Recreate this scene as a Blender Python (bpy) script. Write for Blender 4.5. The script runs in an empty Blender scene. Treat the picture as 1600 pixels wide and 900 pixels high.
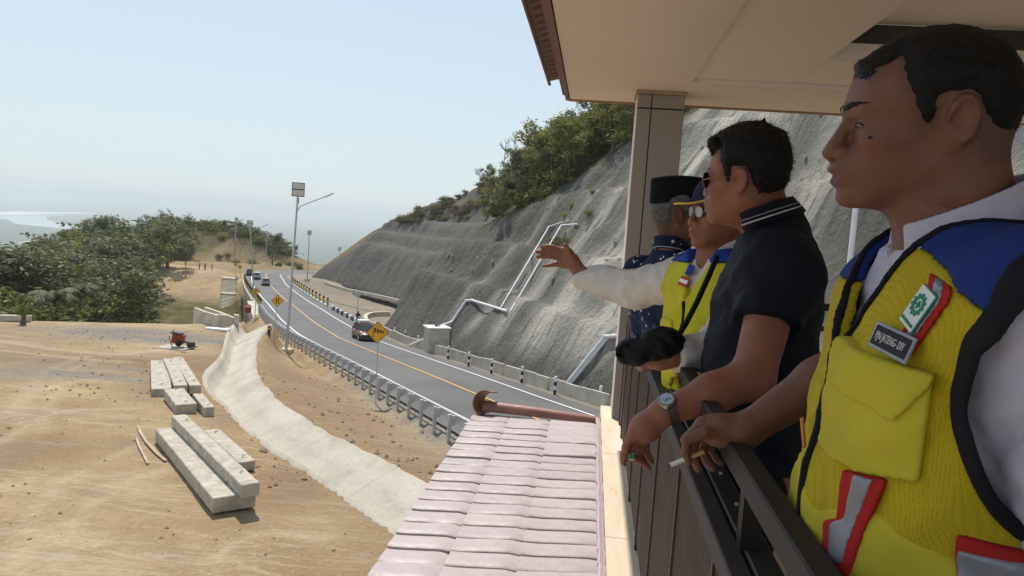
import bpy, bmesh, math, random
import numpy as np
from mathutils import Vector, Matrix, noise as mnoise
random.seed(7); rng = np.random.default_rng(7)
SC = bpy.context.scene
COL = SC.collection

# ------------------------------------------------------------------ camera
CF, ROLL = 1200.0, math.radians(4.0)          # focal length in photo pixels, roll
_y8 = 357 + math.tan(ROLL) * (800 - 928)
PITCH = math.atan2((450 - _y8) * math.cos(ROLL), CF)
YAW = math.atan2((128 * math.cos(ROLL) - 93 * math.sin(ROLL)) * math.cos(PITCH), CF)
cF = np.array([-math.sin(YAW) * math.cos(PITCH), math.cos(YAW) * math.cos(PITCH), -math.sin(PITCH)])
_H = np.array([math.cos(YAW), math.sin(YAW), 0.0]); _U = np.cross(_H, cF)
cR = math.cos(ROLL) * _H + math.sin(ROLL) * _U
cU = -math.sin(ROLL) * _H + math.cos(ROLL) * _U
cam_data = bpy.data.cameras.new('camera'); cam = bpy.data.objects.new('camera', cam_data); COL.objects.link(cam)
cam.matrix_world = Matrix(((cR[0], cU[0], -cF[0], 0), (cR[1], cU[1], -cF[1], 0), (cR[2], cU[2], -cF[2], 0), (0, 0, 0, 1)))
cam_data.sensor_width = 36.0; cam_data.lens = CF / 1600 * 36.0
cam_data.clip_start = 0.05; cam_data.clip_end = 90000
SC.camera = cam
def ray(px, py): return cF + cR * (px - 800) / CF - cU * (py - 450) / CF
def PZ(px, py, z): r = ray(px, py); return r * (z / r[2])          # photo pixel -> point on the level z (eye level = 0)
def PY(px, py, y): r = ray(px, py); return r * (y / r[1])          # photo pixel -> point at the distance y

# ------------------------------------------------------------------ light
SUN_EL, SUN_AZ = math.radians(58), math.radians(-27)      # azimuth from +Y (ahead), negative = to the left
sdir = Vector((math.sin(SUN_AZ) * math.cos(SUN_EL), math.cos(SUN_AZ) * math.cos(SUN_EL), math.sin(SUN_EL)))
W = bpy.data.worlds.new('World'); SC.world = W; W.use_nodes = True
wn = W.node_tree.nodes; wl = W.node_tree.links
sky = wn.new('ShaderNodeTexSky'); sky.sky_type = 'NISHITA'; sky.sun_disc = False
sky.sun_elevation = SUN_EL; sky.sun_rotation = SUN_AZ
sky.altitude = 300; sky.air_density = 1.0; sky.dust_density = 0.5; sky.ozone_density = 2.0
bg = wn['Background']; bg.inputs[1].default_value = 0.14
# pale dry-season haze in the sky: the clear-sky model whitened, most of all towards the horizon
_tc = wn.new('ShaderNodeTexCoord'); _sx = wn.new('ShaderNodeSeparateXYZ'); wl.new(_tc.outputs['Generated'], _sx.inputs[0])
_mr = wn.new('ShaderNodeMapRange'); _mr.inputs[1].default_value = 0.0; _mr.inputs[2].default_value = 0.75; _mr.inputs[3].default_value = .92; _mr.inputs[4].default_value = .35
wl.new(_sx.outputs[2], _mr.inputs[0]); _mx = wn.new('ShaderNodeMix'); _mx.data_type = 'RGBA'
wl.new(_mr.outputs[0], _mx.inputs[0]); wl.new(sky.outputs[0], _mx.inputs[6]); _mx.inputs[7].default_value = (4.6, 5.25, 5.55, 1); wl.new(_mx.outputs[2], bg.inputs[0])
sl = bpy.data.lights.new('sun', 'SUN'); sl.energy = 4.2; sl.angle = math.radians(0.5); sl.color = (1.0, 0.95, 0.87)
so = bpy.data.objects.new('sun', sl); COL.objects.link(so)
so.rotation_euler = sdir.to_track_quat('Z', 'Y').to_euler()
SC.view_settings.view_transform = 'Standard'; SC.view_settings.look = 'None'
SC.view_settings.exposure = 0.1; SC.view_settings.gamma = 1.0
SC.cycles.max_bounces = 6; SC.cycles.diffuse_bounces = 4; SC.cycles.volume_bounces = 1
SC.cycles.transparent_max_bounces = 12

# ------------------------------------------------------------------ materials
class NT:
    def __init__(s, name):
        s.m = bpy.data.materials.new(name); s.m.use_nodes = True
        s.n = s.m.node_tree.nodes; s.l = s.m.node_tree.links; s.b = s.n['Principled BSDF']
        s.b.inputs['Specular IOR Level'].default_value = 0.3
    def node(s, t, **kw):
        x = s.n.new(t)
        for k, v in kw.items():
            if k.startswith('i_'):
                key = k[2:]; key = int(key) if key.isdigit() else key.replace('_', ' ')
                x.inputs[key].default_value = v
            else: setattr(x, k, v)
        return x
    def link(s, a, b): s.l.new(a, b)
    def coords(s, kind='Object', scale=(1, 1, 1)):
        t = s.node('ShaderNodeTexCoord'); mp = s.node('ShaderNodeMapping'); mp.inputs['Scale'].default_value = scale
        s.link(t.outputs[kind], mp.inputs[0]); return mp.outputs[0]
    def noise(s, vec, scale, detail=4, rough=0.55, dist=0.0):
        x = s.node('ShaderNodeTexNoise'); x.inputs['Scale'].default_value = scale; x.inputs['Detail'].default_value = detail
        x.inputs['Roughness'].default_value = rough; x.inputs['Distortion'].default_value = dist
        s.link(vec, x.inputs['Vector']); return x.outputs['Fac']
    def ramp(s, fac, stops):
        r = s.node('ShaderNodeValToRGB'); e = r.color_ramp.elements
        while len(e) < len(stops): e.new(0.5)
        for i, (p, c) in enumerate(stops):
            e[i].position = p; e[i].color = (c if isinstance(c, (tuple, list)) else (c, c, c))[:3] + (1,) if isinstance(c, tuple) else (c, c, c, 1)
        s.link(fac, r.inputs[0]); return r.outputs[0]
    def mix(s, fac, a, b, mode='MIX'):
        x = s.node('ShaderNodeMix', data_type='RGBA', blend_type=mode)
        for i, v in ((0, fac), (6, a), (7, b)):
            if hasattr(v, 'links') or hasattr(v, 'is_linked'): s.link(v, x.inputs[i])
            else: x.inputs[i].default_value = v if i == 0 else (tuple(v) + (1,) if len(v) == 3 else v)
        return x.outputs[2]
    def math(s, op, a, b=0.0):
        x = s.node('ShaderNodeMath', operation=op)
        for i, v in ((0, a), (1, b)):
            if hasattr(v, 'is_linked'): s.link(v, x.inputs[i])
            else: x.inputs[i].default_value = v
        return x.outputs[0]
    def color(s, c):
        if hasattr(c, 'is_linked'): s.link(c, s.b.inputs['Base Color'])
        else: s.b.inputs['Base Color'].default_value = tuple(c) + (1,)
    def bump(s, h, strength=0.5, dist=0.02):
        x = s.node('ShaderNodeBump'); x.inputs['Strength'].default_value = strength; x.inputs['Distance'].default_value = dist
        s.link(h, x.inputs['Height']); s.link(x.outputs[0], s.b.inputs['Normal'])
    def attr(s, name):
        x = s.node('ShaderNodeAttribute'); x.attribute_name = name; return x
MATS = {}
def simple(name, col, rough=0.7, var=0.18, scale=8.0, metal=0.0, bump=0.0, bscale=None, spec=0.3, bdist=0.01, detail=4):
    """a colour with procedural blotches and grain"""
    if name in MATS: return MATS[name]
    t = NT(name); v = t.coords(); n = t.noise(v, scale, detail)
    a = tuple(min(1, c * (1 - var)) for c in col); b = tuple(min(1, c * (1 + var)) for c in col)
    t.color(t.ramp(n, [(0.3, a), (0.7, b)]))
    t.b.inputs['Roughness'].default_value = rough; t.b.inputs['Metallic'].default_value = metal
    t.b.inputs['Specular IOR Level'].default_value = spec
    if bump: t.bump(t.noise(v, bscale or scale * 4, 3), bump, bdist)
    MATS[name] = t.m; return t.m

# ------------------------------------------------------------------ object helpers
def mesh_obj(name, verts, faces, mat=None, parent=None, smooth=False, loc=None):
    me = bpy.data.meshes.new(name)
    me.from_pydata([tuple(map(float, v)) for v in verts] if not isinstance(verts, np.ndarray) else verts.tolist(), [],
                   faces if not isinstance(faces, np.ndarray) else faces.tolist())
    if smooth: me.polygons.foreach_set('use_smooth', [True] * len(me.polygons))
    me.update()
    o = bpy.data.objects.new(name, me); COL.objects.link(o)
    if mat is not None:
        for m in (mat if isinstance(mat, (list, tuple)) else [mat]): me.materials.append(m)
    if parent is not None: o.parent = parent
    if loc is not None: o.location = tuple(map(float, loc))
    return o
def tag(o, label=None, cat=None, group=None, kind=None):
    if label: o['label'] = label
    if cat: o['category'] = cat
    if group: o['group'] = group
    if kind: o['kind'] = kind
    return o
def empty(name, loc=(0, 0, 0), rz=0.0):
    o = bpy.data.objects.new(name, None); COL.objects.link(o); o.location = tuple(map(float, loc)); o.rotation_euler = (0, 0, rz)
    o.empty_display_size = 0.2; return o
def copy_tree(o, parent=None):
    c = o.copy(); COL.objects.link(c)
    if parent is not None: c.parent = parent
    for ch in list(o.children): copy_tree(ch, c)
    return c
class MB:
    """collects boxes, bars, tubes, lathes and prisms, builds ONE mesh"""
    def __init__(s): s.v = []; s.f = []
    def add(s, vs, fs):
        n = len(s.v); s.v += [tuple(map(float, v)) for v in vs]; s.f += [tuple(i + n for i in f) for f in fs]; return s
    def box(s, x0, x1, y0, y1, z0, z1, bev=0.0):
        return s.obox(((x0 + x1) / 2, (y0 + y1) / 2, (z0 + z1) / 2), (x1 - x0, y1 - y0, z1 - z0), bev=bev)
    def obox(s, c, size, rot=None, bev=0.0):
        hx, hy, hz = [q / 2 for q in size]; c = Vector(c)
        if bev <= 0:
            vs = [Vector((sx * hx, sy * hy, sz * hz)) for sz in (-1, 1) for sy in (-1, 1) for sx in (-1, 1)]
            fs = [(0, 2, 3, 1), (4, 5, 7, 6), (0, 1, 5, 4), (2, 6, 7, 3), (0, 4, 6, 2), (1, 3, 7, 5)]
        else:
            b = min(bev, hx * .49, hy * .49, hz * .49); vs = []; idx = {}
            for sz in (-1, 1):
                for sy in (-1, 1):
                    for sx in (-1, 1):
                        for ax in range(3):
                            p = [sx * (hx - b), sy * (hy - b), sz * (hz - b)]; h = (hx, hy, hz)
                            p[ax] = (sx, sy, sz)[ax] * h[ax]; idx[(sx, sy, sz, ax)] = len(vs); vs.append(Vector(p))
            fs = []
            def q(*k): fs.append(tuple(idx[i] for i in k))
            for g in (-1, 1):
                r = lambda l: l if g > 0 else l[::-1]
                q(*r([(g, -1, -1, 0), (g, 1, -1, 0), (g, 1, 1, 0), (g, -1, 1, 0)]))
                q(*r([(-1, g, -1, 1), (-1, g, 1, 1), (1, g, 1, 1), (1, g, -1, 1)]))
                q(*r([(-1, -1, g, 2), (1, -1, g, 2), (1, 1, g, 2), (-1, 1, g, 2)]))
            for a in (-1, 1):
                for b_ in (-1, 1):
                    q((a, b_, -1, 0), (a, b_, 1, 0), (a, b_, 1, 1), (a, b_, -1, 1)); q((a, -1, b_, 0), (a, 1, b_, 0), (a, 1, b_, 2), (a, -1, b_, 2))
                    q((-1, a, b_, 1), (1, a, b_, 1), (1, a, b_, 2), (-1, a, b_, 2))
            for a in (-1, 1):
                for b_ in (-1, 1):
                    for c_ in (-1, 1): q((a, b_, c_, 0), (a, b_, c_, 1), (a, b_, c_, 2))
        if rot is not None: vs = [rot @ v for v in vs]
        return s.add([c + v for v in vs], fs)
    def bar(s, a, b, w, h, up=(0, 0, 1), bev=0.0):
        a, b = Vector(a), Vector(b); d = b - a; L = d.length; y = d.normalized(); x = y.cross(Vector(up))
        if x.length < 1e-5: x = y.cross(Vector((1, 0, 0)))
        x.normalize(); z = x.cross(y)
        return s.obox((a + b) / 2, (w, L, h), Matrix((x, y, z)).transposed(), bev)
    def tube(s, pts, r, n=10, cap=True):
        pts = [Vector(p) for p in pts]; rs = r if isinstance(r, (list, tuple)) else [r] * len(pts); rings = []; up = None
        for i, p in enumerate(pts):
            d = (pts[min(i + 1, len(pts) - 1)] - pts[max(i - 1, 0)]).normalized()
            if up is None: up = d.orthogonal().normalized()
            x = (up - d * up.dot(d)); x = x.normalized() if x.length > 1e-6 else d.orthogonal().normalized(); up = x; y = d.cross(x)
            rings.append([p + (x * math.cos(t) + y * math.sin(t)) * rs[i] for t in [2 * math.pi * k / n for k in range(n)]])
        vs = [v for r_ in rings for v in r_]; fs = []
        for i in range(len(pts) - 1):
            for k in range(n): fs.append((i * n + k, i * n + (k + 1) % n, (i + 1) * n + (k + 1) % n, (i + 1) * n + k))
        if cap: fs.append(tuple(range(n))[::-1]); fs.append(tuple((len(pts) - 1) * n + k for k in range(n)))
        return s.add(vs, fs)
    def prism(s, pts, off):
        """polygon (list of 3D points) extruded by the vector off"""
        off = Vector(off); p = [Vector(q) for q in pts]; n = len(p)
        return s.add(p + [q + off for q in p], [tuple(range(n))[::-1], tuple(range(n, 2 * n))] + [(i, (i + 1) % n, n + (i + 1) % n, n + i) for i in range(n)])
    def build(s, name, mat=None, parent=None, smooth=False, loc=None, fix=True):
        o = mesh_obj(name, s.v, s.f, mat, parent, False, loc)
        if fix:
            bm = bmesh.new(); bm.from_mesh(o.data); bmesh.ops.recalc_face_normals(bm, faces=bm.faces); bm.to_mesh(o.data); bm.free()
        if smooth:
            o.data.polygons.foreach_set('use_smooth', [True] * len(o.data.polygons))
            if smooth != 'all':
                o.data.set_sharp_from_angle(angle=math.radians(40))
        return o
def sstep(a, b, x): t = np.clip((x - a) / (b - a), 0, 1); return t * t * (3 - 2 * t)
# cheap fractal value noise on numpy arrays
_perm = rng.random((256, 256)).astype(np.float64)
def vnoise(x, y):
    xi = np.floor(x).astype(int); yi = np.floor(y).astype(int); fx = x - xi; fy = y - yi
    fx = fx * fx * (3 - 2 * fx); fy = fy * fy * (3 - 2 * fy); g = lambda a, b: _perm[a % 256, b % 256]
    return (g(xi, yi) * (1 - fx) + g(xi + 1, yi) * fx) * (1 - fy) + (g(xi, yi + 1) * (1 - fx) + g(xi + 1, yi + 1) * fx) * fy
def fbm(x, y, oct=4):
    s = 0; a = 0.5
    for i in range(oct): s = s + a * (vnoise(x + 17.3 * i, y - 9.1 * i) - 0.5) * 2; x = x * 2.03; y = y * 2.03; a *= 0.5
    return s
def resample(pts, step):
    p = np.array(pts, float); seg = np.linalg.norm(np.diff(p, axis=0), axis=1); s = np.r_[0, np.cumsum(seg)]
    t = np.linspace(0, s[-1], max(2, int(s[-1] / step) + 1)); return np.stack([np.interp(t, s, p[:, k]) for k in range(p.shape[1])], 1)
def catmull(pts, per=8):
    p = np.array(pts, float); p = np.vstack([2 * p[0] - p[1], p, 2 * p[-1] - p[-2]]); out = []
    for i in range(1, len(p) - 2):
        for t in np.arange(per) / per:
            out.append(0.5 * ((2 * p[i]) + (-p[i-1] + p[i+1]) * t + (2*p[i-1] - 5*p[i] + 4*p[i+1] - p[i+2]) * t * t + (-p[i-1] + 3*p[i] - 3*p[i+1] + p[i+2]) * t ** 3))
    out.append(p[-2]); return np.array(out)
def poly_dist(px, py, line):
    """distance, signed side (+ = left of travel), arc position of the nearest point on a polyline"""
    best = np.full(px.shape, 1e9); side = np.zeros(px.shape); arc = np.zeros(px.shape); s0 = 0.0
    for a, b in zip(line[:-1], line[1:]):
        dx, dy = b[0] - a[0], b[1] - a[1]; L = math.hypot(dx, dy)
        if L < 1e-9: continue
        t = np.clip(((px - a[0]) * dx + (py - a[1]) * dy) / (L * L), 0, 1)
        ex = px - a[0] - t * dx; ey = py - a[1] - t * dy; d = np.hypot(ex, ey); m = d < best
        best = np.where(m, d, best); side = np.where(m, np.sign(dx * ey - dy * ex), side); arc = np.where(m, s0 + t * L, arc); s0 += L
    return best, side, arc
def grid_mesh(name, X, Y, Zv, mat, keep=None, attrs=None):
    ny, nx = X.shape; v = np.stack([X.ravel(), Y.ravel(), Zv.ravel()], 1)
    i = np.arange((ny - 1) * nx).reshape(ny - 1, nx)[:, :-1].ravel(); f = np.stack([i, i + 1, i + nx + 1, i + nx], 1)
    if keep is not None: f = f[keep[:-1, :-1].ravel()]
    o = mesh_obj(name, v, f, mat, smooth=True)
    for k, a in (attrs or {}).items():
        at = o.data.attributes.new(k, 'FLOAT', 'POINT'); at.data.foreach_set('value', a.ravel().astype(np.float32))
    return o

# ------------------------------------------------------------------ terrain functions (eye level is z = 0)
_rk = [(0, -6.6), (30, -8.9), (46.5, -10.5), (79, -13.5), (130, -16.5), (180, -18.7), (215, -19.3), (400, -20)]
CENTRE = catmull([(16, 2), (11.5, 12), (6.0, 23), (1.3, 31.5), (-2.6, 38.4), (-6.2, 44.7), (-10.9, 52.9), (-16.6, 62.5), (-24.0, 75.2), (-33.6, 92.5), (-41, 107), (-49.4, 123.6),
                  (-61, 146), (-73, 169.9), (-84.6, 194.4), (-91, 209), (-91, 221), (-82, 231), (-66, 236), (-40, 238), (0, 238)], 6)
CENTRE = resample(CENTRE, 2.0)
def zroad(y): return np.interp(y, [k[0] for k in _rk], [k[1] for k in _rk])
def zfield(y): return np.interp(y, [0, 28, 60, 80], [-9, -9, -10.3, -10.6])
DL = resample(catmull([(-30.5, 64.5), (-29.04, 59.6), (-23.3, 46.9), (-20.9, 40.2), (-18.5, 36.1), (-16.34, 33.4), (-13.93, 30.14), (-11.25, 27.12), (-9.07, 25.1), (-6.61, 22.63), (-4.0, 20.1), (2, 15)], 5), .5)
DR = resample(catmull([(-27.8, 65), (-25.0, 56.5), (-22.0, 49.3), (-18.6, 41.9), (-16.2, 37.7), (-14.0, 34.4), (-12.0, 32.0), (-9.9, 29.6), (-8.1, 27.9), (-7.0, 26.9), (-5.06, 25.15), (-2.0, 22), (4, 17)], 5), .5)
NS = 110
DL = resample(DL, 1e-9 + np.linalg.norm(np.diff(DL, axis=0), axis=1).sum() / NS)[:NS]; DR = resample(DR, 1e-9 + np.linalg.norm(np.diff(DR, axis=0), axis=1).sum() / NS)[:NS]
DM = (DL + DR) / 2
DPROF = [(0, 0.03), (.10, -.35), (.22, -.95), (.30, -1.0), (.62, -.50), (1, 0.04)]      # across the ditch: fraction, depth
def yedge(x): return np.interp(x, [-90, -60, -45, -38, -30, -25], [47, 50, 53, 58, 63, 66]) + 1.2 * fbm(x * .11, x * 0 + 3.3, 3)
def ground_z(x, y):
    d, side, arc = poly_dist(x, y, CENTRE); ya = y
    d = d * side                                                    # + on the left of the road
    zr = zroad(ya)
    zf = zfield(y) + 0.10 * fbm(x * .12, y * .12, 4) + .05 * fbm(x * .6, y * .6, 3)
    ye = yedge(x)
    # gully beyond the field, far bank rising to the old track, valley to the left
    low = -26 - 0.10 * np.clip(-x - 95, 0, 200) + 1.5 * fbm(x * .03, y * .03, 3)
    bank = np.interp(y, [70, 146, 196, 206, 300], [-27, -26, -18.2, -18.2, -20]) + .5 * fbm(x * .05 + 9, y * .05, 4)
    bank = np.where(x < -125, bank - np.clip((-125 - x) * .42, 0, 90), bank)
    far = np.where(y < 146, low * (1 - sstep(120, 146, y)) + bank * sstep(120, 146, y), bank)
    zl = zf * (1 - sstep(ye, ye + 20, y)) + far * sstep(ye, ye + 20, y)
    zl = zl + .35 * fbm(x * .25, y * .25, 4) * sstep(ye, ye + 8, y)
    # brown mound above the track
    cx = np.interp(x, [-230, -190, -165, -150, -138, -127, -118, -106, -93, -78, -66], [-70, -46, -28, -17, -11, -9.3, -10.0, -14.2, -18.4, -20.2, -21])
    mound = cx - np.clip(np.abs(y - 250) - 4, 0, 400) * .62 + .9 * fbm(x * .09, y * .09, 4)
    zl = np.maximum(zl, np.where(y > 190, mound, -99))
    wgul = sstep(104, 112, y) * (1 - sstep(176, 186, y))             # below the bridge
    w = sstep(6.3, 14, d) * (1 - wgul) + sstep(4.0, 9, d) * wgul
    zleft = (zr - .55 - .45 * sstep(40, 60, y)) * (1 - w) + zl * w
    zleft = np.where(d < 6.6, zr - .06 - (d > 5.4) * (d - 5.4) * .5 * (1 - wgul) - wgul * (6 + np.clip(d, -3, 9)), zleft)
    right = zr - .06 - sstep(104, 114, y) * (1 - sstep(186, 200, y)) * 2.6 * sstep(5.6, 9, -d) + .12 * fbm(x * .4, y * .4, 3) * sstep(6.5, 9, -d)
    z = np.where(d > 0, zleft, right)
    z = np.where((d < 0) & (d > -5.6) & (wgul > 0), zr - .06 - wgul * 3, z)
    # behind the hills everything falls away to the plain
    fall = np.clip(y - 262, 0, 800) * .55 + np.clip(-x - 210, 0, 800) * .5
    return z - fall
def ground_carved(x, y):
    z = ground_z(x, y)
    m = (x > -34) & (x < 5) & (y > 14) & (y < 67)
    if m.any():
        xs, ys = x[m], y[m]; k = np.argmin((xs[:, None] - DM[None, :, 0]) ** 2 + (ys[:, None] - DM[None, :, 1]) ** 2, axis=1)
        a, b = DL[k], DR[k]; ab = b - a; L = np.hypot(ab[:, 0], ab[:, 1]); u = ((xs - a[:, 0]) * ab[:, 0] + (ys - a[:, 1]) * ab[:, 1]) / L ** 2
        dep = np.interp(u, [p[0] for p in DPROF], [p[1] for p in DPROF]); inside = sstep(0, .12, u) * (1 - sstep(.93, 1.0, u))
        zz = z[m]; base = zfield(ys); lip = np.exp(-np.clip(np.maximum(-u, u - 1) * L, 0, 9) / .8)
        z[m] = np.where((u > 0) & (u < 1), base + np.minimum(dep, 0.0) - .28 * inside - .06, zz * (1 - lip) + (base - .03) * lip - .10 * np.exp(-np.clip(np.maximum(-u, u - 1) * L, 0, 9) / .25))
    return z

# ---- ground material: dry tan earth with gravel patches and faint tracks
def earth_material():
    t = NT('dry_earth'); v = t.coords()
    big = t.noise(v, .09, 6, .62, .4); mid = t.noise(v, .7, 6, .65); fine = t.noise(v, 6, 5, .7); peb = t.noise(v, 22, 3, .6)
    c = t.ramp(big, [(.30, (.25, .168, .088)), (.48, (.38, .275, .150)), (.62, (.46, .350, .200)), (.78, (.50, .40, .245))])
    c = t.mix(t.ramp(mid, [(.38, 0.0), (.68, .75)]), c, (.28, .195, .12))
    c = t.mix(t.ramp(fine, [(.52, 0.0), (.75, .55)]), c, (.58, .47, .33))
    c = t.mix(t.ramp(peb, [(.60, 0.0), (.72, .6)]), c, (.20, .14, .09))
    st = t.coords('Object', (.12, .9, .5)); tr = t.noise(st, .7, 5, .6, 1.2)
    c = t.mix(t.ramp(tr, [(.47, 0.0), (.5, .35), (.53, 0.0)]), c, (.56, .48, .36))
    c = t.mix(t.math('MULTIPLY', t.attr('dark').outputs['Fac'], t.ramp(mid, [(.35, .9), (.7, .25)])), c, (.22, .145, .085))
    c = t.mix(t.math('MULTIPLY', t.attr('track').outputs['Fac'], t.ramp(fine, [(.3, .15), (.6, .5)])), c, (.55, .46, .33))
    gr = t.attr('gravel'); gn = t.noise(v, 9, 4, .75)
    gc = t.ramp(gn, [(.3, (.12, .11, .10)), (.55, (.24, .22, .20)), (.75, (.42, .39, .35))])
    gm = t.math('MULTIPLY', gr.outputs['Fac'], t.ramp(t.noise(v, .6, 5, .7), [(.30, 0.25), (.55, 1.0)]))
    c = t.mix(gm, c, gc)
    veg = t.attr('scrub'); vn = t.noise(v, .35, 6, .7)
    vc = t.ramp(vn, [(.35, (.055, .065, .025)), (.55, (.13, .11, .05)), (.72, (.24, .17, .085))])
    c = t.mix(veg.outputs['Fac'], c, vc)
    t.color(c); t.b.inputs['Roughness'].default_value = .95; t.b.inputs['Specular IOR Level'].default_value = .1
    h = t.math('ADD', t.math('MULTIPLY', mid, .5), t.math('ADD', t.math('MULTIPLY', fine, .35), t.math('MULTIPLY', peb, .22)))
    t.bump(h, .9, .22); return t.m
def axis(parts):
    out = []
    for a, b, s in parts: out += list(np.arange(a, b, s))
    return np.array(out + [parts[-1][1]])
xs = axis([(-420, -200, 8), (-200, -60, 2.0), (-60, -34, .7), (-34, 4, .33), (4, 30, 1.5), (30, 200, 8)])
ys = axis([(-30, 14, 2), (14, 66, .33), (66, 120, 1.0), (120, 270, 1.6), (270, 700, 14)])
GX, GY = np.meshgrid(xs, ys); GZ = ground_carved(GX.copy(), GY.copy())
_d, _s, _a = poly_dist(GX, GY, CENTRE); _d = _d * _s
def blob(px, py, rx, ry, z=-9.8):
    c = PZ(px, py, z); return np.exp(-(((GX - c[0]) / rx) ** 2 + ((GY - c[1]) / ry) ** 2) ** 1.5)
gravel = blob(195, 518, 7, 4.5) * .95 + blob(270, 522, 6, 2.5) * .8 + blob(110, 582, 5, 1.5, -9.4) * .5 + blob(20, 590, 3, 1.4, -9.4) * .6 + blob(150, 590, 5, .8, -9.4) * .5 + blob(225, 577, 2, .7, -9.4) * .7 + blob(60, 560, 6, 1.2, -9.4) * .4
gravel = np.maximum(gravel, sstep(7.5, 5.8, _d) * (_d > 0) * sstep(58, 40, GY) * .9); gravel = np.maximum(gravel, (_d < -5.2) * 0.85)
gravel = np.clip(gravel, 0, 1)
track = np.zeros_like(GX)
for pix, wd in (([(135, 545), (118, 551), (75, 572), (50, 600), (35, 630), (30, 670)], .22), ([(150, 552), (125, 565), (98, 585), (82, 620), (70, 680)], .22), ([(0, 660), (60, 610), (130, 590), (220, 585)], .3), ([(0, 700), (90, 650), (200, 640)], .25), ([(0, 520), (80, 530), (180, 540), (260, 532)], .45), ([(0, 535), (90, 545), (200, 556)], .35), ([(20, 900), (60, 800), (130, 740), (230, 700)], .16), ([(90, 900), (120, 820), (180, 770), (270, 740)], .16), ([(330, 900), (360, 860), (420, 840), (520, 850)], .14)):
    ln = catmull([PZ(a, b, -9.15)[:2] for a, b in pix], 6); td, _, _ = poly_dist(GX, GY, ln); track = np.maximum(track, np.exp(-(td / wd) ** 2))
darkp = np.clip(blob(330, 560, 3.5, 5, -9.4) + blob(420, 640, 2.2, 3, -9.1) + blob(180, 560, 4, 2, -9.4) * .8 + blob(470, 760, 1.6, 3, -9.05) * .8 + blob(250, 600, 2, 4, -9.2) * .7 + blob(60, 700, 3, 2, -9.0) * .6, 0, 1)
darkp = np.maximum(darkp, sstep(6.4, 7.5, _d) * sstep(15, 10, _d) * sstep(62, 45, GY) * .75)
scrub = np.clip(sstep(yedge(GX) + 4, yedge(GX) + 14, GY) * sstep(-60, -72, GX) * sstep(176, 160, GY) + (GX < -120) * sstep(176, 190, GY) * .8 * sstep(-17, -16, GZ) + sstep(236, 262, GY), 0, 1)
scrub = np.maximum(scrub, ((GY > 204) & (_d > 8) & (GX < -60)) * .38)
tag(grid_mesh('ground', GX, GY, GZ, earth_material(), attrs={'gravel': gravel, 'scrub': scrub, 'track': track, 'dark': darkp}), kind='structure')

# ---- far plain with estuary, and the sea
def plain_material():
    t = NT('plain'); v = t.coords(); n = t.noise(v, .0011, 8, .7); m = t.noise(v, .006, 6, .75)
    c = t.ramp(n, [(.35, (.035, .06, .03)), (.55, (.06, .085, .04)), (.7, (.12, .13, .075))])
    c = t.mix(t.ramp(m, [(.55, 0.0), (.75, .8)]), c, (.22, .2, .14)); t.color(c); t.b.inputs['Roughness'].default_value = .95; return t.m
PLZ = -350.0
px_ = np.linspace(-26000, 22000, 60); py_ = np.r_[np.linspace(250, 4000, 40), np.linspace(4400, 40000, 40)]
PX, PYY = np.meshgrid(px_, py_); PH = PLZ + 0 * PX
tag(grid_mesh('plain', PX, PYY, PH, plain_material()), kind='structure')
def water_material(name, col, rough):
    t = NT(name); v = t.coords(); n = t.noise(v, .004, 5, .6)
    t.color(t.ramp(n, [(.3, tuple(c * .85 for c in col)), (.7, col)])); t.b.inputs['Roughness'].default_value = rough
    t.b.inputs['Specular IOR Level'].default_value = .5; return t.m
def flat_poly(name, pix, z, mat):
    p = [PZ(a, b, z) for a, b in pix]; return tag(mesh_obj(name, p, [tuple(range(len(p)))], mat), kind='structure')
estuary = [(-40, 339), (10, 343), (25, 350), (55, 353), (75, 355), (105, 358), (122, 359), (118, 353), (100, 349), (74, 344), (72, 338), (110, 336.5), (150, 335.5), (100, 335.5), (40, 337), (0, 337.5), (-40, 337)]
flat_poly('estuary_water', estuary, PLZ + 2, water_material('estuary', (.42, .5, .55), .5))
flat_poly('surf_water', [(-260, 326.5), (-60, 331), (30, 330.2), (70, 331), (150, 332), (152, 333.4), (90, 334), (30, 336.3), (-60, 337), (-260, 333)], PLZ + 4, water_material('surf', (.85, .88, .9), .8))  # near-white strip: sun glare on the sea painted as colour
flat_poly('plain_road', [(28, 379), (58, 374), (64, 370), (73, 369), (72, 373), (60, 376), (30, 381)], PLZ + 5, simple('pale_road', (.5, .47, .42), .9))
# ---- haze over the whole scene
hz = NT('haze'); hz.n.remove(hz.b); pv = hz.node('ShaderNodeVolumePrincipled')
pv.inputs['Color'].default_value = (.78, .835, .87, 1); pv.inputs['Density'].default_value = .00013; pv.inputs['Anisotropy'].default_value = .25
hz.link(pv.outputs[0], hz.n['Material Output'].inputs['Volume'])
hb = MB().box(-26500, 22500, -200, 40500, -352, 75).build('haze', hz.m); tag(hb, kind='stuff')

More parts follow.
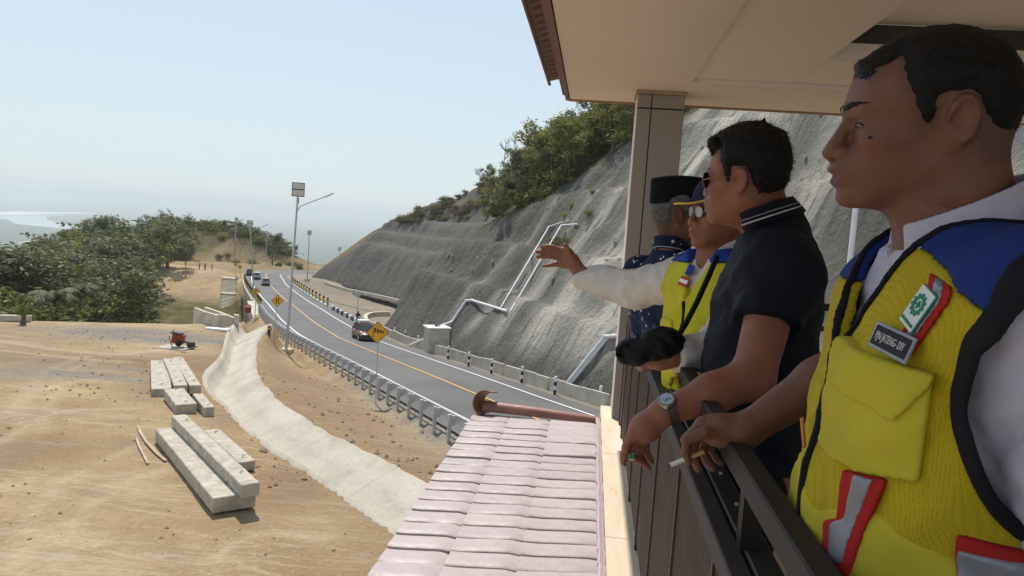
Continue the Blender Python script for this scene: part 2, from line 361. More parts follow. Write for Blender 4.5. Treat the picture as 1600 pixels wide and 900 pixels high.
# ------------------------------------------------------------------ cut slope (sprayed concrete over benches) and the natural hill above it
TOE = resample(catmull([(34, -14), (22, 8), (13, 25), (7.5, 36), (4.2, 44.5), (1.0, 50), (-2.4, 55), (-6, 61), (-10.5, 69), (-15.5, 78), (-20.6, 86), (-25.2, 94), (-26.5, 100), (-24.5, 108), (-24.0, 118), (-28, 135),
                        (-37, 156), (-44, 170), (-56, 187), (-70, 202), (-80.5, 214), (-77, 224), (-62, 227), (-30, 228), (10, 229)], 5), 1.0)
LV_N = [-6.8, -2.4, 4.0, 10.5, 17.5, 25]; LV_F = [-8.2, -4.9, -1.2, 5, 11, 17]
_cr = catmull([(52, 0, 31), (40, 25, 27), (29, 50, 22), (19, 70, 17.8), (12.7, 78.3, 15), (8.4, 82, 12.6), (4.2, 86.8, 11.0), (1.4, 88.6, 8.9), (-3.3, 91.2, 5.5), (-7.9, 94.8, 3.1), (-10.6, 97.0, 1.8), (-13.6, 100.5, 0),
               (-14.5, 115, -.2), (-17, 140, -.2), (-23.7, 163.8, -.3), (-30, 177, -.6), (-37.7, 188.6, -.9), (-44.5, 197.2, -1.3), (-55, 208.2, -1.7), (-60, 213, -3.3), (-64, 217, -6), (-60, 222, -8), (-30, 226, -3), (0, 228, 4)], 4)
CREST = _cr[:, :2]; CRA = np.r_[0, np.cumsum(np.linalg.norm(np.diff(CREST, axis=0), axis=1))]; CRZ = _cr[:, 2]
def hill_z(x, y):
    d, side, arc = poly_dist(x, y, TOE); t = d * -side                 # + into the hill
    wob = fbm(arc * .045, t * .01, 3) * 2.2
    rill = (fbm(arc * .55 + 1.5 * fbm(arc * .2, t * .15, 2), t * .05 + 5, 4) * .75 + fbm(arc * .16, t * .05, 3) * 1.3 + fbm(arc * .12 + 9, t * .22, 4) * 1.5)
    te = np.maximum(t + wob * sstep(2, 9, t) * 1.0 + rill * sstep(1, 5, t), 0)
    zt = zroad(y) - 0.2
    z = zt + te * 1.6; u = sstep(92, 190, y); off = 0.0; bw = np.interp(y, [40, 90, 200], [1.3, 1.4, 2.4])
    for i, (n, f) in enumerate(zip(LV_N, LV_F)):
        L = n * (1 - u) + f * u; tk = (L - zt) / 1.6 + i * bw
        z = np.where(te > tk, np.where(te < tk + bw, L + (te - tk) * .10, L + bw * .10 + (te - tk - bw) * 1.6), z)
    dc, sc, ac = poly_dist(x, y, CREST); zc = np.interp(ac, CRA, CRZ); sd = dc * -sc
    N = zc - .2 + (.60 + .22 * sstep(110, 165, y)) * sd + np.clip(sd, 0, 9) * (.9 * fbm(x * .05, y * .05, 4) * .3 + .05 * fbm(x * .35, y * .35, 3)); cut = z
    k = 1.2; h = np.clip(.5 + .5 * (N - cut) / k, 0, 1); zz = N * (1 - h) + cut * h - k * h * (1 - h)
    return np.where(t > -.4, zz, zt - 1.5), sstep(-1.3, -.5, N - cut), arc, te, N - cut
def cut_material():
    t = NT('sprayed_concrete'); v = t.coords()
    arc = t.attr('arc').outputs['Fac']; up = t.attr('up').outputs['Fac']; zz = t.attr('height').outputs['Fac']
    cb = t.node('ShaderNodeCombineXYZ'); t.link(arc, cb.inputs[0]); t.link(t.math('MULTIPLY', up, .09), cb.inputs[1])
    sv = cb.outputs[0]
    a = t.noise(sv, .55, 6, .65); b = t.noise(sv, 2.2, 6, .7, .3); g = t.noise(v, 1.5, 8, .75); ff = t.noise(v, 7, 5, .75)
    c = t.ramp(a, [(.25, (.10, .096, .088)), (.5, (.165, .158, .142)), (.75, (.235, .222, .195))])
    c = t.mix(t.ramp(b, [(.50, 0.0), (.80, .45)]), c, (.31, .29, .25))
    c = t.mix(t.ramp(b, [(.22, .6), (.42, 0.0)]), c, (.085, .082, .075))
    c = t.mix(t.ramp(g, [(.5, 0.0), (.8, .5)]), c, (.30, .26, .20))
    c = t.mix(t.ramp(ff, [(.32, .7), (.52, 0.0)]), c, (.075, .072, .065))
    wm = t.math('MULTIPLY', t.attr('lime').outputs['Fac'], t.ramp(t.noise(sv, 1.1, 6, .75, .9), [(.36, 0.0), (.48, 1.0)]))
    c = t.mix(wm, c, (.66, .62, .54))
    soil = t.ramp(t.noise(v, .5, 6, .7), [(.3, (.15, .10, .055)), (.5, (.26, .19, .105)), (.7, (.20, .18, .09))])
    c = t.mix(t.attr('cut').outputs['Fac'], soil, c)
    c = t.mix(t.attr('wood').outputs['Fac'], c, t.mix(t.noise(v, .8, 5, .7), (.03, .04, .015), (.11, .12, .045)))
    t.color(c); t.b.inputs['Roughness'].default_value = .93; t.b.inputs['Specular IOR Level'].default_value = .15
    h = t.math('ADD', t.math('MULTIPLY', b, .9), t.math('ADD', t.math('MULTIPLY', g, .9), t.math('MULTIPLY', ff, .35)))
    t.bump(t.math('ADD', h, t.math('MULTIPLY', t.noise(v, .45, 5, .7), 1.6)), 1.0, .6); return t.m
hx = axis([(-100, -60, 1.0), (-60, 34, .5), (34, 120, 2.0), (120, 300, 12)]); hy = axis([(-14, 30, 1.5), (30, 125, .5), (125, 235, .9), (235, 420, 10)])
HX, HY = np.meshgrid(hx, hy); HZ, HC, HA, HT, HN = hill_z(HX, HY)
_dd, _ss, _aa = poly_dist(HX, HY, TOE); keep = (_dd * -_ss) > -1.2
def lime_fn(px0, px1): return None
# pale lime runs: arc positions opposite the camera, found from the toe points
def arc_at(x, y): d, s, a = poly_dist(np.array([x]), np.array([y]), TOE); return float(a[0])
A0 = arc_at(0.5, 51); LIME = [(A0 + 3, 3.4, 1.0), (A0 + 11, 3.2, 1.0), (A0 - 6, 2.0, .7), (A0 + 19, 2.0, .7), (A0 - 18, 2.5, .5), (A0 + 26, 1.4, .5), (A0 + 33, 1.0, .35)]
lime = sum(w * np.exp(-((HA - c) / s) ** 2) for c, s, w in LIME) * 1.0 * sstep(.5, 2, HT)
hill = grid_mesh('hillside', HX, HY, HZ, cut_material(), keep=keep, attrs={'arc': HA, 'up': HZ, 'height': HZ, 'cut': HC, 'lime': np.clip(lime, 0, 1), 'wood': sstep(.2, 1.4, -HN) * sstep(190, 150, HY + HX * .3) * .85})
tag(hill, kind='structure')
# ------------------------------------------------------------------ road
def offset_line(line, off):
    p = np.array(line); t = np.gradient(p, axis=0); t /= np.linalg.norm(t, axis=1)[:, None]; n = np.stack([-t[:, 1], t[:, 0]], 1); return p + n * off   # + = left
def ribbon(name, a, b, dz, mat, y0=-1e9, y1=1e9, za=None):
    m = (CENTRE[:, 1] > y0) & (CENTRE[:, 1] < y1); A = offset_line(CENTRE, a)[m]; B = offset_line(CENTRE, b)[m]; n = len(A); v = np.vstack([np.c_[A, zroad(A[:, 1]) + dz], np.c_[B, zroad(B[:, 1]) + dz]]); f = [(i + n, i + n + 1, i + 1, i) for i in range(n - 1)]
    return mesh_obj(name, v, f, mat, smooth=True)
def asphalt():
    t = NT('asphalt'); v = t.coords(); n = t.noise(v, .12, 5, .6); f = t.noise(v, 14, 4, .7); s = t.noise(t.coords('Object', (1, .15, 1)), .5, 4)
    c = t.ramp(n, [(.35, (.085, .083, .080)), (.65, (.125, .122, .118))]); c = t.mix(t.ramp(f, [(.4, 0.0), (.75, .4)]), c, (.20, .195, .185))
    c = t.mix(t.ramp(s, [(.5, 0.0), (.75, .35)]), c, (.17, .16, .15))
    t.color(c); t.b.inputs['Roughness'].default_value = .75; t.bump(f, .4, .01); return t.m
tag(ribbon('road', 5.5, -5.5, 0.0, asphalt()), kind='structure')
wp = simple('road_white_paint', (.78, .78, .76), .6, .08, 3); yp = simple('road_yellow_paint', (.72, .42, .12), .6, .1, 3)
rd = bpy.data.objects['road']
r1 = ribbon('edge_line', 3.95, 3.78, .035, wp); r1.parent = rd
r1 = ribbon('edge_line', -3.78, -3.95, .035, wp); r1.parent = rd
r1 = ribbon('centre_line', .08, -.08, .035, yp); r1.parent = rd
# ditch lining
lin = []; off = [(-.06, -.35)] + DPROF + [(1.04, -.35)]
for k in range(NS):
    for u, d in off:
        p = DL[k] + (DR[k] - DL[k]) * u; j = fbm(np.array([k * .9]), np.array([u * 5]), 3)[0]
        if u >= .99: p = p + (DR[k] - DL[k]) * .035 * j * 2
        lin.append((p[0], p[1], float(zfield(p[1])) + d + .012 * j))
m_ = len(off); t = NT('ditch_concrete'); v = t.coords(); n = t.noise(v, .5, 6, .65); f2 = t.noise(v, 5, 5, .7)
c = t.ramp(n, [(.3, (.36, .33, .27)), (.5, (.47, .43, .36)), (.75, (.53, .49, .42))]); c = t.mix(t.ramp(f2, [(.3, .5), (.48, 0.0)]), c, (.33, .28, .21)); rn = t.attr('run').outputs['Fac']; jt = t.ramp(t.math('PINGPONG', rn, 2.6), [(.008, .55), (.02, 0.0)]); c = t.mix(jt, c, (.20, .17, .13)); c = t.mix(t.ramp(t.noise(v, 1.7, 6, .7, .8), [(.56, 0.0), (.75, .5)]), c, (.36, .28, .19)); t.color(c)
t.b.inputs['Roughness'].default_value = .9; t.bump(t.math('ADD', n, f2), .5, .06); ditch_m = t.m
dit = mesh_obj('drainage_ditch', lin, [(k * m_ + i, k * m_ + i + 1, (k + 1) * m_ + i + 1, (k + 1) * m_ + i) for k in range(NS - 1) for i in range(m_ - 1)], ditch_m, smooth=True)
at = dit.data.attributes.new('run', 'FLOAT', 'POINT'); at.data.foreach_set('value', np.repeat(np.arange(NS) * .5, m_).astype(np.float32)); tag(dit, 'pale concrete lined drainage ditch curving between the dirt yard and the road verge', 'ditch')
# ------------------------------------------------------------------ finding places on the terrain
def gz(x, y): return float(ground_carved(np.array([float(x)]), np.array([float(y)]))[0])
def hz_(x, y): return float(hill_z(np.array([float(x)]), np.array([float(y)]))[0][0])
def hit(px, py, fn, y0=8, y1=260, n=2500):
    r = ray(px, py); yy = np.linspace(y0, y1, n); X = r[0] / r[1] * yy; Zr = r[2] / r[1] * yy; g = fn(X, yy)
    i = np.argmax(Zr < g); return np.array([X[i], yy[i], g[i]])
def on_ground(px, py, **k): return hit(px, py, lambda a, b: ground_carved(a, b), **k)
def on_hill(px, py, **k): return hit(px, py, lambda a, b: np.where(np.array(poly_dist(a, b, TOE)[0]) * -poly_dist(a, b, TOE)[1] > -.5, hill_z(a, b)[0], zroad(b) - .1), **k)
concrete = simple('precast_concrete', (.45, .405, .335), .88, .24, 3.2, bump=.5, bscale=9, bdist=.02, detail=8)
conc_light = simple('pale_concrete', (.53, .48, .395), .88, .2, 1.2, bump=.4, bscale=8, bdist=.02, detail=8)
steel = simple('galvanised_steel', (.50, .51, .52), .5, .12, 3, metal=.25, bump=.1)
white_p = simple('white_paint', (.78, .78, .76), .6, .07, 5); black_p = simple('black_paint', (.03, .03, .03), .6, .2, 5)
yellow_p = simple('sign_yellow', (.80, .42, .03), .5, .07, 4); dark_p = simple('dark_metal', (.05, .05, .055), .5, .2, 6)
bolly = simple('bollard_yellow', (.75, .50, .05), .6, .1, 4)
pvc = simple('white_pipe', (.72, .73, .74), .45, .08, 3); timber = simple('weathered_timber', (.45, .36, .25), .85, .2, 6, bump=.3)
rub = simple('tyre_rubber', (.025, .025, .025), .8, .2, 5); red_m = simple('red_enamel', (.26, .04, .02), .4, .15, 4)
# ------------------------------------------------------------------ guard rail on the field side
def line_at(off, y0, y1, step):
    p = offset_line(CENTRE, off); p = p[(p[:, 1] >= y0) & (p[:, 1] <= y1)]; return resample(p, step)
gp = line_at(5.95, 27, 107, 2.0); root = empty('guard_rail', (gp[0][0], gp[0][1], gz(*gp[0])))
tag(root, 'long galvanised guard rail on close-set posts between the dirt verge and the road', 'guard rail')
def addchild(o, parent):
    o.parent = parent; o.matrix_parent_inverse = Matrix.Translation(-parent.location) if parent.rotation_euler.z == 0 else parent.matrix_world.inverted(); return o
post_me = MB().box(-.075, .075, -.07, .07, -.6, .98, bev=.015).build('post', steel).data; bpy.data.objects.remove(bpy.data.objects['post'])
blk_me = MB().box(.07, .24, -.05, .05, .50, .92).build('spacer', steel).data; bpy.data.objects.remove(bpy.data.objects['spacer'])
for i, p in enumerate(gp):
    q = gp[min(i + 1, len(gp) - 1)] - gp[max(i - 1, 0)]; ang = math.atan2(q[1], q[0]) - math.pi / 2
    z = float(zroad(p[1])) - .12
    o = bpy.data.objects.new('post', post_me); COL.objects.link(o); o.parent = root; o.location = Vector((p[0], p[1], z)) - root.location; o.rotation_euler = (0, 0, ang)
    s = bpy.data.objects.new('spacer', blk_me); COL.objects.link(s); s.parent = o
def swept(path, prof, zf_, name, mat, parent=None, close=False):
    """profile [(side offset, height)] swept along a plan path; side + = left"""
    P = np.array(path); t = np.gradient(P, axis=0); t /= np.linalg.norm(t, axis=1)[:, None]; n = np.stack([-t[:, 1], t[:, 0]], 1); v = []; m = len(prof)
    for k in range(len(P)):
        for a, b in prof:
            X_, Y_ = P[k][0] + n[k][0] * a, P[k][1] + n[k][1] * a; v.append((X_, Y_, float(zf_(X_, Y_)) + b))
    f = [(k * m + i, k * m + (i + 1) % m, (k + 1) * m + (i + 1) % m, (k + 1) * m + i) for k in range(len(P) - 1) for i in range(m if close else m - 1)]
    if close: f += [tuple(range(m))[::-1], tuple((len(P) - 1) * m + i for i in range(m))]
    me = mesh_obj(name, v, f, mat); bm = bmesh.new(); bm.from_mesh(me.data); bmesh.ops.recalc_face_normals(bm, faces=bm.faces); bm.to_mesh(me.data); bm.free()
    if parent is not None: me.parent = parent; me.location = -parent.location
    return me
wprof = [(.0, .50), (.055, .53), (.055, .60), (.0, .66), (.0, .74), (.055, .80), (.055, .87), (.0, .90), (-.012, .90), (.043, .87), (.043, .80), (-.012, .74), (-.012, .66), (.043, .60), (.043, .53), (-.012, .50)]
zr_ = lambda x, y: float(zroad(y))
swept(line_at(5.65, 26, 108, 1.0), [(a, b - .02) for a, b in wprof], zr_, 'beam_rail', steel, root, close=True)
# ------------------------------------------------------------------ wall and black and white marker posts on the hill side
bw = empty('barrier_wall', (0, 50, -11)); tag(bw, 'low segmented pale concrete wall along the foot of the sprayed slope', 'wall')
wl_ = line_at(-6.35, 36, 96, .33)
def seglen(p): return len(p)
i = 0; k = 0
while i < len(wl_) - 4:
    n = 7 if k % 5 else 5; seg = wl_[i:i + n]; h = .78 + .10 * random.random()
    swept(seg, [(.10, -.3), (.06, h), (-.14, h), (-.14, -.3)], zr_, 'wall_segment', conc_light, bw, close=True); i += n - 1 + (1 if k % 4 == 3 else 0); k += 1
    if k > 60: break
mk_me = {}
for nm, z0, z1, m in (('post', -.2, .22, white_p), ('black_band', .22, .46, black_p), ('white_band', .46, .72, white_p), ('top_band', .72, .96, black_p)):
    pass
def marker_post(loc, label):
    r = empty('marker_post', loc); tag(r, label, 'marker post', 'black and white marker posts beside the low wall')
    if not mk_me:
        for nm, a, b, m, rr in (('foot_band', -.2, .25, black_p, .095), ('middle_band', .25, .52, white_p, .096), ('black_band', .52, .78, black_p, .095), ('top_band', .78, 1.12, white_p, .096)):
            mb = MB(); mb.tube([(0, 0, a), (0, 0, b - .02), (0, 0, b)], [rr, rr, rr * .96], 14); o = mb.build(nm, m, None, smooth=True); mk_me[nm] = o.data; bpy.data.objects.remove(o)
    for nm, me in mk_me.items(): o = bpy.data.objects.new(nm, me); COL.objects.link(o); o.parent = r
mpix = [(616, 527), (632.7, 532), (652.6, 541), (674.6, 550), (700, 560), (732, 571), (767.6, 583), (815, 597), (866.6, 615), (937, 632)]
mlab = ['marker post just right of the car, by the curved kerb', 'marker post second from the car along the low wall', 'marker post nearest the sloping white pipe of the concrete box', 'marker post in front of the white concrete box', 'marker post just right of the concrete box',
        'marker post midway between the concrete box and the ridge cap', 'marker post third from the pavilion column', 'marker post left of the foot of the white pipe', 'marker post right of the foot of the white drain pipe', 'marker post nearest the pavilion column']
for p, l in zip(mpix, mlab):
    r = ray(*p); yy = np.linspace(20, 120, 4000); i = np.argmax(r[2] / r[1] * yy < zroad(yy)); y = yy[i]; marker_post((r[0] / r[1] * y, y, float(zroad(y))), 'black and white ' + l)
# ------------------------------------------------------------------ bridge, railings
br = empty('bridge_deck', (-65, 150, -18)); tag(br, 'pale concrete road bridge over the dirt gully', 'bridge')
swept(line_at(5.3, 104, 182, 2), [(.0, -.02), (.62, -.02), (.62, -1.5), (.2, -1.5), (0, -.5)], zr_, 'side_girder', conc_light, br, close=True)
swept(line_at(0, 105, 182, 2), [(5.2, -.12), (5.2, -1.2), (-5.2, -1.2), (-5.2, -.12)], zr_, 'deck', concrete, br, close=True)
for yb in (128, 150):
    c_ = line_at(2, yb, yb + 3, 1)[0]; MB().box(-4.5, 3, -.6, .6, -12, 0).build('pier', conc_light, br, loc=(c_[0] + 65, c_[1] - 150, zr_(0, yb) - 1.2 + 18))
def bridge_rail(path, name_label, n):
    P = resample(path, 1e-6 + np.linalg.norm(np.diff(path, axis=0), axis=1).sum() / (n - 1))[:n]
    r = empty('bridge_railing', (P[0][0], P[0][1], zr_(0, P[0][1]))); tag(r, name_label, 'railing')
    swept(path, [(.16, -.1), (.16, .28), (-.16, .28), (-.16, -.1)], zr_, 'kerb', white_p, r, close=True)
    for zz in (.62, 1.0): swept(path, [(.05, zz), (.05, zz + .1), (-.05, zz + .1), (-.05, zz)], zr_, 'rail', bolly, r, close=True)
    ms = {}
    for nm, a, b, m, w in (('post', .2, .85, simple('post_olive', (.30, .32, .20), .7), .17), ('yellow_band', .85, 1.1, bolly, .175), ('cap', 1.1, 1.55, black_p, .17)):
        o = MB().tube([(0, 0, a), (0, 0, b)], w, 8).build(nm, m, smooth=True); ms[nm] = o.data; bpy.data.objects.remove(o)
    for p in P:
        o = bpy.data.objects.new('post', ms['post']); COL.objects.link(o); o.parent = r; o.location = Vector((p[0], p[1], zr_(0, p[1]))) - r.location
        for nm in ('yellow_band', 'cap'): q = bpy.data.objects.new(nm, ms[nm]); COL.objects.link(q); q.parent = o
bridge_rail(line_at(5.6, 108, 182, 2), 'yellow and black railing of thick posts on the gully side of the bridge', 26)
bridge_rail(line_at(-5.7, 124, 190, 2), 'yellow and black railing of thick posts on the hill side of the bridge', 16)
kb = line_at(-5.9, 99, 123, .75); r = empty('kerb_barrier', (kb[0][0], kb[0][1], zr_(0, kb[0][1]))); tag(r, 'low black and white kerb barrier between the bridge railing and the motorcycle', 'barrier')
for i in range(0, len(kb) - 3, 3): swept(kb[i:i + 3], [(.15, -.2), (.15, .5), (-.15, .5), (-.15, -.2)], zr_, 'black_block' if (i // 3) % 2 else 'white_block', black_p if (i // 3) % 2 else white_p, r, close=True); 
# ------------------------------------------------------------------ pole-mounted things
def pole_frame(base, top_px, y=None):
    """pole from a ground point to the point over a photo pixel at the same distance"""
    return Vector(base), Vector(PY(top_px[0], top_px[1], y or base[1]))
def to_cam_yaw(p): return math.atan2(-p[0], p[1])
def sign(base_px, cen_px, diag_px, symbol, label, y=None, face=True, yellow=None):
    b = on_ground(*base_px) if y is None else PY(base_px[0], base_px[1], y); D = b[1]
    c = PY(cen_px[0], cen_px[1], D); s = diag_px / CF * D
    root = empty('road_sign', b); tag(root, label, 'road sign', 'yellow diamond warning signs')
    MB().tube([(0, 0, -.3), Vector(c - b) + Vector((0, .04, s * .45))], .035 if D < 100 else .06, 8).build('pole', steel, root)
    M = Matrix.Translation(Vector(c - b)) @ Matrix.Rotation(to_cam_yaw(c) + math.radians(8), 4, 'Z')
    def part(nm, polys, y0, m):
        mb = MB()
        for pl in polys: mb.prism([M @ Vector((u * s, -y0, w * s)) for u, w in pl], (M.to_3x3() @ Vector((0, .012, 0))))
        return mb.build(nm, m, root)
    def diamond(h, r=.06):
        pts = []
        for k in range(4):
            a = math.pi / 2 * k; d = Vector((math.cos(a), math.sin(a))); tn = Vector((-d.y, d.x))
            for q in (-1, 1): pts.append(tuple(d * (h - r * .5) + tn * q * r * .5))
        return pts
    part('back_plate', [diamond(.5)], 0, black_p if face else steel)
    part('panel', [diamond(.468)], .014, (yellow or yellow_p) if face else steel)
    if not face: return root
    def stroke(pts, w):
        out = []
        for a, b_ in zip(pts[:-1], pts[1:]):
            a, b_ = Vector(a), Vector(b_); d = (b_ - a).normalized(); n = Vector((-d.y, d.x)) * w / 2; out.append([tuple(a - n), tuple(b_ - n), tuple(b_ + n), tuple(a + n)])
        return out
    if symbol == 'windsock':
        P = stroke([(-.2, -.22), (-.16, .20)], .022) + stroke([(-.16, .20), (.27, .05), (.27, -.02), (-.15, .02)], .016)
        for i, (u0, u1) in enumerate(((-.13, -.08), (-.02, .05), (.11, .16), (.22, .25))):
            top = lambda u: .20 - (u + .16) / .43 * .15; bot = lambda u: .02 - (u + .16) / .43 * .04
            P.append([(u0, bot(u0)), (u1, bot(u1)), (u1 - .01, top(u1)), (u0 - .01, top(u0))])
    elif symbol == 'narrow':
        P = stroke([(-.13, -.24), (-.07, -.05), (-.07, .05), (-.13, .24)], .065) + stroke([(.13, -.24), (.07, -.05), (.07, .05), (.13, .24)], .065)
    elif symbol == 'chevron':
        P = stroke([(-.10, -.22), (.12, 0), (-.10, .22)], .12)
    elif symbol == 'two_way':
        P = stroke([(-.2, .06), (.2, .06)], .07) + stroke([(-.2, -.08), (.1, -.08)], .05)
    else:
        P = stroke([(-.10, -.26), (-.10, .02), (-.06, .10), (.05, .12)], .07); P.append([(.03, .02), (.22, .12), (.03, .22)])
    # one mesh: strokes on slightly different depths never coincide
    mb = MB()
    for j, pl in enumerate(P): mb.prism([M @ Vector((u * s, -.030 - .0012 * j, w * s)) for u, w in pl], (M.to_3x3() @ Vector((0, .012, 0))))
    mb.build('symbol', black_p, root, fix=True); return root
sign((587, 632), (590, 519.5), 37, 'windsock', 'large yellow diamond sign with a windsock, in front of the red car')
sign((427.7, 530), (433.5, 470), 20, 'narrow', 'yellow diamond sign with two bent lines for a narrowing road')
sign((398, 500), (400, 455), 14, 'curve', 'small yellow diamond sign with a right-hand bend arrow by the bridge end')
sign((367, 433), (368.5, 413), 8, 'two_way', 'tiny yellow diamond sign above the bridge stairs, left of the chevron', y=188)
sign((376, 433), (375, 417), 8, 'chevron', 'tiny yellow chevron sign beyond the bridge, left of the lamp pole', y=196)
sign((421, 426), (421, 417), 7, 'chevron', 'tiny yellow chevron sign on the outer bend at the foot of the mound', y=238)
sign((558.5, 487), (559.5, 460), 12, '', 'grey back of a diamond sign beside the hill side kerb', y=112, face=False)
def lamp(base, top_px, arm_px, panel_w, label, rr=.09, flip=1):
    b = np.array(base, float); D = b[1]; t = PY(*top_px, D); a = PY(*arm_px, D)
    root = empty('street_lamp', b); tag(root, label, 'street lamp', 'solar street lamps along the road')
    MB().box(-.55, .55, -.45, .45, -.5, .32, bev=.05).build('footing', conc_light, root)
    T = Vector(t - b); MB().tube([(0, 0, .3), T * .5, T], [rr * 1.25, rr, rr * .7], 12).build('pole', steel, root, smooth=True)
    s = panel_w / CF * D; A = Vector(a - b); st = T * (1 - .055 / max(.3, 1)) ; st = T - (T.normalized() * s * 1.9)
    mid = st.lerp(A, .12) + Vector((0, 0, s * .25))
    MB().tube([st, st.lerp(mid, .6) + Vector((0, 0, s * .18)), mid + Vector((0, 0, s * .12)), mid.lerp(A, .75) + Vector((0, 0, s * .02))], rr * .42, 8).build('arm', steel, root, smooth=True)
    d = (A - mid).normalized(); MB().bar(mid.lerp(A, .72), A, s * .28, s * .07, bev=.01).build('lamp_head', steel, root)
    pan = empty('solar_panel', (0, 0, 0)); bpy.data.objects.remove(pan)
    R3 = Matrix.Rotation(math.radians(22), 3, 'Z') @ Matrix.Rotation(math.radians(66), 3, 'X')
    f = MB()
    for dz in (-.235, .235): f.obox(T + R3 @ Vector((0, dz * s * 1.35, s * .1)), (s, s * .60, s * .03), R3)
    pn = f.build('solar_panel', simple('panel_backing', (.62, .57, .45), .6, .06, 2), root)
    fr = MB()
    for dz in (-.235, .235):
        for sx in (-1, 1): fr.obox(T + R3 @ Vector((sx * s * .5, dz * s * 1.35, s * .1)), (s * .05, s * .62, s * .06), R3)
        for sy in (-1, 1): fr.obox(T + R3 @ Vector((0, dz * s * 1.35 + sy * s * .3, s * .1)), (s * 1.04, s * .05, s * .055), R3)
    q = fr.build('panel_frame', dark_p, pn); MB().obox(T + Vector((0, 0, -s * .9)) , (s * .18, s * .18, s * .5)).build('battery_box', steel, root)
    return root
lamp(on_ground(447, 550), (466, 297), (521, 302), 19, 'tall solar street lamp standing by the guard rail, nearest and largest of the lamps', .10)
lamp(PY(397, 470, 127), (390.5, 350), (419, 350), 9, 'solar street lamp at the gully side of the bridge, rising above the mound', .10)
lamp(PY(480, 437, 186), (483.5, 364), (468, 361), 6, 'solar street lamp on the hill side with its arm pointing left', .12)
lamp(PY(414, 405, 236), (418, 366), (424, 362), 5.5, 'small solar street lamp behind the shrubs at the right of the mound', .12)
lamp(PY(366, 400, 240), (369.5, 343), (381, 341), 5, 'small solar street lamp above the tree line of the mound', .12)
lamp(PY(530, 410, 236), (531, 389), (527, 388), 4.5, 'tiny solar lamp top peeping over the far stepped slope', .12)
# thin white pole seen between the men
b = PY(1322, 452, 22); q = PY(1340, 300, 22); g = -9.5; rt = empty('slender_pole', (b[0], b[1], g)); tag(rt, 'slender white metal pole outside the far railing beside the large man', 'pole')
MB().tube([(0, 0, 0), Vector(q) - Vector((b[0], b[1], g)) ], .075, 12).build('shaft', pvc, rt, smooth=True); MB().box(-.25, .25, -.25, .25, -.1, .12, bev=.02).build('base_plate', steel, rt)
# ------------------------------------------------------------------ precast beams in the yard
def beam(fl, fr, back, z0, h, label, grp):
    """front bottom left / right pixels and a far pixel along the top left edge, on level z0"""
    A = PZ(*fl, z0); B = PZ(*fr, z0); C = PZ(*back, z0 + h); w = math.hypot(*(B - A)[:2]); L = math.hypot(*(C - A)[:2])
    dr = Vector((C[0] - A[0], C[1] - A[1], 0)).normalized(); sd = Vector((dr.y, -dr.x, 0)); w = abs(Vector(B - A).dot(sd))
    c = Vector((A[0], A[1], z0)) + dr * L / 2 + sd * w / 2
    mb = MB(); mb.obox((0, 0, h / 2), (w, L, h), None, bev=.025); o = mb.build('concrete_beam', concrete)
    bm = bmesh.new(); bm.from_mesh(o.data); bmesh.ops.subdivide_edges(bm, edges=[e for e in bm.edges if e.calc_length() > .4], cuts=6, use_grid_fill=True)
    for v in bm.verts: n = mnoise.noise(v.co * 2.3 + c) * .012 + mnoise.noise(v.co * 9 + c) * .006; v.co += Vector((n, n, n * .6))
    bm.to_mesh(o.data); bm.free()
    o.location = c; o.rotation_euler = (0, 0, math.atan2(-dr.x, dr.y)); tag(o, label, 'concrete beam', grp)
    for s in (-.38, .38): 
        e = MB().tube([(0, s * L, h - .05), (0, s * L, h + .05), (.05, s * L, h + .09), (.09, s * L, h + .03)], .012, 6).build('lifting_hook', dark_p, o)
    return o
G1, G2 = 'concrete beams in the far stack', 'concrete beams in the near stack'
def bearer(px, z, w, L, label):
    c = PZ(*px, z); o = MB().box(-L / 2, L / 2, -w / 2, w / 2, 0, .10).build('timber_bearer', timber, loc=(c[0], c[1], z)); o.rotation_euler = (0, 0, math.radians(-33 + 65)); tag(o, label, 'timber')
beam((332, 803), (401, 794), (243, 670), -8.93, .46, 'wide lower beam of the near stack, with another beam lying on top', G2)
beam((377, 779), (408, 777), (268, 649), -8.465, .40, 'long narrow beam resting on top of the wide beam', G2)
beam((372, 738), (403, 738), (318, 672), -8.95, .34, 'weathered beam half hidden behind the top beam of the near stack', G2)
beam((236, 621), (268, 621), (235, 563), -9.24, .40, 'leftmost beam of the far stack', G1)
beam((272, 616), (293, 615), (255, 560), -9.1, .42, 'middle narrow beam at the back of the far stack', G1)
beam((296, 616), (314, 615), (270, 558), -9.1, .42, 'rightmost narrow beam at the back of the far stack', G1)
beam((274, 649), (309, 648), (256, 608), -9.12, .45, 'short wide beam at the front of the far stack', G1)
beam((318, 652), (335, 651), (301, 615), -9.12, .42, 'short narrow beam at the front right of the far stack', G1)
# wooden strips lying on the ground
def strip(pix, w, label):
    P = [Vector(on_ground(*p)) + Vector((0, 0, .05)) for p in pix]; mb = MB()
    v = []; n = len(P)
    for i, p in enumerate(P):
        d = (P[min(i + 1, n - 1)] - P[max(i - 1, 0)]); s = Vector((d.y, -d.x, 0)).normalized() * w / 2
        v += [p - s, p + s, p + s + Vector((0, 0, .03)), p - s + Vector((0, 0, .03))]
    mb.add(v, [(i * 4 + a, i * 4 + (a + 1) % 4, (i + 1) * 4 + (a + 1) % 4, (i + 1) * 4 + a) for i in range(n - 1) for a in range(4)] + [(3, 2, 1, 0), tuple((n - 1) * 4 + a for a in range(4))])
    tag(mb.build('wooden_strip', timber), label, 'timber strip')
strip([(216, 668), (219, 678), (229, 695), (245, 712), (259, 724)], .10, 'longer bent wooden strip lying on the dirt left of the near beams')
strip([(213, 687), (217, 700), (224, 713), (231, 727)], .08, 'shorter wooden strip lying on the dirt, left of the longer one')
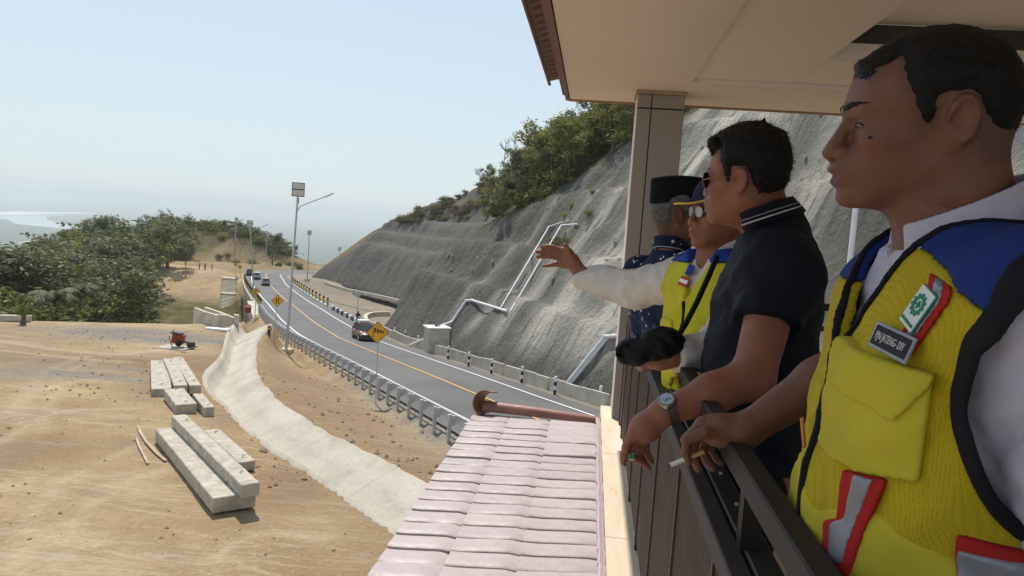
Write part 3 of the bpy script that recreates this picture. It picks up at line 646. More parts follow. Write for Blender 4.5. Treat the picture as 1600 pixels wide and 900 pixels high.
strip([(0, 494), (8, 490), (16, 494)], .35, 'pale plank leaning at the left edge of the yard')
c = on_ground(8, 502); o = MB().obox((0, 0, .25), (3.4, .5, .45), None, bev=.03).build('concrete_kerb_block', conc_light, loc=c); o.rotation_euler = (0, 0, .5); tag(o, 'pale concrete block lying at the far left edge of the dirt yard', 'concrete block')
# small red machine on a slab
c = on_ground(272, 545); r = empty('paving_slab', c); tag(r, 'thin grey concrete slab under the red machine in the yard', 'slab'); o = MB().box(-.95, .95, -.6, .9, -.05, .09, bev=.02).build('slab', concrete, r)
c = np.array(c) + np.array([.15, .25, .09]); r = empty('compactor_machine', c, .25); tag(r, 'small red engine machine with black top standing on a slab', 'machine')
e = MB(); e.obox((0, 0, .55), (.75, .6, .62), Matrix.Rotation(.14, 3, 'Y'), bev=.06); e.build('engine_housing', red_m, r)
MB().obox((-.08, 0, .92), (.70, .55, .13), Matrix.Rotation(.14, 3, 'Y'), bev=.03).build('engine_top', dark_p, r)
MB().tube([(.1, -.37, .28), (.1, -.28, .28)], .2, 14).build('wheel', rub, r); MB().tube([(-.3, -.3, .05), (-.5, -.32, .55), (-.5, -.3, .75)], .03, 6).build('handle', dark_p, r)
MB().tube([(-.3, 0, .95), (-.36, 0, 1.15)], .03, 6).build('exhaust', dark_p, r); MB().obox((.75, .1, .2), (.5, .4, .3), Matrix.Rotation(.4, 3, 'Z'), bev=.05).build('pump', dark_p, r)
MB().tube([(.3, .1, .3), (.6, .1, .35), (.95, 0, .1), (1.2, -.1, .06)], .05, 8).build('hose', dark_p, r)
# ------------------------------------------------------------------ culvert walls, slab, stairs
def wall_pts(name, tops, h, th, mat, label, y, cat='wall'):
    """wall whose top edge passes through photo pixels at given distances"""
    P = [PY(px, py, yy) for (px, py), yy in zip(tops, y)]; root = None; mb = MB()
    for a, b in zip(P[:-1], P[1:]):
        a, b = Vector(a), Vector(b); d = (b - a); n = Vector((-d.y, d.x, 0)).normalized() * th
        mb.add([a, b, b + n, a + n, a - Vector((0, 0, h)), b - Vector((0, 0, h)), b + n - Vector((0, 0, h)), a + n - Vector((0, 0, h))], [(0, 1, 2, 3), (4, 7, 6, 5), (0, 4, 5, 1), (1, 5, 6, 2), (2, 6, 7, 3), (3, 7, 4, 0)])
    return tag(mb.build(name, mat), label, cat)
wall_pts('wing_wall', [(302.5, 480.5), (318, 487), (341, 493)], 2.6, .3, conc_light, 'nearer white culvert wing wall at the edge of the dirt yard', [63, 62, 60])
wall_pts('wing_wall', [(319, 480), (340, 487), (365, 497)], 2.4, .3, conc_light, 'farther white culvert wing wall, running right to the ditch head', [66, 65, 63.5])
wall_pts('culvert_headwall', [(342, 492), (353, 493)], 2.2, .6, concrete, 'square concrete head block between the two culvert walls', [60, 60.3])
wall_pts('culvert_headwall', [(366, 492), (374, 493)], .9, .7, conc_light, 'concrete block with a white lump on top at the ditch head', [63, 63.2])
c = on_ground(340, 517); o = MB().obox((0, 0, .12), (1.9, .7, .2), None, bev=.02).build('loose_slab', white_p, loc=c); tag(o, 'flat white slab lying on the dirt left of the ditch head', 'slab')
st = empty('concrete_stairs', PY(355, 492, 158)); tag(st, 'white concrete stairs with two landings climbing the gully bank beside the bridge', 'stairs'); sb = st.location
Y0, Y1 = 158.0, 186.0; zb = PY(355, 492, Y0)[2]; zt_ = PY(358, 433, Y1)[2]; xa = PY(355, 492, Y0)[0]; xb = PY(358, 433, Y1)[0]; ns = 30; W2 = 1.7
for i in range(ns):
    t0 = i / ns; t1 = (i + 1) / ns; y = Y0 + (Y1 - Y0) * t0; zz = zb + (zt_ - zb) * t1; xx = xa + (xb - xa) * (t0 + t1) / 2
    if i in (14, 15, 16): zz = zb + (zt_ - zb) * 17 / ns
    if i > 26: zz = zt_
    land = i in (14, 15, 16) or i > 26
    o = MB().box(-W2, W2, 0, (Y1 - Y0) / ns + .15, -1.2 if land else -.10, 0).build('landing' if land else 'step', conc_light if land else concrete, st, loc=(xx - sb.x, y - sb.y, zz - sb.z))
c = PY(388, 480, 104); r = empty('red_tank', (c[0], c[1], c[2] - .8)); tag(r, 'small red tank with a white band beside the bridge abutment', 'tank'); MB().tube([(0, 0, 0), (0, 0, .2), (0, 0, 1.0), (0, 0, 1.2)], [.3, .42, .42, .2], 16).build('tank_body', red_m, r, smooth=True); MB().tube([(0, 0, .85), (0, 0, .97)], .44, 16).build('band', white_p, r)
wall_pts('abutment_block', [(386, 470), (396, 497)], 1.6, 1.2, conc_light, 'pale concrete parapet end sloping down at the near end of the bridge', [111, 103])
c = on_ground(420, 524); r = empty('warning_bollard', c); tag(r, 'short red and dark bollard on the verge below the narrowing sign', 'bollard'); MB().tube([(0, 0, -.1), (0, 0, .5)], .13, 10).build('post', dark_p, r); MB().tube([(0, 0, .5), (0, 0, .62)], .14, 10).build('band', yellow_p, r); MB().tube([(0, 0, .62), (0, 0, .8)], .12, 10).build('cap', red_m, r)
# hill side kerb of the valley floor, long bench kerb
def kerb_line(pix, y, label, w=.5, h=.35, dz=.0):
    P = catmull([PY(a, b, yy) for (a, b), yy in zip(pix, y)], 5); mb = MB(); v = []; n = len(P)
    for i in range(n):
        d = P[min(i + 1, n - 1)] - P[max(i - 1, 0)]; s = np.array([-d[1], d[0], 0]); s = s / np.linalg.norm(s) * w / 2
        for a, b in ((-1, -2.0), (-1, 0), (1, 0), (1, -2.0)): v.append(P[i] + s * a + np.array([0, 0, h * b if b else dz]))
    mb.add(v, [(i * 4 + a, i * 4 + (a + 1) % 4, (i + 1) * 4 + (a + 1) % 4, (i + 1) * 4 + a) for i in range(n - 1) for a in range(4)] + [(3, 2, 1, 0), tuple((n - 1) * 4 + a for a in range(4))])
    return tag(mb.build('concrete_kerb', conc_light), label, 'kerb')
kerb_line([(508, 440), (540, 450), (580, 458), (624, 468)], [176, 165, 155, 146], 'long thin concrete kerb crossing the valley floor below the far stepped slope')
kerb_line([(576, 503), (571, 494), (577, 489), (592, 487), (609, 487)], [97, 100, 104, 106, 107], 'curved pale kerb behind the motorcyclist at the foot of the near spur')
# ------------------------------------------------------------------ box and pipes on the slope
P0 = PY(681, 538, 72); zb0 = float(zroad(72)) - .1; r = empty('junction_box', (P0[0], P0[1], zb0)); r.rotation_euler = (0, 0, math.radians(28)); tag(r, 'white concrete junction box at the foot of the slope behind the low wall', 'concrete box')
hb_ = PY(681, 512, 72)[2] - zb0
MB().box(-1.0, 1.05, -.9, .9, -.5, hb_, bev=.04).build('box_body', conc_light, r); MB().box(-1.12, 1.17, -1.0, 1.0, hb_ + .003, hb_ + .14, bev=.03).build('lid', white_p, r); MB().box(-.2, .2, -.2, .2, hb_ + .145, hb_ + .35, bev=.03).build('valve', dark_p, r)
def pipe(pix, ys_, rad, label, n=12, collars=True):
    P = [Vector(PY(a, b, yy)) for (a, b), yy in zip(pix, ys_)]; r = empty('drain_pipe', P[0]); tag(r, label, 'pipe')
    for a, b in zip(P[:-1], P[1:]):
        MB().tube([a - P[0], b - P[0]], rad, n).build('pipe_section', pvc, r, smooth=True)
    for a in P[1:-1]: MB().obox(a - P[0], (rad * 2.5, rad * 2.5, rad * 2.3), None, bev=rad * .8).build('elbow', pvc, r)
    if collars:
        for a, b in zip(P[:-1], P[1:]):
            m = a.lerp(b, .5); d = (b - a).normalized() * .12; MB().tube([m - d - P[0], m + d - P[0]], rad * 1.18, n).build('collar', white_p, r, smooth=True)
def hill_ys(pix, lift=.25): return [on_hill(*p)[1] - lift for p in pix]
pa = [(684, 511), (706, 503), (728, 470), (737, 469), (792, 486)]; ya = hill_ys(pa, .5); ya[0] = 71.5; pipe(pa, ya, .13, 'white pipe rising from the junction box and running level along the bench')
pb = [(783, 480), (858, 354), (889, 344)]; pipe(pb, hill_ys(pb, .4), .08, 'left one of the two long white pipes running down the slope')
pc = [(797, 487), (877, 352), (903, 350)]; pipe(pc, hill_ys(pc, .4), .08, 'right one of the two long white pipes, ending at the elbow on the bench')
pd = [(881, 605), (945, 526), (975, 524)]; yd = hill_ys(pd, .5); pipe(pd, yd, .13, 'near white drain pipe slanting to the wall beside the column'); pe = [(886, 606), (950, 527), (980, 525)]; pipe(pe, yd, .13, 'twin drain pipe close on the right of the near slanting pipe')
pf = [(638, 541), (664, 530)]; pipe([(640, 540), (662, 530)], [75.5, 74], .13, 'short sloping white pipe from the junction box over the low wall', collars=False)
# nail heads of the slope anchoring
nb = MB(); _x = rng.uniform(-22, 45, 520); _y = rng.uniform(45, 125, 520); _z, _c, _a, _t, _n = hill_z(_x, _y)
for x, y, z, t_, n_ in zip(_x, _y, _z, _t, _n):
    if t_ > 6 and n_ > .5: nb.obox((x - .1, y - .08, z + .1), (.26, .22, .2), Matrix.Rotation(x * 3, 3, 'Z'))
tag(nb.build('slope_anchor_heads', conc_light), kind='stuff')
# loose stones
def stone(mb, c, s):
    n = len(mb.v); ph = random.random() * 6; vs = []
    for (a, b, cc) in ((1, 0, 0), (-1, 0, 0), (0, 1, 0), (0, -1, 0), (0, 0, 1), (0, 0, -.5), (.7, .7, .3), (-.7, .6, .4), (.6, -.7, .4), (-.6, -.7, .3)): vs.append(Vector((a, b, cc)) * s * random.uniform(.75, 1.15))
    bm = bmesh.new(); [bm.verts.new(v) for v in vs]; bmesh.ops.convex_hull(bm, input=bm.verts); bm.verts.index_update()
    R3 = Matrix.Rotation(ph, 3, 'Z'); mb.add([Vector(c) + R3 @ v.co for v in bm.verts], [tuple(v.index for v in f.verts) for f in bm.faces]); bm.free()
sm = simple('tan_stone', (.36, .27, .17), .95, .3, 3, bump=.3); gm_ = simple('grey_stone', (.24, .22, .20), .95, .3, 3, bump=.3)
def scatter(n, pixbox, smin, smax, name, mat, bias=2.2, lv=-9.4):
    mb = MB(); P = np.array([PZ(random.uniform(pixbox[0], pixbox[2]), random.uniform(pixbox[1], pixbox[3]), lv) for i in range(n)])
    zz = ground_carved(P[:, 0].copy(), P[:, 1].copy()); dd, ss, aa = poly_dist(P[:, 0], P[:, 1], CENTRE)
    for p, z, d, sd in zip(P, zz, dd, ss):
        if p[1] > 85 or np.min(np.hypot(DM[:, 0] - p[0], DM[:, 1] - p[1])) < 1.6 or d * sd < 6.2: continue
        s = smin + (smax - smin) * random.random() ** bias; stone(mb, (p[0], p[1], z + s * .1), s)
    return tag(mb.build(name, mat), kind='stuff')
scatter(450, (0, 510, 640, 890), .012, .07, 'loose_stones', sm, 4); scatter(700, (400, 540, 740, 800), .02, .14, 'verge_stones', sm, 4, -9.8); scatter(500, (60, 500, 420, 640), .02, .09, 'gravel_stones', gm_, 3)
# ------------------------------------------------------------------ vegetation
def leaf_material(name, stops, tr=.25):
    t = NT(name); v = t.coords('Generated'); o = t.node('ShaderNodeObjectInfo'); oc = t.coords('Object')
    n = t.noise(oc, .55, 4, .7); r = t.math('ADD', t.math('MULTIPLY', o.outputs['Random'], .35), t.math('MULTIPLY', n, .75))
    g = t.node('ShaderNodeNewGeometry'); r2 = t.math('ADD', t.math('MULTIPLY', g.outputs['Random Per Island'], .3), t.math('MULTIPLY', r, .8))
    t.color(t.ramp(r2, stops)); t.b.inputs['Roughness'].default_value = .7
    tl = t.node('ShaderNodeBsdfTranslucent'); ms = t.node('ShaderNodeMixShader'); ms.inputs[0].default_value = tr
    cn = t.b.inputs['Base Color'].links[0].from_socket; t.link(cn, tl.inputs[0]); t.link(t.b.outputs[0], ms.inputs[1]); t.link(tl.outputs[0], ms.inputs[2])
    t.link(ms.outputs[0], t.n['Material Output'].inputs[0]); return t.m
leaf_dark = leaf_material('leaf_dark', [(.25, (.042, .060, .026)), (.5, (.10, .120, .052)), (.75, (.23, .235, .14))])
leaf_lime = leaf_material('leaf_lime', [(.25, (.035, .050, .012)), (.5, (.13, .155, .04)), (.78, (.28, .27, .09))], .35)
leaf_dry = leaf_material('leaf_dry', [(.25, (.05, .045, .03)), (.5, (.12, .10, .06)), (.78, (.24, .18, .10))])
bark = simple('bark', (.14, .11, .085), .95, .3, 3, bump=.5)
def tree_meshes(seed, leafm, leaves=1500, ls=.30, shape='round', bare=False):
    """unit tree 10 m tall: trunk mesh + crown mesh"""
    r_ = random.Random(seed); tips = []; mb = MB()
    H = 10.0; tr = [(0, 0, -.8)]; x = y = 0
    for k in range(1, 7): x += r_.uniform(-.25, .25); y += r_.uniform(-.25, .25); tr.append((x, y, H * .13 * k))
    mb.tube(tr, [.24 - .03 * i for i in range(7)], 7); tr = [Vector(p) for p in tr]
    for k in range(15):
        i = r_.randint(2, 6) if shape != 'tall' else r_.randint(3, 6); b = tr[i]; a = r_.uniform(0, 6.28); L = r_.uniform(1.4, 3.0) * (1.25 if shape == 'wide' else .95 if shape == 'round' else .8); up = r_.uniform(.3, 1.2)
        e = b + Vector((math.cos(a) * L, math.sin(a) * L, up * L * .75)); e.z = min(e.z, H * .95); m = b.lerp(e, .5) + Vector((0, 0, -.1 * L))
        mb.tube([b, m, e], [.10, .06, .025], 5); tips.append(e)
        for q in range(2):
            a2 = a + r_.uniform(-1.2, 1.2); e2 = m + Vector((math.cos(a2), math.sin(a2), r_.uniform(.2, 1.2))) * L * .55; mb.tube([m, e2], [.05, .02], 4); tips.append(e2)
    tips.append(tr[-1] + Vector((0, 0, 1.2))); tips.append(tr[-1] + Vector((.3, .2, .5)))
    trunk = mb.build('trunk', bark, smooth=True).data; bpy.data.objects.remove([o for o in bpy.data.objects if o.data == trunk][0])
    V = []; F = []
    n = leaves if not bare else leaves // 4
    for i in range(n):
        c = r_.choice(tips); rad = r_.uniform(.55, 1.15) if not bare else .5; d = Vector((r_.gauss(0, 1), r_.gauss(0, 1), r_.gauss(0, .8))); d = d.normalized() * rad * r_.random() ** .45; p = c + d
        if p.z < 1.6: p.z = 1.6 + r_.random()
        u = Vector((r_.gauss(0, 1), r_.gauss(0, 1), r_.gauss(0, .6))).normalized(); w = u.cross(Vector((r_.gauss(0, 1), r_.gauss(0, 1), r_.gauss(0, 1)))).normalized(); s = ls * r_.uniform(.6, 1.3)
        k = len(V); V += [p - u * s, p + w * s * .42, p + u * s, p - w * s * .42]; F.append((k, k + 1, k + 2, k + 3))
    me = bpy.data.meshes.new('crown'); me.from_pydata([tuple(v) for v in V], [], F); me.materials.append(leafm); me.update()
    return trunk, me
TV = {'dark': [tree_meshes(1, leaf_dark, 3000, .22), tree_meshes(2, leaf_dark, 2800, .23, 'wide'), tree_meshes(3, leaf_dark, 2400, .21, 'tall')],
      'lime': [tree_meshes(4, leaf_lime, 1700, .25), tree_meshes(5, leaf_lime, 1500, .26, 'tall'), tree_meshes(6, leaf_lime, 1500, .27, 'wide')],
      'dry': [tree_meshes(7, leaf_dry, 900, .22, 'tall'), tree_meshes(8, leaf_dry, 1000, .24)], 'bare': [tree_meshes(9, leaf_dry, 700, .2, 'tall', True)]}
def tree(kind, x, y, top_z, label, group, name='tree', minh=2.0, width=1.0, gfn=gz):
    g = gfn(x, y); h = max(minh, top_z - g); r = empty(name, (x, y, g - .1), random.uniform(0, 6.28)); tag(r, label, 'tree', group)
    tk, cr = random.choice(TV[kind]); s = h / 10.3; w = s * width * random.uniform(.9, 1.25)
    for nm, me in (('trunk', tk), ('crown', cr)):
        o = bpy.data.objects.new(nm, me); COL.objects.link(o); o.parent = r; o.scale = (w, w, s)
    return r
def bush_mesh(seed, m, n=420, ls=.16):
    r_ = random.Random(seed); V = []; F = []
    for i in range(n):
        p = Vector((r_.gauss(0, .55), r_.gauss(0, .55), abs(r_.gauss(0, .42)))); u = Vector((r_.gauss(0, 1), r_.gauss(0, 1), r_.gauss(0, 1))).normalized(); w = u.orthogonal().normalized(); s = ls * r_.uniform(.6, 1.4)
        k = len(V); V += [p - u * s, p + w * s * .4, p + u * s, p - w * s * .4]; F.append((k, k + 1, k + 2, k + 3))
    me = bpy.data.meshes.new('shrub'); me.from_pydata([tuple(v) for v in V], [], F); me.materials.append(m); return me
BV = [bush_mesh(11, leaf_lime), bush_mesh(12, leaf_dark), bush_mesh(13, leaf_lime), bush_mesh(14, leaf_dry)]
def bush(x, y, s, label, group, kinds=(0, 1, 2, 3), gfn=gz):
    o = bpy.data.objects.new('shrub', BV[random.choice(kinds)]); COL.objects.link(o); o.location = (x, y, gfn(x, y) + .05); o.scale = (s, s, s * random.uniform(.8, 1.2)); o.rotation_euler = (0, 0, random.uniform(0, 6)); tag(o, label, 'shrub', group)
out = [(-40, 362), (0, 368), (22, 385), (45, 395), (60, 408), (72, 372), (90, 360), (110, 358), (140, 339), (160, 333), (187, 337), (208, 350), (232, 340), (256, 332), (280, 334), (300, 343)]
ox, oy = zip(*out)
for y, dt, x0, x1, st, kk in ((192, 0, 78, 262, 13, 'dark'), (172, 14, 72, 235, 15, 'dark'), (150, 34, 66, 215, 17, 'dark'), (130, 58, -60, 200, 20, 'dark'), (116, 84, 50, 180, 17, 'dark'), (100, 8, -70, 40, 17, 'dark'), (100, 108, 55, 150, 18, 'lime'), (84, 66, -60, 50, 17, 'lime')):
    x = x0
    while x < x1:
        X = x + random.uniform(-5, 5); ty = np.interp(X, ox, oy) + dt + random.uniform(0, 14); P = PY(X, ty, y + random.uniform(-6, 6))
        k = kk if random.random() < .72 else 'lime'
        tree(k, P[0], P[1], P[2], 'one of the dense trees filling the gully at the left, beyond the dirt yard', 'trees filling the gully at the left', width=1.35); x += st
for i in range(34):
    X = random.uniform(0, 225); Yp = np.interp(X, [0, 60, 120, 180, 225], [470, 470, 480, 470, 440]) + random.uniform(-22, 26); y = random.uniform(70, 105) if X < 150 else random.uniform(95, 160); P = PY(X, Yp, y)
    tree('lime' if random.random() < .65 else 'dark', P[0], P[1], gz(P[0], P[1]) + random.uniform(2.5, 5.0), 'low leafy tree at the foot of the gully wood, just past the dirt yard', 'low trees past the edge of the dirt yard', 'small_tree', width=1.6)
# mound tree line
def mound_y(px): return 250.0
for (X, ty) in [(232, 341), (240, 345), (250, 336), (262, 333), (272, 338), (281, 336), (291, 341), (300, 344), (309, 346), (322, 345), (331, 344), (341, 343), (350, 346), (358, 344), (367, 343), (376, 347), (385, 350), (393, 356), (402, 362), (410, 368), (418, 378), (436, 392), (447, 399), (458, 404)]:
    y = random.uniform(249, 256); P = PY(X, ty, y); tree(random.choice(('lime', 'lime', 'dark', 'lime')), P[0], P[1], P[2], 'one of the leafy trees lined along the top of the brown mound', 'trees along the top of the mound', minh=3.5, width=1.5)
for X in range(228, 300, 9):
    for k in range(2):
        y = random.uniform(226, 240); P = PY(X + random.uniform(-4, 4), 365 + 14 * k, y); tree('dark', P[0], P[1], max(P[2], gz(P[0], P[1]) + 3), 'dark tree on the shaded left flank of the mound', 'trees on the left flank of the mound', width=1.5)
for i in range(46):
    X = random.uniform(236, 452); y = random.uniform(246, 254); P = PY(X, 380, y); bush(P[0], P[1], random.uniform(1.6, 3.0), 'green bush between the trees along the top of the mound', 'bushes along the top of the mound', (0, 0, 1, 2))
P = PY(428, 363, 240); tree('dark', P[0], P[1], P[2], 'small dark tree standing alone at the right end of the mound tree line', None, width=.9)
for X, ty in ((256, 322), (268, 321), (295, 328)): P = PY(X, ty, 252); tree('bare', P[0], P[1], P[2], 'thin bare tree rising above the mound tree line', 'bare trees above the mound tree line', width=.7)
for i in range(10):
    X = random.uniform(330, 480); y = random.uniform(232, 250); P = PY(X, 400, y); bush(P[0], P[1], random.uniform(.8, 1.8), 'dry scrub on the slope of the brown mound', 'scrub on the mound', (3, 2))
# wood on the natural hillside above the cut
cx_, cy_ = zip(*[(620, 350), (700, 349), (765, 343), (830, 308), (890, 278), (960, 235), (1000, 205), (1060, 176)])
ux_, uy_ = zip(*[(620, 350), (655, 330), (700, 300), (735, 268), (770, 262), (800, 245), (830, 215), (870, 195), (930, 170), (1060, 100)])
_g = np.meshgrid(np.linspace(-40, 40, 161), np.linspace(86, 215, 260)); _hz, _hc, _ha, _ht, _hn = hill_z(_g[0], _g[1]); cand = []
for x, y, z, nc in zip(_g[0].ravel(), _g[1].ravel(), _hz.ravel(), _hn.ravel()):
    if nc > -.6: continue
    d = np.array([x, y, z]); w = d @ cF; a = 800 + CF * (d @ cR) / w; b_ = 450 - CF * (d @ cU) / w
    if 742 < a < 1040 and b_ < np.interp(a, cx_, cy_) + 12: cand.append((x, y, z, a, b_))
random.shuffle(cand); placed = []
b_is_low = lambda q: q[4] > np.interp(q[3], cx_, cy_) - 34
for x, y, z, a, b_ in cand:
    if len(placed) >= 150: break
    if any(math.hypot(x - p[0], y - p[1]) < 2.1 for p in placed): continue
    if a < 775 and b_ < 285: continue
    placed.append((x, y)); k = 'lime' if random.random() < .62 else random.choice(('dark', 'dry', 'dark')); h = random.uniform(4.6, 8.0) * (0.75 if a < 800 else 1.22)
    tree(k, x, y, z + h, 'one of the leafy trees crowding the hillside above the sprayed cut slope', 'trees on the hillside above the cut slope', width=1.15, gfn=lambda a, b: z)
for x, y, z, a, b_ in cand[-90:] + [q for q in cand if b_is_low(q)][:110]: bush(x, y, random.uniform(1.1, 2.0), 'green bush under the trees of the hillside wood', 'undergrowth of the hillside wood', (0, 0, 1, 2), lambda a, b: z)
sky_c = sorted([c for c in cand if 772 < c[3] < 832], key=lambda c: c[4])[:400]
for X, lb in ((786, 'leftmost of the thin bare trees on the skyline above the cut slope'), (803, 'tallest thin bare tree on the skyline above the cut slope'), (824, 'thin bare tree on the skyline where the dense hillside wood begins')):
    c = min(sky_c, key=lambda c: abs(c[3] - X) + .2 * c[4]); tree('bare', c[0], c[1], c[2] + 10.5, lb, 'bare trees on the hillside skyline', width=.55, gfn=lambda a, b: c[2])
for i in range(90):
    X = random.uniform(618, 765); Yb = np.interp(X, cx_, cy_) - 2 - random.random() * (np.interp(X, cx_, cy_) - np.interp(X, ux_, uy_)) * .95; P = on_hill(X, Yb)
    bush(P[0], P[1], random.uniform(.7, 1.5), 'dry brown scrub on the bare hillside left of the wood', 'scrub on the hillside left of the wood', (3, 3, 3, 0), hz_)
for X, Yb, s, l in ((868, 384, .75, 'left tuft of scrub on the sprayed slope beside the long pipes'), (884, 383, .8, 'right tuft of scrub on the sprayed slope beside the long pipes'), (883, 340, .5, 'small tuft of scrub at the top of the long white pipes'), (920, 336, .55, 'tuft of scrub on the slope above the pointing hand'), (926, 302, .35, 'tiny green tuft high on the sprayed slope'), (893, 325, .4, 'brown tuft near the pipe elbows')):
    P = on_hill(X, Yb); bush(P[0], P[1], s, l, None, (3, 0), hz_)
# palms
def palm(x, y, top, label):
    g = gz(x, y); r = empty('palm_tree', (x, y, g)); tag(r, label, 'palm'); T = Vector((.8, 0, top - g))
    MB().tube([(0, 0, -.5), (.3, 0, T.z * .5), T], [.22, .18, .13], 8).build('trunk', bark, r, smooth=True); V = []; F = []
    for k in range(17):
        a = k * 2.4; L = random.uniform(2.6, 3.6); el = random.uniform(-.2, 1.1)
        for j in range(12):
            t0 = j / 12; t1 = (j + 1) / 12
            def pt(t): rr = L * t; return T + Vector((math.cos(a) * rr, math.sin(a) * rr, el * rr - .32 * rr * rr * .9))
            p0, p1 = pt(t0), pt(t1); sd = Vector((-math.sin(a), math.cos(a), 0)) * (.75 * math.sin(math.pi * min(.95, t0 + .12)))
            for s in (-1, 1): n = len(V); V += [p0, p1, p1 + sd * s + Vector((0, 0, -.35)), p0.lerp(p1, .3) + sd * s * .9 + Vector((0, 0, -.35))]; F.append((n, n + 1, n + 2, n + 3))
    me = mesh_obj('frond', V, F, leaf_dark, r); return r
P = PY(118, 452, 88); palm(P[0], P[1], P[2], 'dark palm tree with drooping fronds in the gully wood, right one'); P = PY(76, 462, 82); palm(P[0], P[1], P[2], 'dark palm tree with drooping fronds in the gully wood, left one')
c = on_ground(36, 508); r = empty('palm_stump', c); tag(r, 'small leafy stump standing at the far left edge of the dirt yard', 'plant'); MB().tube([(0, 0, 0), (.05, 0, .7)], [.22, .12], 8).build('stem', bark, r); o = bpy.data.objects.new('leaves', BV[0]); COL.objects.link(o); o.parent = r; o.location = (0, 0, .7); o.scale = (.35, .35, .8)
# ------------------------------------------------------------------ the pavilion: ceiling, eave, column, ledge, tiled roof, railings
FLOOR = -1.6; _before = set(bpy.data.objects)
def plaster(name, col):
    t = NT(name); v = t.coords(); n = t.noise(v, .8, 5, .6); g = t.noise(t.coords('Object', (1, 12, 1)), 3, 4, .6)
    c = t.ramp(n, [(.3, tuple(k * .93 for k in col)), (.7, col)]); c = t.mix(t.ramp(g, [(.5, 0.0), (.8, .12)]), c, tuple(k * .8 for k in col)); t.color(c)
    t.b.inputs['Roughness'].default_value = .75; t.bump(t.noise(v, 30, 3), .08, .004); return t.m
ceil_m = plaster('ceiling_paint', (.77, .66, .56)); brown = simple('fascia_brown', (.16, .065, .045), .5, .15, 6); rust_l = simple('orange_edge', (.36, .23, .15), .7, .2, 8)
cl = empty('pavilion_ceiling', (2, 2, 1)); tag(cl, 'cream painted ceiling of the viewing pavilion with stepped panels', 'ceiling')
def cb(nm, x0, x1, y0, y1, z0, z1, m=ceil_m, par=cl, bev=0): return MB().box(x0 - 2, x1 - 2, y0 - 2, y1 - 2, z0 - 1, z1 - 1, bev).build(nm, m, par)
EX, EY = -.265, 6.16
cb('outer_panel', EX, .565, -2.5, EY, 1.0, 1.08); cb('end_panel', .565, 8, 5.25, EY, 1.0, 1.08); cb('middle_panel', .567, 1.22, -2.5, 5.247, 1.03, 1.09); cb('middle_panel', 1.222, 8, 4.55, 5.247, 1.03, 1.09)
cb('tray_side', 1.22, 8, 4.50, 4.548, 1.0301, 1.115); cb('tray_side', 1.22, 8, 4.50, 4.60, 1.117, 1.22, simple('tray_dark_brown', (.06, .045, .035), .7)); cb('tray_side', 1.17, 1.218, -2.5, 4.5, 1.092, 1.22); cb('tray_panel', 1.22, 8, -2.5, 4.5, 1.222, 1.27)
cb('edge_trim', EX - .012, 8, EY + .002, EY + .02, .985, 1.09, rust_l); cb('fascia', EX - .035, EX - .006, -2.5, EY + .03, .992, 1.10, brown); cb('fascia', EX - .062, EX - .04, -2.5, EY + .02, 1.03, 1.16, brown)
cb('gutter_edge', EX - .070, EX - .064, -2.5, EY + .01, 1.06, 1.13, simple('fascia_pink', (.42, .24, .20), .5))
rf = empty('upper_roof', (2, 2, 1.1)); tag(rf, 'brown tiled roof of the pavilion with its tile ends projecting past the eave', 'roof')
v = [(EX - .15, -2.5, 1.16), (EX - .15, EY + .12, 1.16), (4.5, EY + .12, 3.0), (4.5, -2.5, 3.0)]
MB().prism([Vector(p) - Vector((2, 2, 1.1)) for p in v], (0, 0, .05)).build('roof_deck', brown, rf)
tile_brown = simple('upper_tile', (.22, .17, .15), .7, .2, 9, bump=.2)
mb = MB(); n = 6
for i in range(n + 1):
    a = math.pi * i / n
    for xx, zz in ((-.03, 0), (.17, .06)): mb.v.append((xx, -math.cos(a) * .068, math.sin(a) * .035 + zz))
for i in range(n + 1):
    a = math.pi * i / n
    for xx, zz in ((-.03, 0), (.17, .06)): mb.v.append((xx, -math.cos(a) * .068, math.sin(a) * .035 + zz + .014))
q = 2 * (n + 1)
for i in range(n): mb.f += [(2 * i, 2 * i + 1, 2 * i + 3, 2 * i + 2), (q + 2 * i, q + 2 * i + 2, q + 2 * i + 3, q + 2 * i + 1), (2 * i, 2 * i + 2, q + 2 * i + 2, q + 2 * i)]
ut = mb.build('tile_end', tile_brown).data; bpy.data.objects.remove(bpy.data.objects['tile_end'])
yy = 2.2
while yy < EY + .05:
    o = bpy.data.objects.new('tile_end', ut); COL.objects.link(o); o.parent = rf; o.location = (EX - .155 - 2, yy - 2, 1.13 - 1.1); o.rotation_euler = (random.uniform(-.03, .03), random.uniform(-.04, .04), 0); yy += .145
MB().tube([(EX - .17 - 2, 2.2 - 2, 1.105 - 1.1), (EX - .17 - 2, EY - 2, 1.105 - 1.1)], .013, 6).build('tile_batten', brown, rf)
# column clad in large tiles
CY0, CY1, LZ = 5.6, 5.92, -1.38
xl = PY(985, 400, CY0)[0]; xl = PY(1000, 136, CY0)[0] * .5 + PY(956, 636, CY0)[0] * .5; cw = .325
co = empty('column', (xl, CY0, LZ)); tag(co, 'square column clad in large greige tiles with dark open joints', 'column')
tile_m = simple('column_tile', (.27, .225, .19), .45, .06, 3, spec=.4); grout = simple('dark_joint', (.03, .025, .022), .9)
MB().box(.006, cw - .006, .006, CY1 - CY0 - .006, 0, 1.0 - LZ - .02).build('core', grout, co)
for (a, b) in ((0, .095), (.103, cw)):
    for (c_, d_) in ((.0, 1.13), (1.138, 2.25), (2.26, 2.352)):
        MB().box(a, b, 0, .01, c_, d_, bev=.002).build('cladding_tile', tile_m, co)
sunlit_side = simple('column_side_tile', (.66, .58, .50), .5, .05, 3)  # lighter copy of the column tile: sunlight on the left face put into the colour
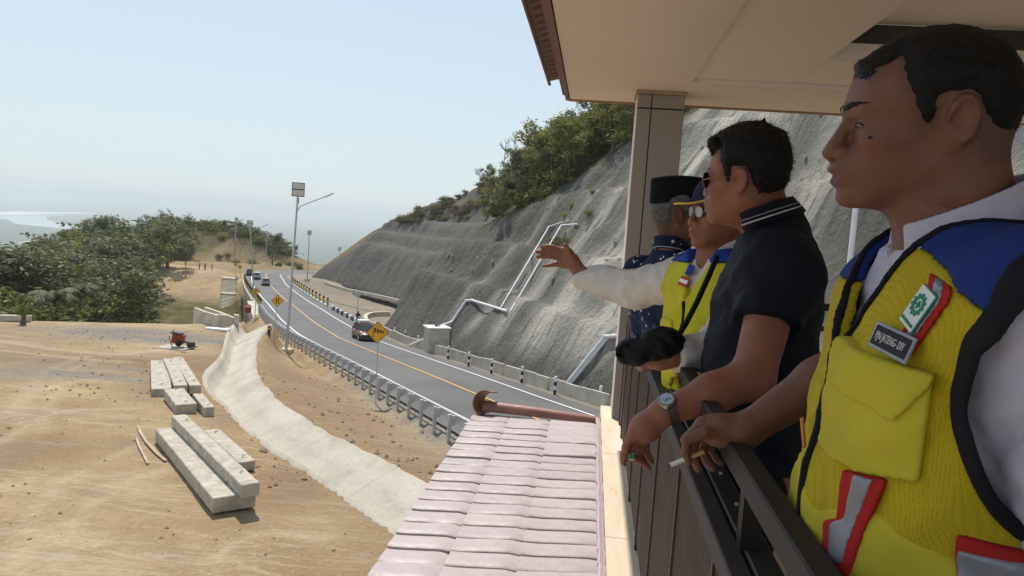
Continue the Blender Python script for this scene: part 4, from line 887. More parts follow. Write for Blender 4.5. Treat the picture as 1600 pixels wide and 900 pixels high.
for (c_, d_) in ((.0, 1.13), (1.136, 2.25), (2.258, 2.352)):
    MB().box(-.003, .004, .012, CY1 - CY0, c_, d_).build('cladding_tile', sunlit_side, co); MB().box(cw - .004, cw + .003, .012, CY1 - CY0, c_, d_).build('cladding_tile', tile_m, co)
MB().box(-.015, cw + .015, -.015, CY1 - CY0 + .01, 2.354, 2.379, bev=.003).build('capital_trim', rust_l, co)
# ledge with rust stains
t = NT('rust_stained_paint'); v = t.coords(); n = t.noise(t.coords('Object', (6, 1.2, 1)), 1.4, 6, .7, .6); n2 = t.noise(v, 9, 4, .6)
c = t.ramp(n, [(.30, (.62, .40, .20)), (.42, (.66, .54, .39)), (.60, (.68, .60, .47))]); c = t.mix(t.ramp(n2, [(.6, 0.0), (.8, .5)]), c, (.60, .42, .24)); t.color(c); t.b.inputs['Roughness'].default_value = .8; t.bump(n2, .2, .004)
le = empty('ledge', (.1, 3, LZ)); tag(le, 'narrow cream painted ledge streaked with orange rust below the balcony screen', 'ledge')
LX0, LX1 = .160, .300
yy = -.5; k = 0
while yy < 5.99: e = min(6.0, yy + 1.3); MB().box(LX0 - .1, LX1 + .02 - .1, yy - 3, e - .002 - 3, -.22, 0, bev=.003).build('ledge_slab', t.m, le); yy = e
bl = empty('building_wall', (1.5, 3, -5)); tag(bl, 'pavilion wall below the balcony ledge', 'wall')
MB().box(LX0 + .02 - 1.5, 6, -4, 2.9, -4.5, -LZ * 0 + 3.40).build('wall_face', plaster('wall_paint', (.6, .52, .42)), bl)
# balcony floor
tag(MB().box(.31, 7, -2.5, 5.55, FLOOR - .12, FLOOR).build('balcony_floor', simple('floor_tile', (.10, .09, .085), .5, .2, 3)), kind='structure')
# lower tiled roof
RZ = -1.43; ra = PZ(745, 641, RZ); rb_ = PZ(575, 900, RZ); RX0 = (ra[0] + rb_[0]) / 2; RX1 = LX0 - .002; RY1 = 5.62
lr = empty('lower_roof', (RX0, RY1, RZ)); tag(lr, 'sunlit roof of faded mauve metal tiles in three columns below the balcony', 'roof')
MB().box(0, RX1 - RX0, -4.9, 0, -.05, -.012).build('roof_deck', brown, lr)
t = NT('faded_metal_tile'); v = t.coords(); oi = t.node('ShaderNodeObjectInfo'); n = t.noise(v, 3.5, 5, .6); n2 = t.noise(v, 22, 4, .6)
c = t.ramp(n, [(.3, (.35, .285, .285)), (.55, (.45, .38, .375)), (.75, (.54, .47, .45))]); c = t.mix(t.ramp(n2, [(.62, 0.0), (.8, .5)]), c, (.62, .52, .46))
c = t.mix(t.math('MULTIPLY', oi.outputs['Random'], .35), c, (.56, .48, .46)); st = t.noise(v, 5, 3, .5); c = t.mix(t.ramp(st, [(.70, 0.0), (.76, .35)]), c, (.45, .25, .12)); t.color(c)
t.b.inputs['Roughness'].default_value = .52; t.b.inputs['Metallic'].default_value = .0; t.b.inputs['Specular IOR Level'].default_value = .7; t.bump(t.noise(v, 7, 3), .30, .02); tm = t.m
tm2 = simple('dented_tile', (.43, .31, .27), .38, .25, 7, bump=.6, bscale=9, bdist=.03, spec=.6)
colx = [0, .272, .571, (RX1 - RX0)]; pitch = .148; skew = .17
for ci in range(3):
    wdt = colx[ci + 1] - colx[ci]; vs_m = []
    for var in range(5):
        mb = MB(); nx = 6; ny = 3; Rr_ = random.Random(ci * 10 + var); dent = [(Rr_.uniform(0, wdt), Rr_.uniform(0, pitch), Rr_.uniform(-.006, .005), Rr_.uniform(.02, .06)) for _ in range(4)]
        def hgt(x, y): return sum(a * math.exp(-((x - dx) ** 2 + (y - dy) ** 2) / s ** 2) for dx, dy, a, s in dent) + .0012 * math.sin(x / wdt * math.pi)
        rows = [(-.003, -.024), (-.003, .002), (.006, .008), (.05, .006), (.10, .003), (pitch + .012, -.005)]
        for (y, z) in rows:
            for i in range(nx + 1):
                x = wdt * i / nx; edge = -.010 if i == nx else (.004 if i == 0 else 0); mb.v.append((x + (.006 if i == nx else 0), y - skew * x * 1.0 * -1, z + hgt(x, max(y, 0)) * (z > -.02) + edge))
        m = nx + 1
        for j in range(len(rows) - 1):
            for i in range(nx): mb.f.append((j * m + i, j * m + i + 1, (j + 1) * m + i + 1, (j + 1) * m + i))
        o = mb.build('roof_tile', tm, smooth=True); vs_m.append(o.data); bpy.data.objects.remove(o)
    yk = -4.85 + ci * .037
    while yk < -.16:
        o = bpy.data.objects.new('roof_tile', random.choice(vs_m)); COL.objects.link(o); o.parent = lr; o.location = (colx[ci], yk, random.uniform(-.002, .003)); o.rotation_euler = (random.uniform(-.012, .02), random.uniform(-.008, .008), random.uniform(-.008, .008))
        if ci == 2 and yk > -1.0 and yk < -.3: o.rotation_euler = (.05, random.uniform(-.03, .03), random.uniform(-.05, .05))
        yk += pitch * random.uniform(.985, 1.015)
yk = -4.85
while yk < -.1:                                                     # narrow upturned flashing pieces beside the ledge
    o = MB().obox((0, pitch / 2, .012), (.035, pitch * .98, .022), None, bev=.008).build('flashing_piece', tm, lr, loc=(RX1 - RX0 - .022, yk, .012)); o.rotation_euler = (.05, .35, random.uniform(-.03, .03)); yk += pitch
# ridge cap
rc = empty('ridge_cap', (RX0, RY1, RZ)); tag(rc, 'long brown half-round ridge cap lying across the far edge of the mauve roof', 'ridge cap')
cap_m = simple('cap_brown', (.26, .115, .085), .42, .2, 5, bump=.15, spec=.5)
def half_shell(prof, a0, a1, m, th, name, parent, axis='x'):
    """half-round shell: profile of (position along the axis, radius)"""
    mb = MB(); K = len(prof)
    for rr in (0, -th):
        for (x, r) in prof:
            for i in range(m):
                a = math.radians(a0 + (a1 - a0) * i / (m - 1)); c_, s_ = -math.cos(a) * (r + rr), math.sin(a) * (r + rr); mb.v.append((x, c_, s_) if axis == 'x' else (c_, x, s_))
    for s, fl in ((0, 0), (K * m, 1)):
        for j in range(K - 1):
            for i in range(m - 1): mb.f.append((s + j * m + i, s + j * m + i + 1, s + (j + 1) * m + i + 1, s + (j + 1) * m + i))
    for i in range(m - 1):
        mb.f.append((i, i + 1, K * m + i + 1, K * m + i)); e = (K - 1) * m; mb.f.append((e + i, e + i + 1, K * m + e + i + 1, K * m + e + i))
    for j in range(K - 1):
        for i in (0, m - 1): mb.f.append((j * m + i, (j + 1) * m + i, K * m + (j + 1) * m + i, K * m + j * m + i))
    return mb.build(name, cap_m, parent, smooth=True)
L_ = RX1 - RX0
o = half_shell([(0.03, .058), (.45, .053), (L_ - .02, .038)], 0, 180, 13, .006, 'cap_body', rc); o.rotation_euler = (math.radians(12), math.radians(1.0), math.radians(-2)); o.location = (.02, .06, .022)
o = half_shell([(-.10, .098), (-.07, .092), (.08, .086)], -75, 105, 17, .008, 'end_cap', rc, 'y'); o.rotation_euler = (math.radians(-8), math.radians(0), math.radians(-16)); o.location = (.10, .03, .070)
# woven screen panels with their frame, inner hand rail
t = NT('woven_bamboo'); v = t.coords(); wv = t.node('ShaderNodeTexWave', wave_type='BANDS', bands_direction='DIAGONAL'); wv.inputs['Scale'].default_value = 34; wv.inputs['Distortion'].default_value = 1.6; wv.inputs['Detail'].default_value = 2
t.link(v, wv.inputs[0]); n = t.noise(v, 5, 5, .65); f3 = t.noise(t.coords('Object', (1, 8, 30)), 9, 4, .7)
c = t.ramp(n, [(.3, (.034, .018, .009)), (.55, (.075, .042, .022)), (.8, (.135, .080, .044))]); c = t.mix(t.ramp(wv.outputs['Fac'], [(.3, .65), (.6, 0.0)]), c, (.022, .013, .009)); c = t.mix(t.ramp(f3, [(.6, 0.0), (.8, .5)]), c, (.24, .17, .11)); t.color(c)
t.b.inputs['Roughness'].default_value = .7; t.bump(wv.outputs['Fac'], .6, .006); bam = t.m
iron = simple('painted_iron', (.026, .021, .019), .6, .2, 6, bump=.06, spec=.22); iron_b = simple('black_iron', (.012, .012, .014), .55, .2, 6, spec=.5); div_m = simple('panel_divider', (.05, .038, .03), .5, .2, 6)
SX = .288; ST = -.575
sc_ = empty('balcony_screen', (SX, 3, LZ)); tag(sc_, 'dark woven bamboo screen panels in an iron frame along the balcony edge', 'balcony screen')
yy = .3; 
while yy < 5.4:
    e = min(5.45, yy + .60); z0 = .035; z1 = ST - LZ - .03
    MB().box(0, .012, yy + .006 - 3, e - .006 - 3, z0, z1).build('woven_panel', bam, sc_); MB().box(-.006, .016, e - .006 - 3, e + .006 - 3, z0, z1).build('divider', div_m, sc_)
    MB().box(-.004, .03, e - .02 - 3, e + .02 - 3, -.0, .034).build('foot_bracket', iron, sc_); yy = e
MB().box(-.010, .030, .3 - 3, 5.5 - 3, ST - LZ - .05, ST - LZ, bev=.003).build('top_angle', simple('screen_frame', (.045, .037, .033), .6, .15, 6, spec=.22), sc_)
MB().box(.034, .085, .3 - 3, 5.5 - 3, ST - LZ - .02, ST - LZ + .006, bev=.003).build('flat_bar', iron_b, sc_)
for k in range(24): 
    yb = .6 + k * .21; MB().obox((.062, yb - 3, ST - LZ + .008), (.006, .008, .005)).build('rivet', steel, sc_)
hr = empty('hand_rail', (.332, 3, FLOOR)); tag(hr, 'dark iron hand rail along the inside of the balcony, under the two near men\'s arms', 'hand rail')
HZ0 = -.42 - FLOOR
MB().box(-.022, .022, .2 - 3, 5.45 - 3, HZ0 - .05, HZ0, bev=.004).build('top_bar', iron, hr)
for yb in (.62, 1.42, 2.42, 3.5, 4.6): MB().box(-.018, .018, yb - 3, yb + .036 - 3, 0, HZ0 - .046).build('post', iron, hr)
MB().box(-.012, .012, .2 - 3, 5.45 - 3, .42, .45).build('lower_bar', iron, hr)
# far railing with wire mesh
fr = empty('end_railing', (2.5, 5.42, FLOOR)); tag(fr, 'dark railing with wire mesh closing the far end of the balcony behind the men', 'railing')
MB().box(-1.8, 3, -.03, .03, HZ0 - .03, HZ0 + .02, bev=.004).build('top_bar', iron, fr); MB().box(-1.8, 3, -.02, .02, HZ0 - .17, HZ0 - .135).build('middle_bar', iron, fr); MB().box(-1.8, 3, -.02, .02, .06, .10).build('bottom_bar', iron, fr)
for k in range(7): MB().box(-1.8 + .8 * k, -1.76 + .8 * k, -.02, .02, 0, HZ0 - .031).build('post', iron, fr)
mb = MB()
for k in range(118): x = -1.75 + k * .04; mb.bar((x, 0, .1), (x, 0, HZ0 - .17), .004, .004, up=(0, 1, 0))
for k in range(18): z = .12 + k * .04; mb.bar((-1.76, .005, z), (3, .005, z), .004, .004)
m = mb.build('wire_mesh', simple('mesh_wire', (.30, .29, .27), .5), fr); m['kind'] = 'stuff'

# the pavilion is set out from the eye; bring it to its true size
for o in set(bpy.data.objects) - _before:
    if o.parent is None: o.location = o.location * .85; o.scale = o.scale * .85
FLOOR = -1.36
# ------------------------------------------------------------------ implicit-surface modelling for people and soft things
f4 = np.float32
def cone(a, b, ra, rb, k=.012, op='u', flat=None):
    a = np.array(a, f4); b = np.array(b, f4); ab = b - a; L2 = max(1e-9, float(ab @ ab)); c = (a + b) / 2; R = math.sqrt(L2) / 2 + max(ra, rb)
    def fn(P):
        q = P - a; t = np.clip((q @ ab) / L2, 0, 1); q = q - t[:, None] * ab
        return np.sqrt((q * q).sum(1)) - (ra + (rb - ra) * t)
    return (fn, c, R, k, op)
def ell(c, r, ax=None, k=.01, op='u'):
    c = np.array(c, f4); r = np.array(r, f4); M = None if ax is None else np.array(ax, f4); mr = float(r.min())
    def fn(P):
        q = P - c
        if M is not None: q = q @ M.T
        q = q / r; n = np.sqrt((q * q).sum(1)) + 1e-6; g = np.sqrt(((q / r) ** 2).sum(1)) + 1e-6
        return n * (n - 1) / g
    return (fn, c, float(r.max()), k, op)
def smin(a, b, k): h = np.clip(.5 + .5 * (b - a) / k, 0, 1); return b * (1 - h) + a * h - k * h * (1 - h)
def union(prims, P, cen=None, brad=0.0):
    """P (nb, n, 3); cen (nb, 3) centres of the blocks for culling"""
    nb, n, _ = P.shape; f = np.full((nb, n), .25, f4)
    for fn, c, R, k, op in prims:
        if cen is not None: m = np.linalg.norm(cen - c, axis=1) < R + brad + k + .06
        else: m = np.ones(nb, bool)
        if not m.any(): continue
        d = fn(P[m].reshape(-1, 3)).reshape(-1, n).astype(f4)
        f[m] = smin(f[m], d, k) if op == 'u' else -smin(-f[m], d, k)
    return f
_ED = [(0, 1), (2, 3), (4, 5), (6, 7), (0, 2), (1, 3), (4, 6), (5, 7), (0, 4), (1, 5), (2, 6), (3, 7)]
def surface(field, lo, hi, h):
    """field(P(nb,n,3), cen, brad) -> (nb,n).  Returns verts, quads of the zero level (surface nets on sparse blocks)"""
    B = 8; bs = B * h; lo = np.array(lo, float); nbk = np.maximum(1, np.ceil((np.array(hi) - lo) / bs).astype(int))
    g = np.stack(np.meshgrid(*[np.arange(n) for n in nbk], indexing='ij'), -1).reshape(-1, 3); cen = (lo + (g + .5) * bs).astype(f4); hd = bs * .87
    fc = field(cen[:, None, :], cen, hd)[:, 0]; act = np.abs(fc) < hd * 1.35 + .012; g = g[act]; cen = cen[act]
    off = np.stack(np.meshgrid(*[np.arange(B + 1)] * 3, indexing='ij'), -1).reshape(-1, 3)
    VK = []; VP = []; EK = []
    big = 1 << 20
    for s in range(0, len(g), 1200):
        gg = g[s:s + 1200]; L = gg[:, None, :] * B + off[None]; P = (lo + L * h).astype(f4)
        F = field(P, cen[s:s + 1200], hd).reshape(-1, B + 1, B + 1, B + 1)
        c8 = [F[:, i:i + B, j:j + B, k:k + B] for k in (0, 1) for j in (0, 1) for i in (0, 1)]
        neg = sum((c < 0).astype(np.int8) for c in c8); m = (neg > 0) & (neg < 8); idx = np.nonzero(m)
        if len(idx[0]):
            val = [c[idx] for c in c8]; acc = np.zeros((len(idx[0]), 3)); cnt = np.zeros(len(idx[0]))
            crn = np.array([(i, j, k) for k in (0, 1) for j in (0, 1) for i in (0, 1)], float)
            for a, b in _ED:
                va, vb = val[a], val[b]; x = (va < 0) != (vb < 0); t = np.where(x, va / np.where(x, va - vb, 1), 0)
                acc += np.where(x[:, None], crn[a] + (crn[b] - crn[a]) * t[:, None], 0); cnt += x
            cell = gg[idx[0]] * B + np.stack(idx[1:], 1); VK.append(cell); VP.append(lo + (cell + acc / cnt[:, None]) * h)
        N = F < 0
        for ax in range(3):
            sl0 = [slice(None)] + [slice(0, B)] * 3; sl1 = list(sl0); sl1[ax + 1] = slice(1, B + 1)
            a_, b_ = N[tuple(sl0)], N[tuple(sl1)]; e = np.nonzero(a_ != b_)
            if len(e[0]): EK.append(np.c_[gg[e[0]] * B + np.stack(e[1:], 1), np.full(len(e[0]), ax), a_[e]])
    VK = np.concatenate(VK); VP = np.concatenate(VP); EK = np.concatenate(EK)
    key = lambda c: ((c[:, 0] + 5) * 4096 + (c[:, 1] + 5)) * 4096 + (c[:, 2] + 5)
    kv = key(VK); o = np.argsort(kv); kv = kv[o]; VP = VP[o]; Q = []; ok = np.ones(len(EK), bool)
    i = EK[:, :3]; ax = EK[:, 3]; flip = EK[:, 4] == 1
    u = (ax + 1) % 3; v = (ax + 2) % 3; E3 = np.eye(3, dtype=int)
    for du, dv in ((0, 0), (1, 0), (1, 1), (0, 1)):
        kk = key(i - E3[u] * du - E3[v] * dv); p = np.searchsorted(kv, kk); p = np.minimum(p, len(kv) - 1); ok &= kv[p] == kk; Q.append(p)
    Q = np.stack(Q, 1); Q[~flip] = Q[~flip][:, ::-1]; Q = Q[ok]
    return VP, Q
SOFT = {'armhole_binding': 3, 'neck_binding': 3, 'zip': 3, 'vest_yoke': 3, 'vest_front': 3, 'lower_panel': 3, 'red_tape': 4, 'silver_tape': 4, 'chest_pocket': 3, 'pocket_flap': 3, 'vest_body': 3, 'hair': 2, 'eyebrow': 2, 'collar': 2, 'collar_stripe': 4, 'collar_piping': 4}
def relax(V, Q, it):
    e = np.concatenate([Q[:, [0, 1]], Q[:, [1, 2]], Q[:, [2, 3]], Q[:, [3, 0]]]); n = len(V)
    for k in range(it):
        acc = np.zeros((n, 3)); cnt = np.bincount(np.r_[e[:, 0], e[:, 1]], minlength=n).astype(float)
        for a in range(3): acc[:, a] = np.bincount(e[:, 0], V[e[:, 1], a], n) + np.bincount(e[:, 1], V[e[:, 0], a], n)
        V = V + (acc / np.maximum(cnt, 1)[:, None] - V) * (.6 if k % 2 == 0 else .45)
    return V
def sdf_obj(name, field, lo, hi, h, mat, parent, origin):
    V, Q = surface(field, lo, hi, h); V = relax(V, Q, SOFT.get(name, 0)); me = bpy.data.meshes.new(name); n = len(V); m = len(Q)
    me.vertices.add(n); me.vertices.foreach_set('co', (V - np.array(origin)).astype(f4).ravel()); me.loops.add(m * 4); me.loops.foreach_set('vertex_index', Q.astype(np.int32).ravel())
    me.polygons.add(m); me.polygons.foreach_set('loop_start', np.arange(0, m * 4, 4, dtype=np.int32)); me.update(calc_edges=True); me.validate()
    me.polygons.foreach_set('use_smooth', np.ones(len(me.polygons), bool)); me.materials.append(mat)
    o = bpy.data.objects.new(name, me); COL.objects.link(o); o.parent = parent; return o
def unit(v): v = np.array(v, float); return v / np.linalg.norm(v)
def view_axes(px, py, y, turn=0, nod=0):
    """head axes F, L, U in the plane across the line of sight: F points left in the picture, L towards the viewer"""
    p = PY(px, py, y); v = unit(p); L = -v; U = unit(cU - (cU @ v) * v); F = np.cross(L, U)
    a = math.radians(turn); F, L = F * math.cos(a) + L * math.sin(a), L * math.cos(a) - F * math.sin(a)
    b = math.radians(nod); F, U = F * math.cos(b) + U * math.sin(b), U * math.cos(b) - F * math.sin(b)
    return p, np.array([F, L, U])
def poly2(P, Q):
    """signed distance to a polygon in 2D, negative inside"""
    d = np.full(len(P), 1e9); s = np.ones(len(P)); n = len(Q)
    for i in range(n):
        a = np.array(Q[i]); b = np.array(Q[i - 1]); e = b - a; w = P - a; t = np.clip((w @ e) / (e @ e), 0, 1); q = w - t[:, None] * e; d = np.minimum(d, (q * q).sum(1))
        c1 = P[:, 1] >= a[1]; c2 = P[:, 1] < b[1]; c3 = e[0] * w[:, 1] > e[1] * w[:, 0]; s = np.where((c1 & c2 & c3) | (~c1 & ~c2 & ~c3), -s, s)
    return s * np.sqrt(d)
_hu = [-.120, -.114, -.104, -.09, -.075, -.06, -.045, -.03, -.01, .01, .022, .04, .06, .075]
_hf = [.070, .090, .0995, .0995, .1005, .1005, .098, .092, .086, .087, .0925, .0885, .080, .070]
_hw = [.010, .022, .034, .044, .052, .058, .062, .065, .067, .068, .069, .070, .067, .060]
_hb = [.035, .015, .0, -.02, -.035, -.045, -.05, -.06, -.06, -.06, -.06, -.06, -.06, -.05]
def head_prims(c, A, s=1.0, nose=1.0, jaw=1.0, fat=0.0, sf=1.0):
    T = lambda f, l, u: c + (A[0] * f * sf + A[1] * l + A[2] * u) * s
    cc = np.array(c, f4); M = np.array(A, f4)
    def face(P):
        q = ((P - cc) @ M.T) / s; q[:, 0] /= sf; u = q[:, 2]; uc = np.clip(u, _hu[0], _hu[-1]); ff = np.interp(uc, _hu, _hf); fb = np.interp(uc, _hu, _hb); w = np.interp(uc, _hu, _hw) * (1 + fat * np.clip(-uc * 8, 0, 1))
        a = (ff - fb) / 2; m = (ff + fb) / 2; r = (np.abs((q[:, 0] - m) / a) ** 2.3 + np.abs(q[:, 1] / w) ** 2.3) ** (1 / 2.3)
        d = (r - 1) * np.minimum(a, w) * .9; return np.maximum(d, np.maximum(u - _hu[-1], _hu[0] - u)) * s
    pr = [(face, cc, .14 * s, .012, 'u'), ell(T(-.008, 0, .036), np.array([.0885 * sf, .0755, .082]) * s, A, .03 * s)]
    E = lambda f, l, u, r, k=.008, op='u', ax=A: pr.append(ell(T(f, l, u), np.array((r[0] * sf,) + tuple(r[1:])) * s, ax, k * s, op))
    C = lambda a, b, ra, rb, k=.008, op='u': pr.append(cone(T(*a), T(*b), ra * s, rb * s, k * s, op))
    E(-.040, 0, .005, (.052, .060, .055), .03)
    C((.090, 0, .010), (.1060, 0, -.026), .0070, .0100 * nose, .010); E(.1075, 0, -.0355, (.0130 * nose, .0135 * nose, .0118), .008); 
    E(.0925, 0, -.062, (.020, .028, .026), .014)
    for g in (-1, 1):
        E(.0975, .0150 * g, -.0385, (.0135, .0092 * nose, .0100), .004); C((.0905, .008 * g, .0215), (.0770, .043 * g, .0205), .0082, .0075, .010)
        E(.0985, .030 * g, .0015, (.0120, .0135, .0065), .008, 's')
        E(.058, .046 * g, -.022, (.026, .017, .017), .020); C((-.006, .051 * g, -.050), (.072, .024 * g, -.1), .015 * jaw, .013, .022)
        E(.0712, .0325 * g, .0005, (.0145, .0165, .0125), .005)
        C((.0885, .020 * g, .0125), (.0790, .047 * g, .0110), .0030, .0026, .006); C((.0860, .026 * g, -.0125), (.0790, .042 * g, -.0135), .0028, .0028, .006)
        C((.0905, .019 * g, .0085), (.0815, .047 * g, .0070), .0014, .0012, .003, 's')
        pr.append(cone(T(.114, .009 * g, -.0445), T(.100, .007 * g, -.0445), .0032 * s, .003 * s, .002 * s, 's'))
        # ear
        ea = math.radians(14); Fe = A[0] * math.cos(ea) - A[2] * math.sin(ea) * -1; Ue = unit(A[2] * math.cos(ea) - A[0] * math.sin(ea)); Fe = unit(np.cross(A[1], Ue)); Ae = np.array([Fe, A[1], Ue])
        E(-.016, .0765 * g, -.006, (.0195, .0085, .0325), .005, 'u', Ae)
        e0 = np.array(T(-.017, .0845 * g, -.004)); prev = None
        for j in range(11):
            t_ = math.radians(-60 + 250 * j / 10); p = e0 + (-Fe * math.cos(t_) * -.0165 * -1 + Ue * math.sin(t_) * .028) * s + (-Fe * 0)
            p = e0 + (Fe * (-math.cos(t_)) * .0165 + Ue * math.sin(t_) * .029) * s
            if prev is not None: pr.append(cone(prev, p, .0042 * s, .0042 * s, .003 * s))
            prev = p
        pr.append(ell(T(-.011, .0895 * g, -.006), np.array([.0095, .010, .016]) * s, Ae, .004 * s, 's')); C((-.020, .0825 * g, .014), (-.024, .0835 * g, -.006), .0036, .0036, .004); C((-.024, .0835 * g, -.006), (-.013, .0815 * g, -.024), .0036, .0040, .004); E(-.007, .0725 * g, -.036, (.0085, .0055, .0095), .006)
        C((-.002, .071 * g, -.004), (-.001, .073 * g, -.014), .005, .005, .005)
    E(.1025, 0, -.0600, (.0145, .0250, .0072), .004); E(.1000, 0, -.0780, (.0145, .0230, .0085), .004); E(.120, 0, -.0690, (.016, .028, .0024), .003, 's')
    E(.0895, 0, -.102, (.0165, .023, .0150), .014)
    return pr, T
def torso_fn(c, A, tab, s=1.0):
    """tab rows: u, half depth, half width, centre f"""
    u_, a_, w_, m_ = [np.array(k, float) for k in zip(*sorted(tab))]; cc = np.array(c, f4); M = np.array(A, f4)
    def fn(P):
        q = ((P - cc) @ M.T) / s; u = np.clip(q[:, 2], u_[0], u_[-1]); a = np.interp(u, u_, a_); w = np.interp(u, u_, w_); m = np.interp(u, u_, m_)
        r = (np.abs((q[:, 0] - m) / a) ** 2.4 + np.abs(q[:, 1] / w) ** 2.4) ** (1 / 2.4); d = (r - 1) * np.minimum(a, w) * .85
        return np.maximum(d, np.maximum(q[:, 2] - u_[-1], u_[0] - q[:, 2])) * s
    return (fn, (c + A[2] * (u_[0] + u_[-1]) / 2 * s).astype(f4), (u_[-1] - u_[0]) / 2 * s + .12, .03, 'u')
def skin_material(name, col, tint=(.16, .06, .05)):
    t = NT(name); v = t.coords(); n = t.noise(v, 11, 5, .6); f = t.noise(v, 120, 3, .6); big = t.noise(v, 3.5, 3)
    c = t.ramp(n, [(.3, tuple(k * .78 for k in col)), (.7, tuple(k * 1.15 for k in col))]); c = t.mix(t.ramp(big, [(.45, 0.0), (.75, .45)]), c, (col[0] * 1.05, col[1] * .75, col[2] * .7)); c = t.mix(t.ramp(f, [(.55, 0.0), (.8, .35)]), c, tuple(k * .6 for k in col))
    c = t.mix(t.attr('lips').outputs['Fac'], c, tint); c = t.mix(t.attr('stubble').outputs['Fac'], c, tuple(k * .55 for k in col)); t.color(c)
    t.b.inputs['Roughness'].default_value = .52; t.b.inputs['Subsurface Weight'].default_value = .12; t.b.inputs['Subsurface Radius'].default_value = (.012, .005, .003); t.b.inputs['Subsurface Scale'].default_value = .6
    t.b.inputs['Specular IOR Level'].default_value = .38; pr_ = t.noise(v, 420, 2, .6); t.bump(t.math('ADD', t.math('ADD', f, t.math('MULTIPLY', pr_, .6)), t.math('MULTIPLY', t.noise(t.coords('Object', (1, 1, 3)), 38, 4, .6, .6), .9)), .55, .0022); return t.m
def paint_face(o, c, A, s, origin, sf=1.0, line=None):
    me = o.data; n = len(me.vertices); co = np.empty(n * 3, f4); me.vertices.foreach_get('co', co); q = ((co.reshape(-1, 3) + np.array(origin) - c) @ np.array(A).T) / s; q[:, 0] /= sf
    lip = np.exp(-(((q[:, 2] + .069) / .0135) ** 4)) * np.exp(-((q[:, 1] / .025) ** 4)) * (q[:, 0] > .075) * .65
    stb = np.clip(np.exp(-(((q[:, 2] + .052) / .010) ** 2)) * (np.abs(q[:, 1]) < .028) * (q[:, 0] > .07) * .35 + np.exp(-(((q[:, 2] + .10) / .018) ** 2)) * (q[:, 0] > .04) * .2, 0, 1)
    near = (np.abs(q[:, 0]) < .2) & (np.abs(q[:, 2]) < .2); hd = np.full(n, 1.0); hd[near] = poly2(q[near][:, [0, 2]], HAIRLINE); stb = np.maximum(stb, np.clip(1 - hd / .016, 0, 1) * .8 * (q[:, 2] > -.07) * (q[:, 0] < .075))
    for k, a in (('lips', lip), ('stubble', stb)): at = me.attributes.new(k, 'FLOAT', 'POINT'); at.data.foreach_set('value', a.astype(f4))
def cloth(name, col, wr=.5, scale=30, rough=.85, weave=None, hole=False):
    t = NT(name); v = t.coords(); n = t.noise(v, 5, 5, .6); f = t.noise(v, 260, 2); c = t.ramp(n, [(.3, tuple(k * .86 for k in col)), (.7, tuple(min(1, k * 1.08) for k in col))])
    if hole:
        vo = t.node('ShaderNodeTexVoronoi'); vo.inputs['Scale'].default_value = 330; vo.inputs['Randomness'].default_value = .15; t.link(v, vo.inputs['Vector']); c = t.mix(t.ramp(vo.outputs['Distance'], [(.25, .6), (.42, 0.0)]), c, tuple(k * .45 for k in col))
    t.color(c); t.b.inputs['Roughness'].default_value = rough; t.b.inputs['Specular IOR Level'].default_value = .2
    t.bump(t.math('ADD', t.math('MULTIPLY', t.noise(v, scale, 4, .6, .8), wr), t.math('MULTIPLY', f, .08)), .6, .006); return t.m
def wrinkle(P, amp, sc, seed=0, dirv=(0, 0, 1)):
    """smooth folds: a few sines bent by each other"""
    x, y, z = P[..., 0] * sc + seed, P[..., 1] * sc - seed * 1.7, P[..., 2] * sc + seed * .6
    w = np.sin(x * 1.1 + 1.7 * np.sin(y * .8 + z * .5)) * np.sin(z * 1.3 + 1.2 * np.sin(x * .9 - y * .7)) + .5 * np.sin(2.3 * y + 1.9 * np.sin(z * 1.1 + x * .6)) * np.sin(1.9 * z + x)
    return (amp * w).astype(f4)
hair_m = simple('black_hair', (.006, .005, .0045), .6, .4, 60, bump=.6, bscale=300, bdist=.002, spec=.2); hair_g = simple('grey_hair', (.085, .080, .075), .6, .5, 80, bump=.6, bscale=300, bdist=.002)
HAIRLINE = [(.0765, .060), (.062, .074), (.040, .086), (.040, .055), (.032, .030), (.0240, -.010), (.010, -.006), (.006, .030), (-.030, .032), (-.041, .0), (-.040, -.040), (-.048, -.060), (-.080, -.062), (-.16, .0), (-.16, .2), (.1, .2), (.1, .072)]
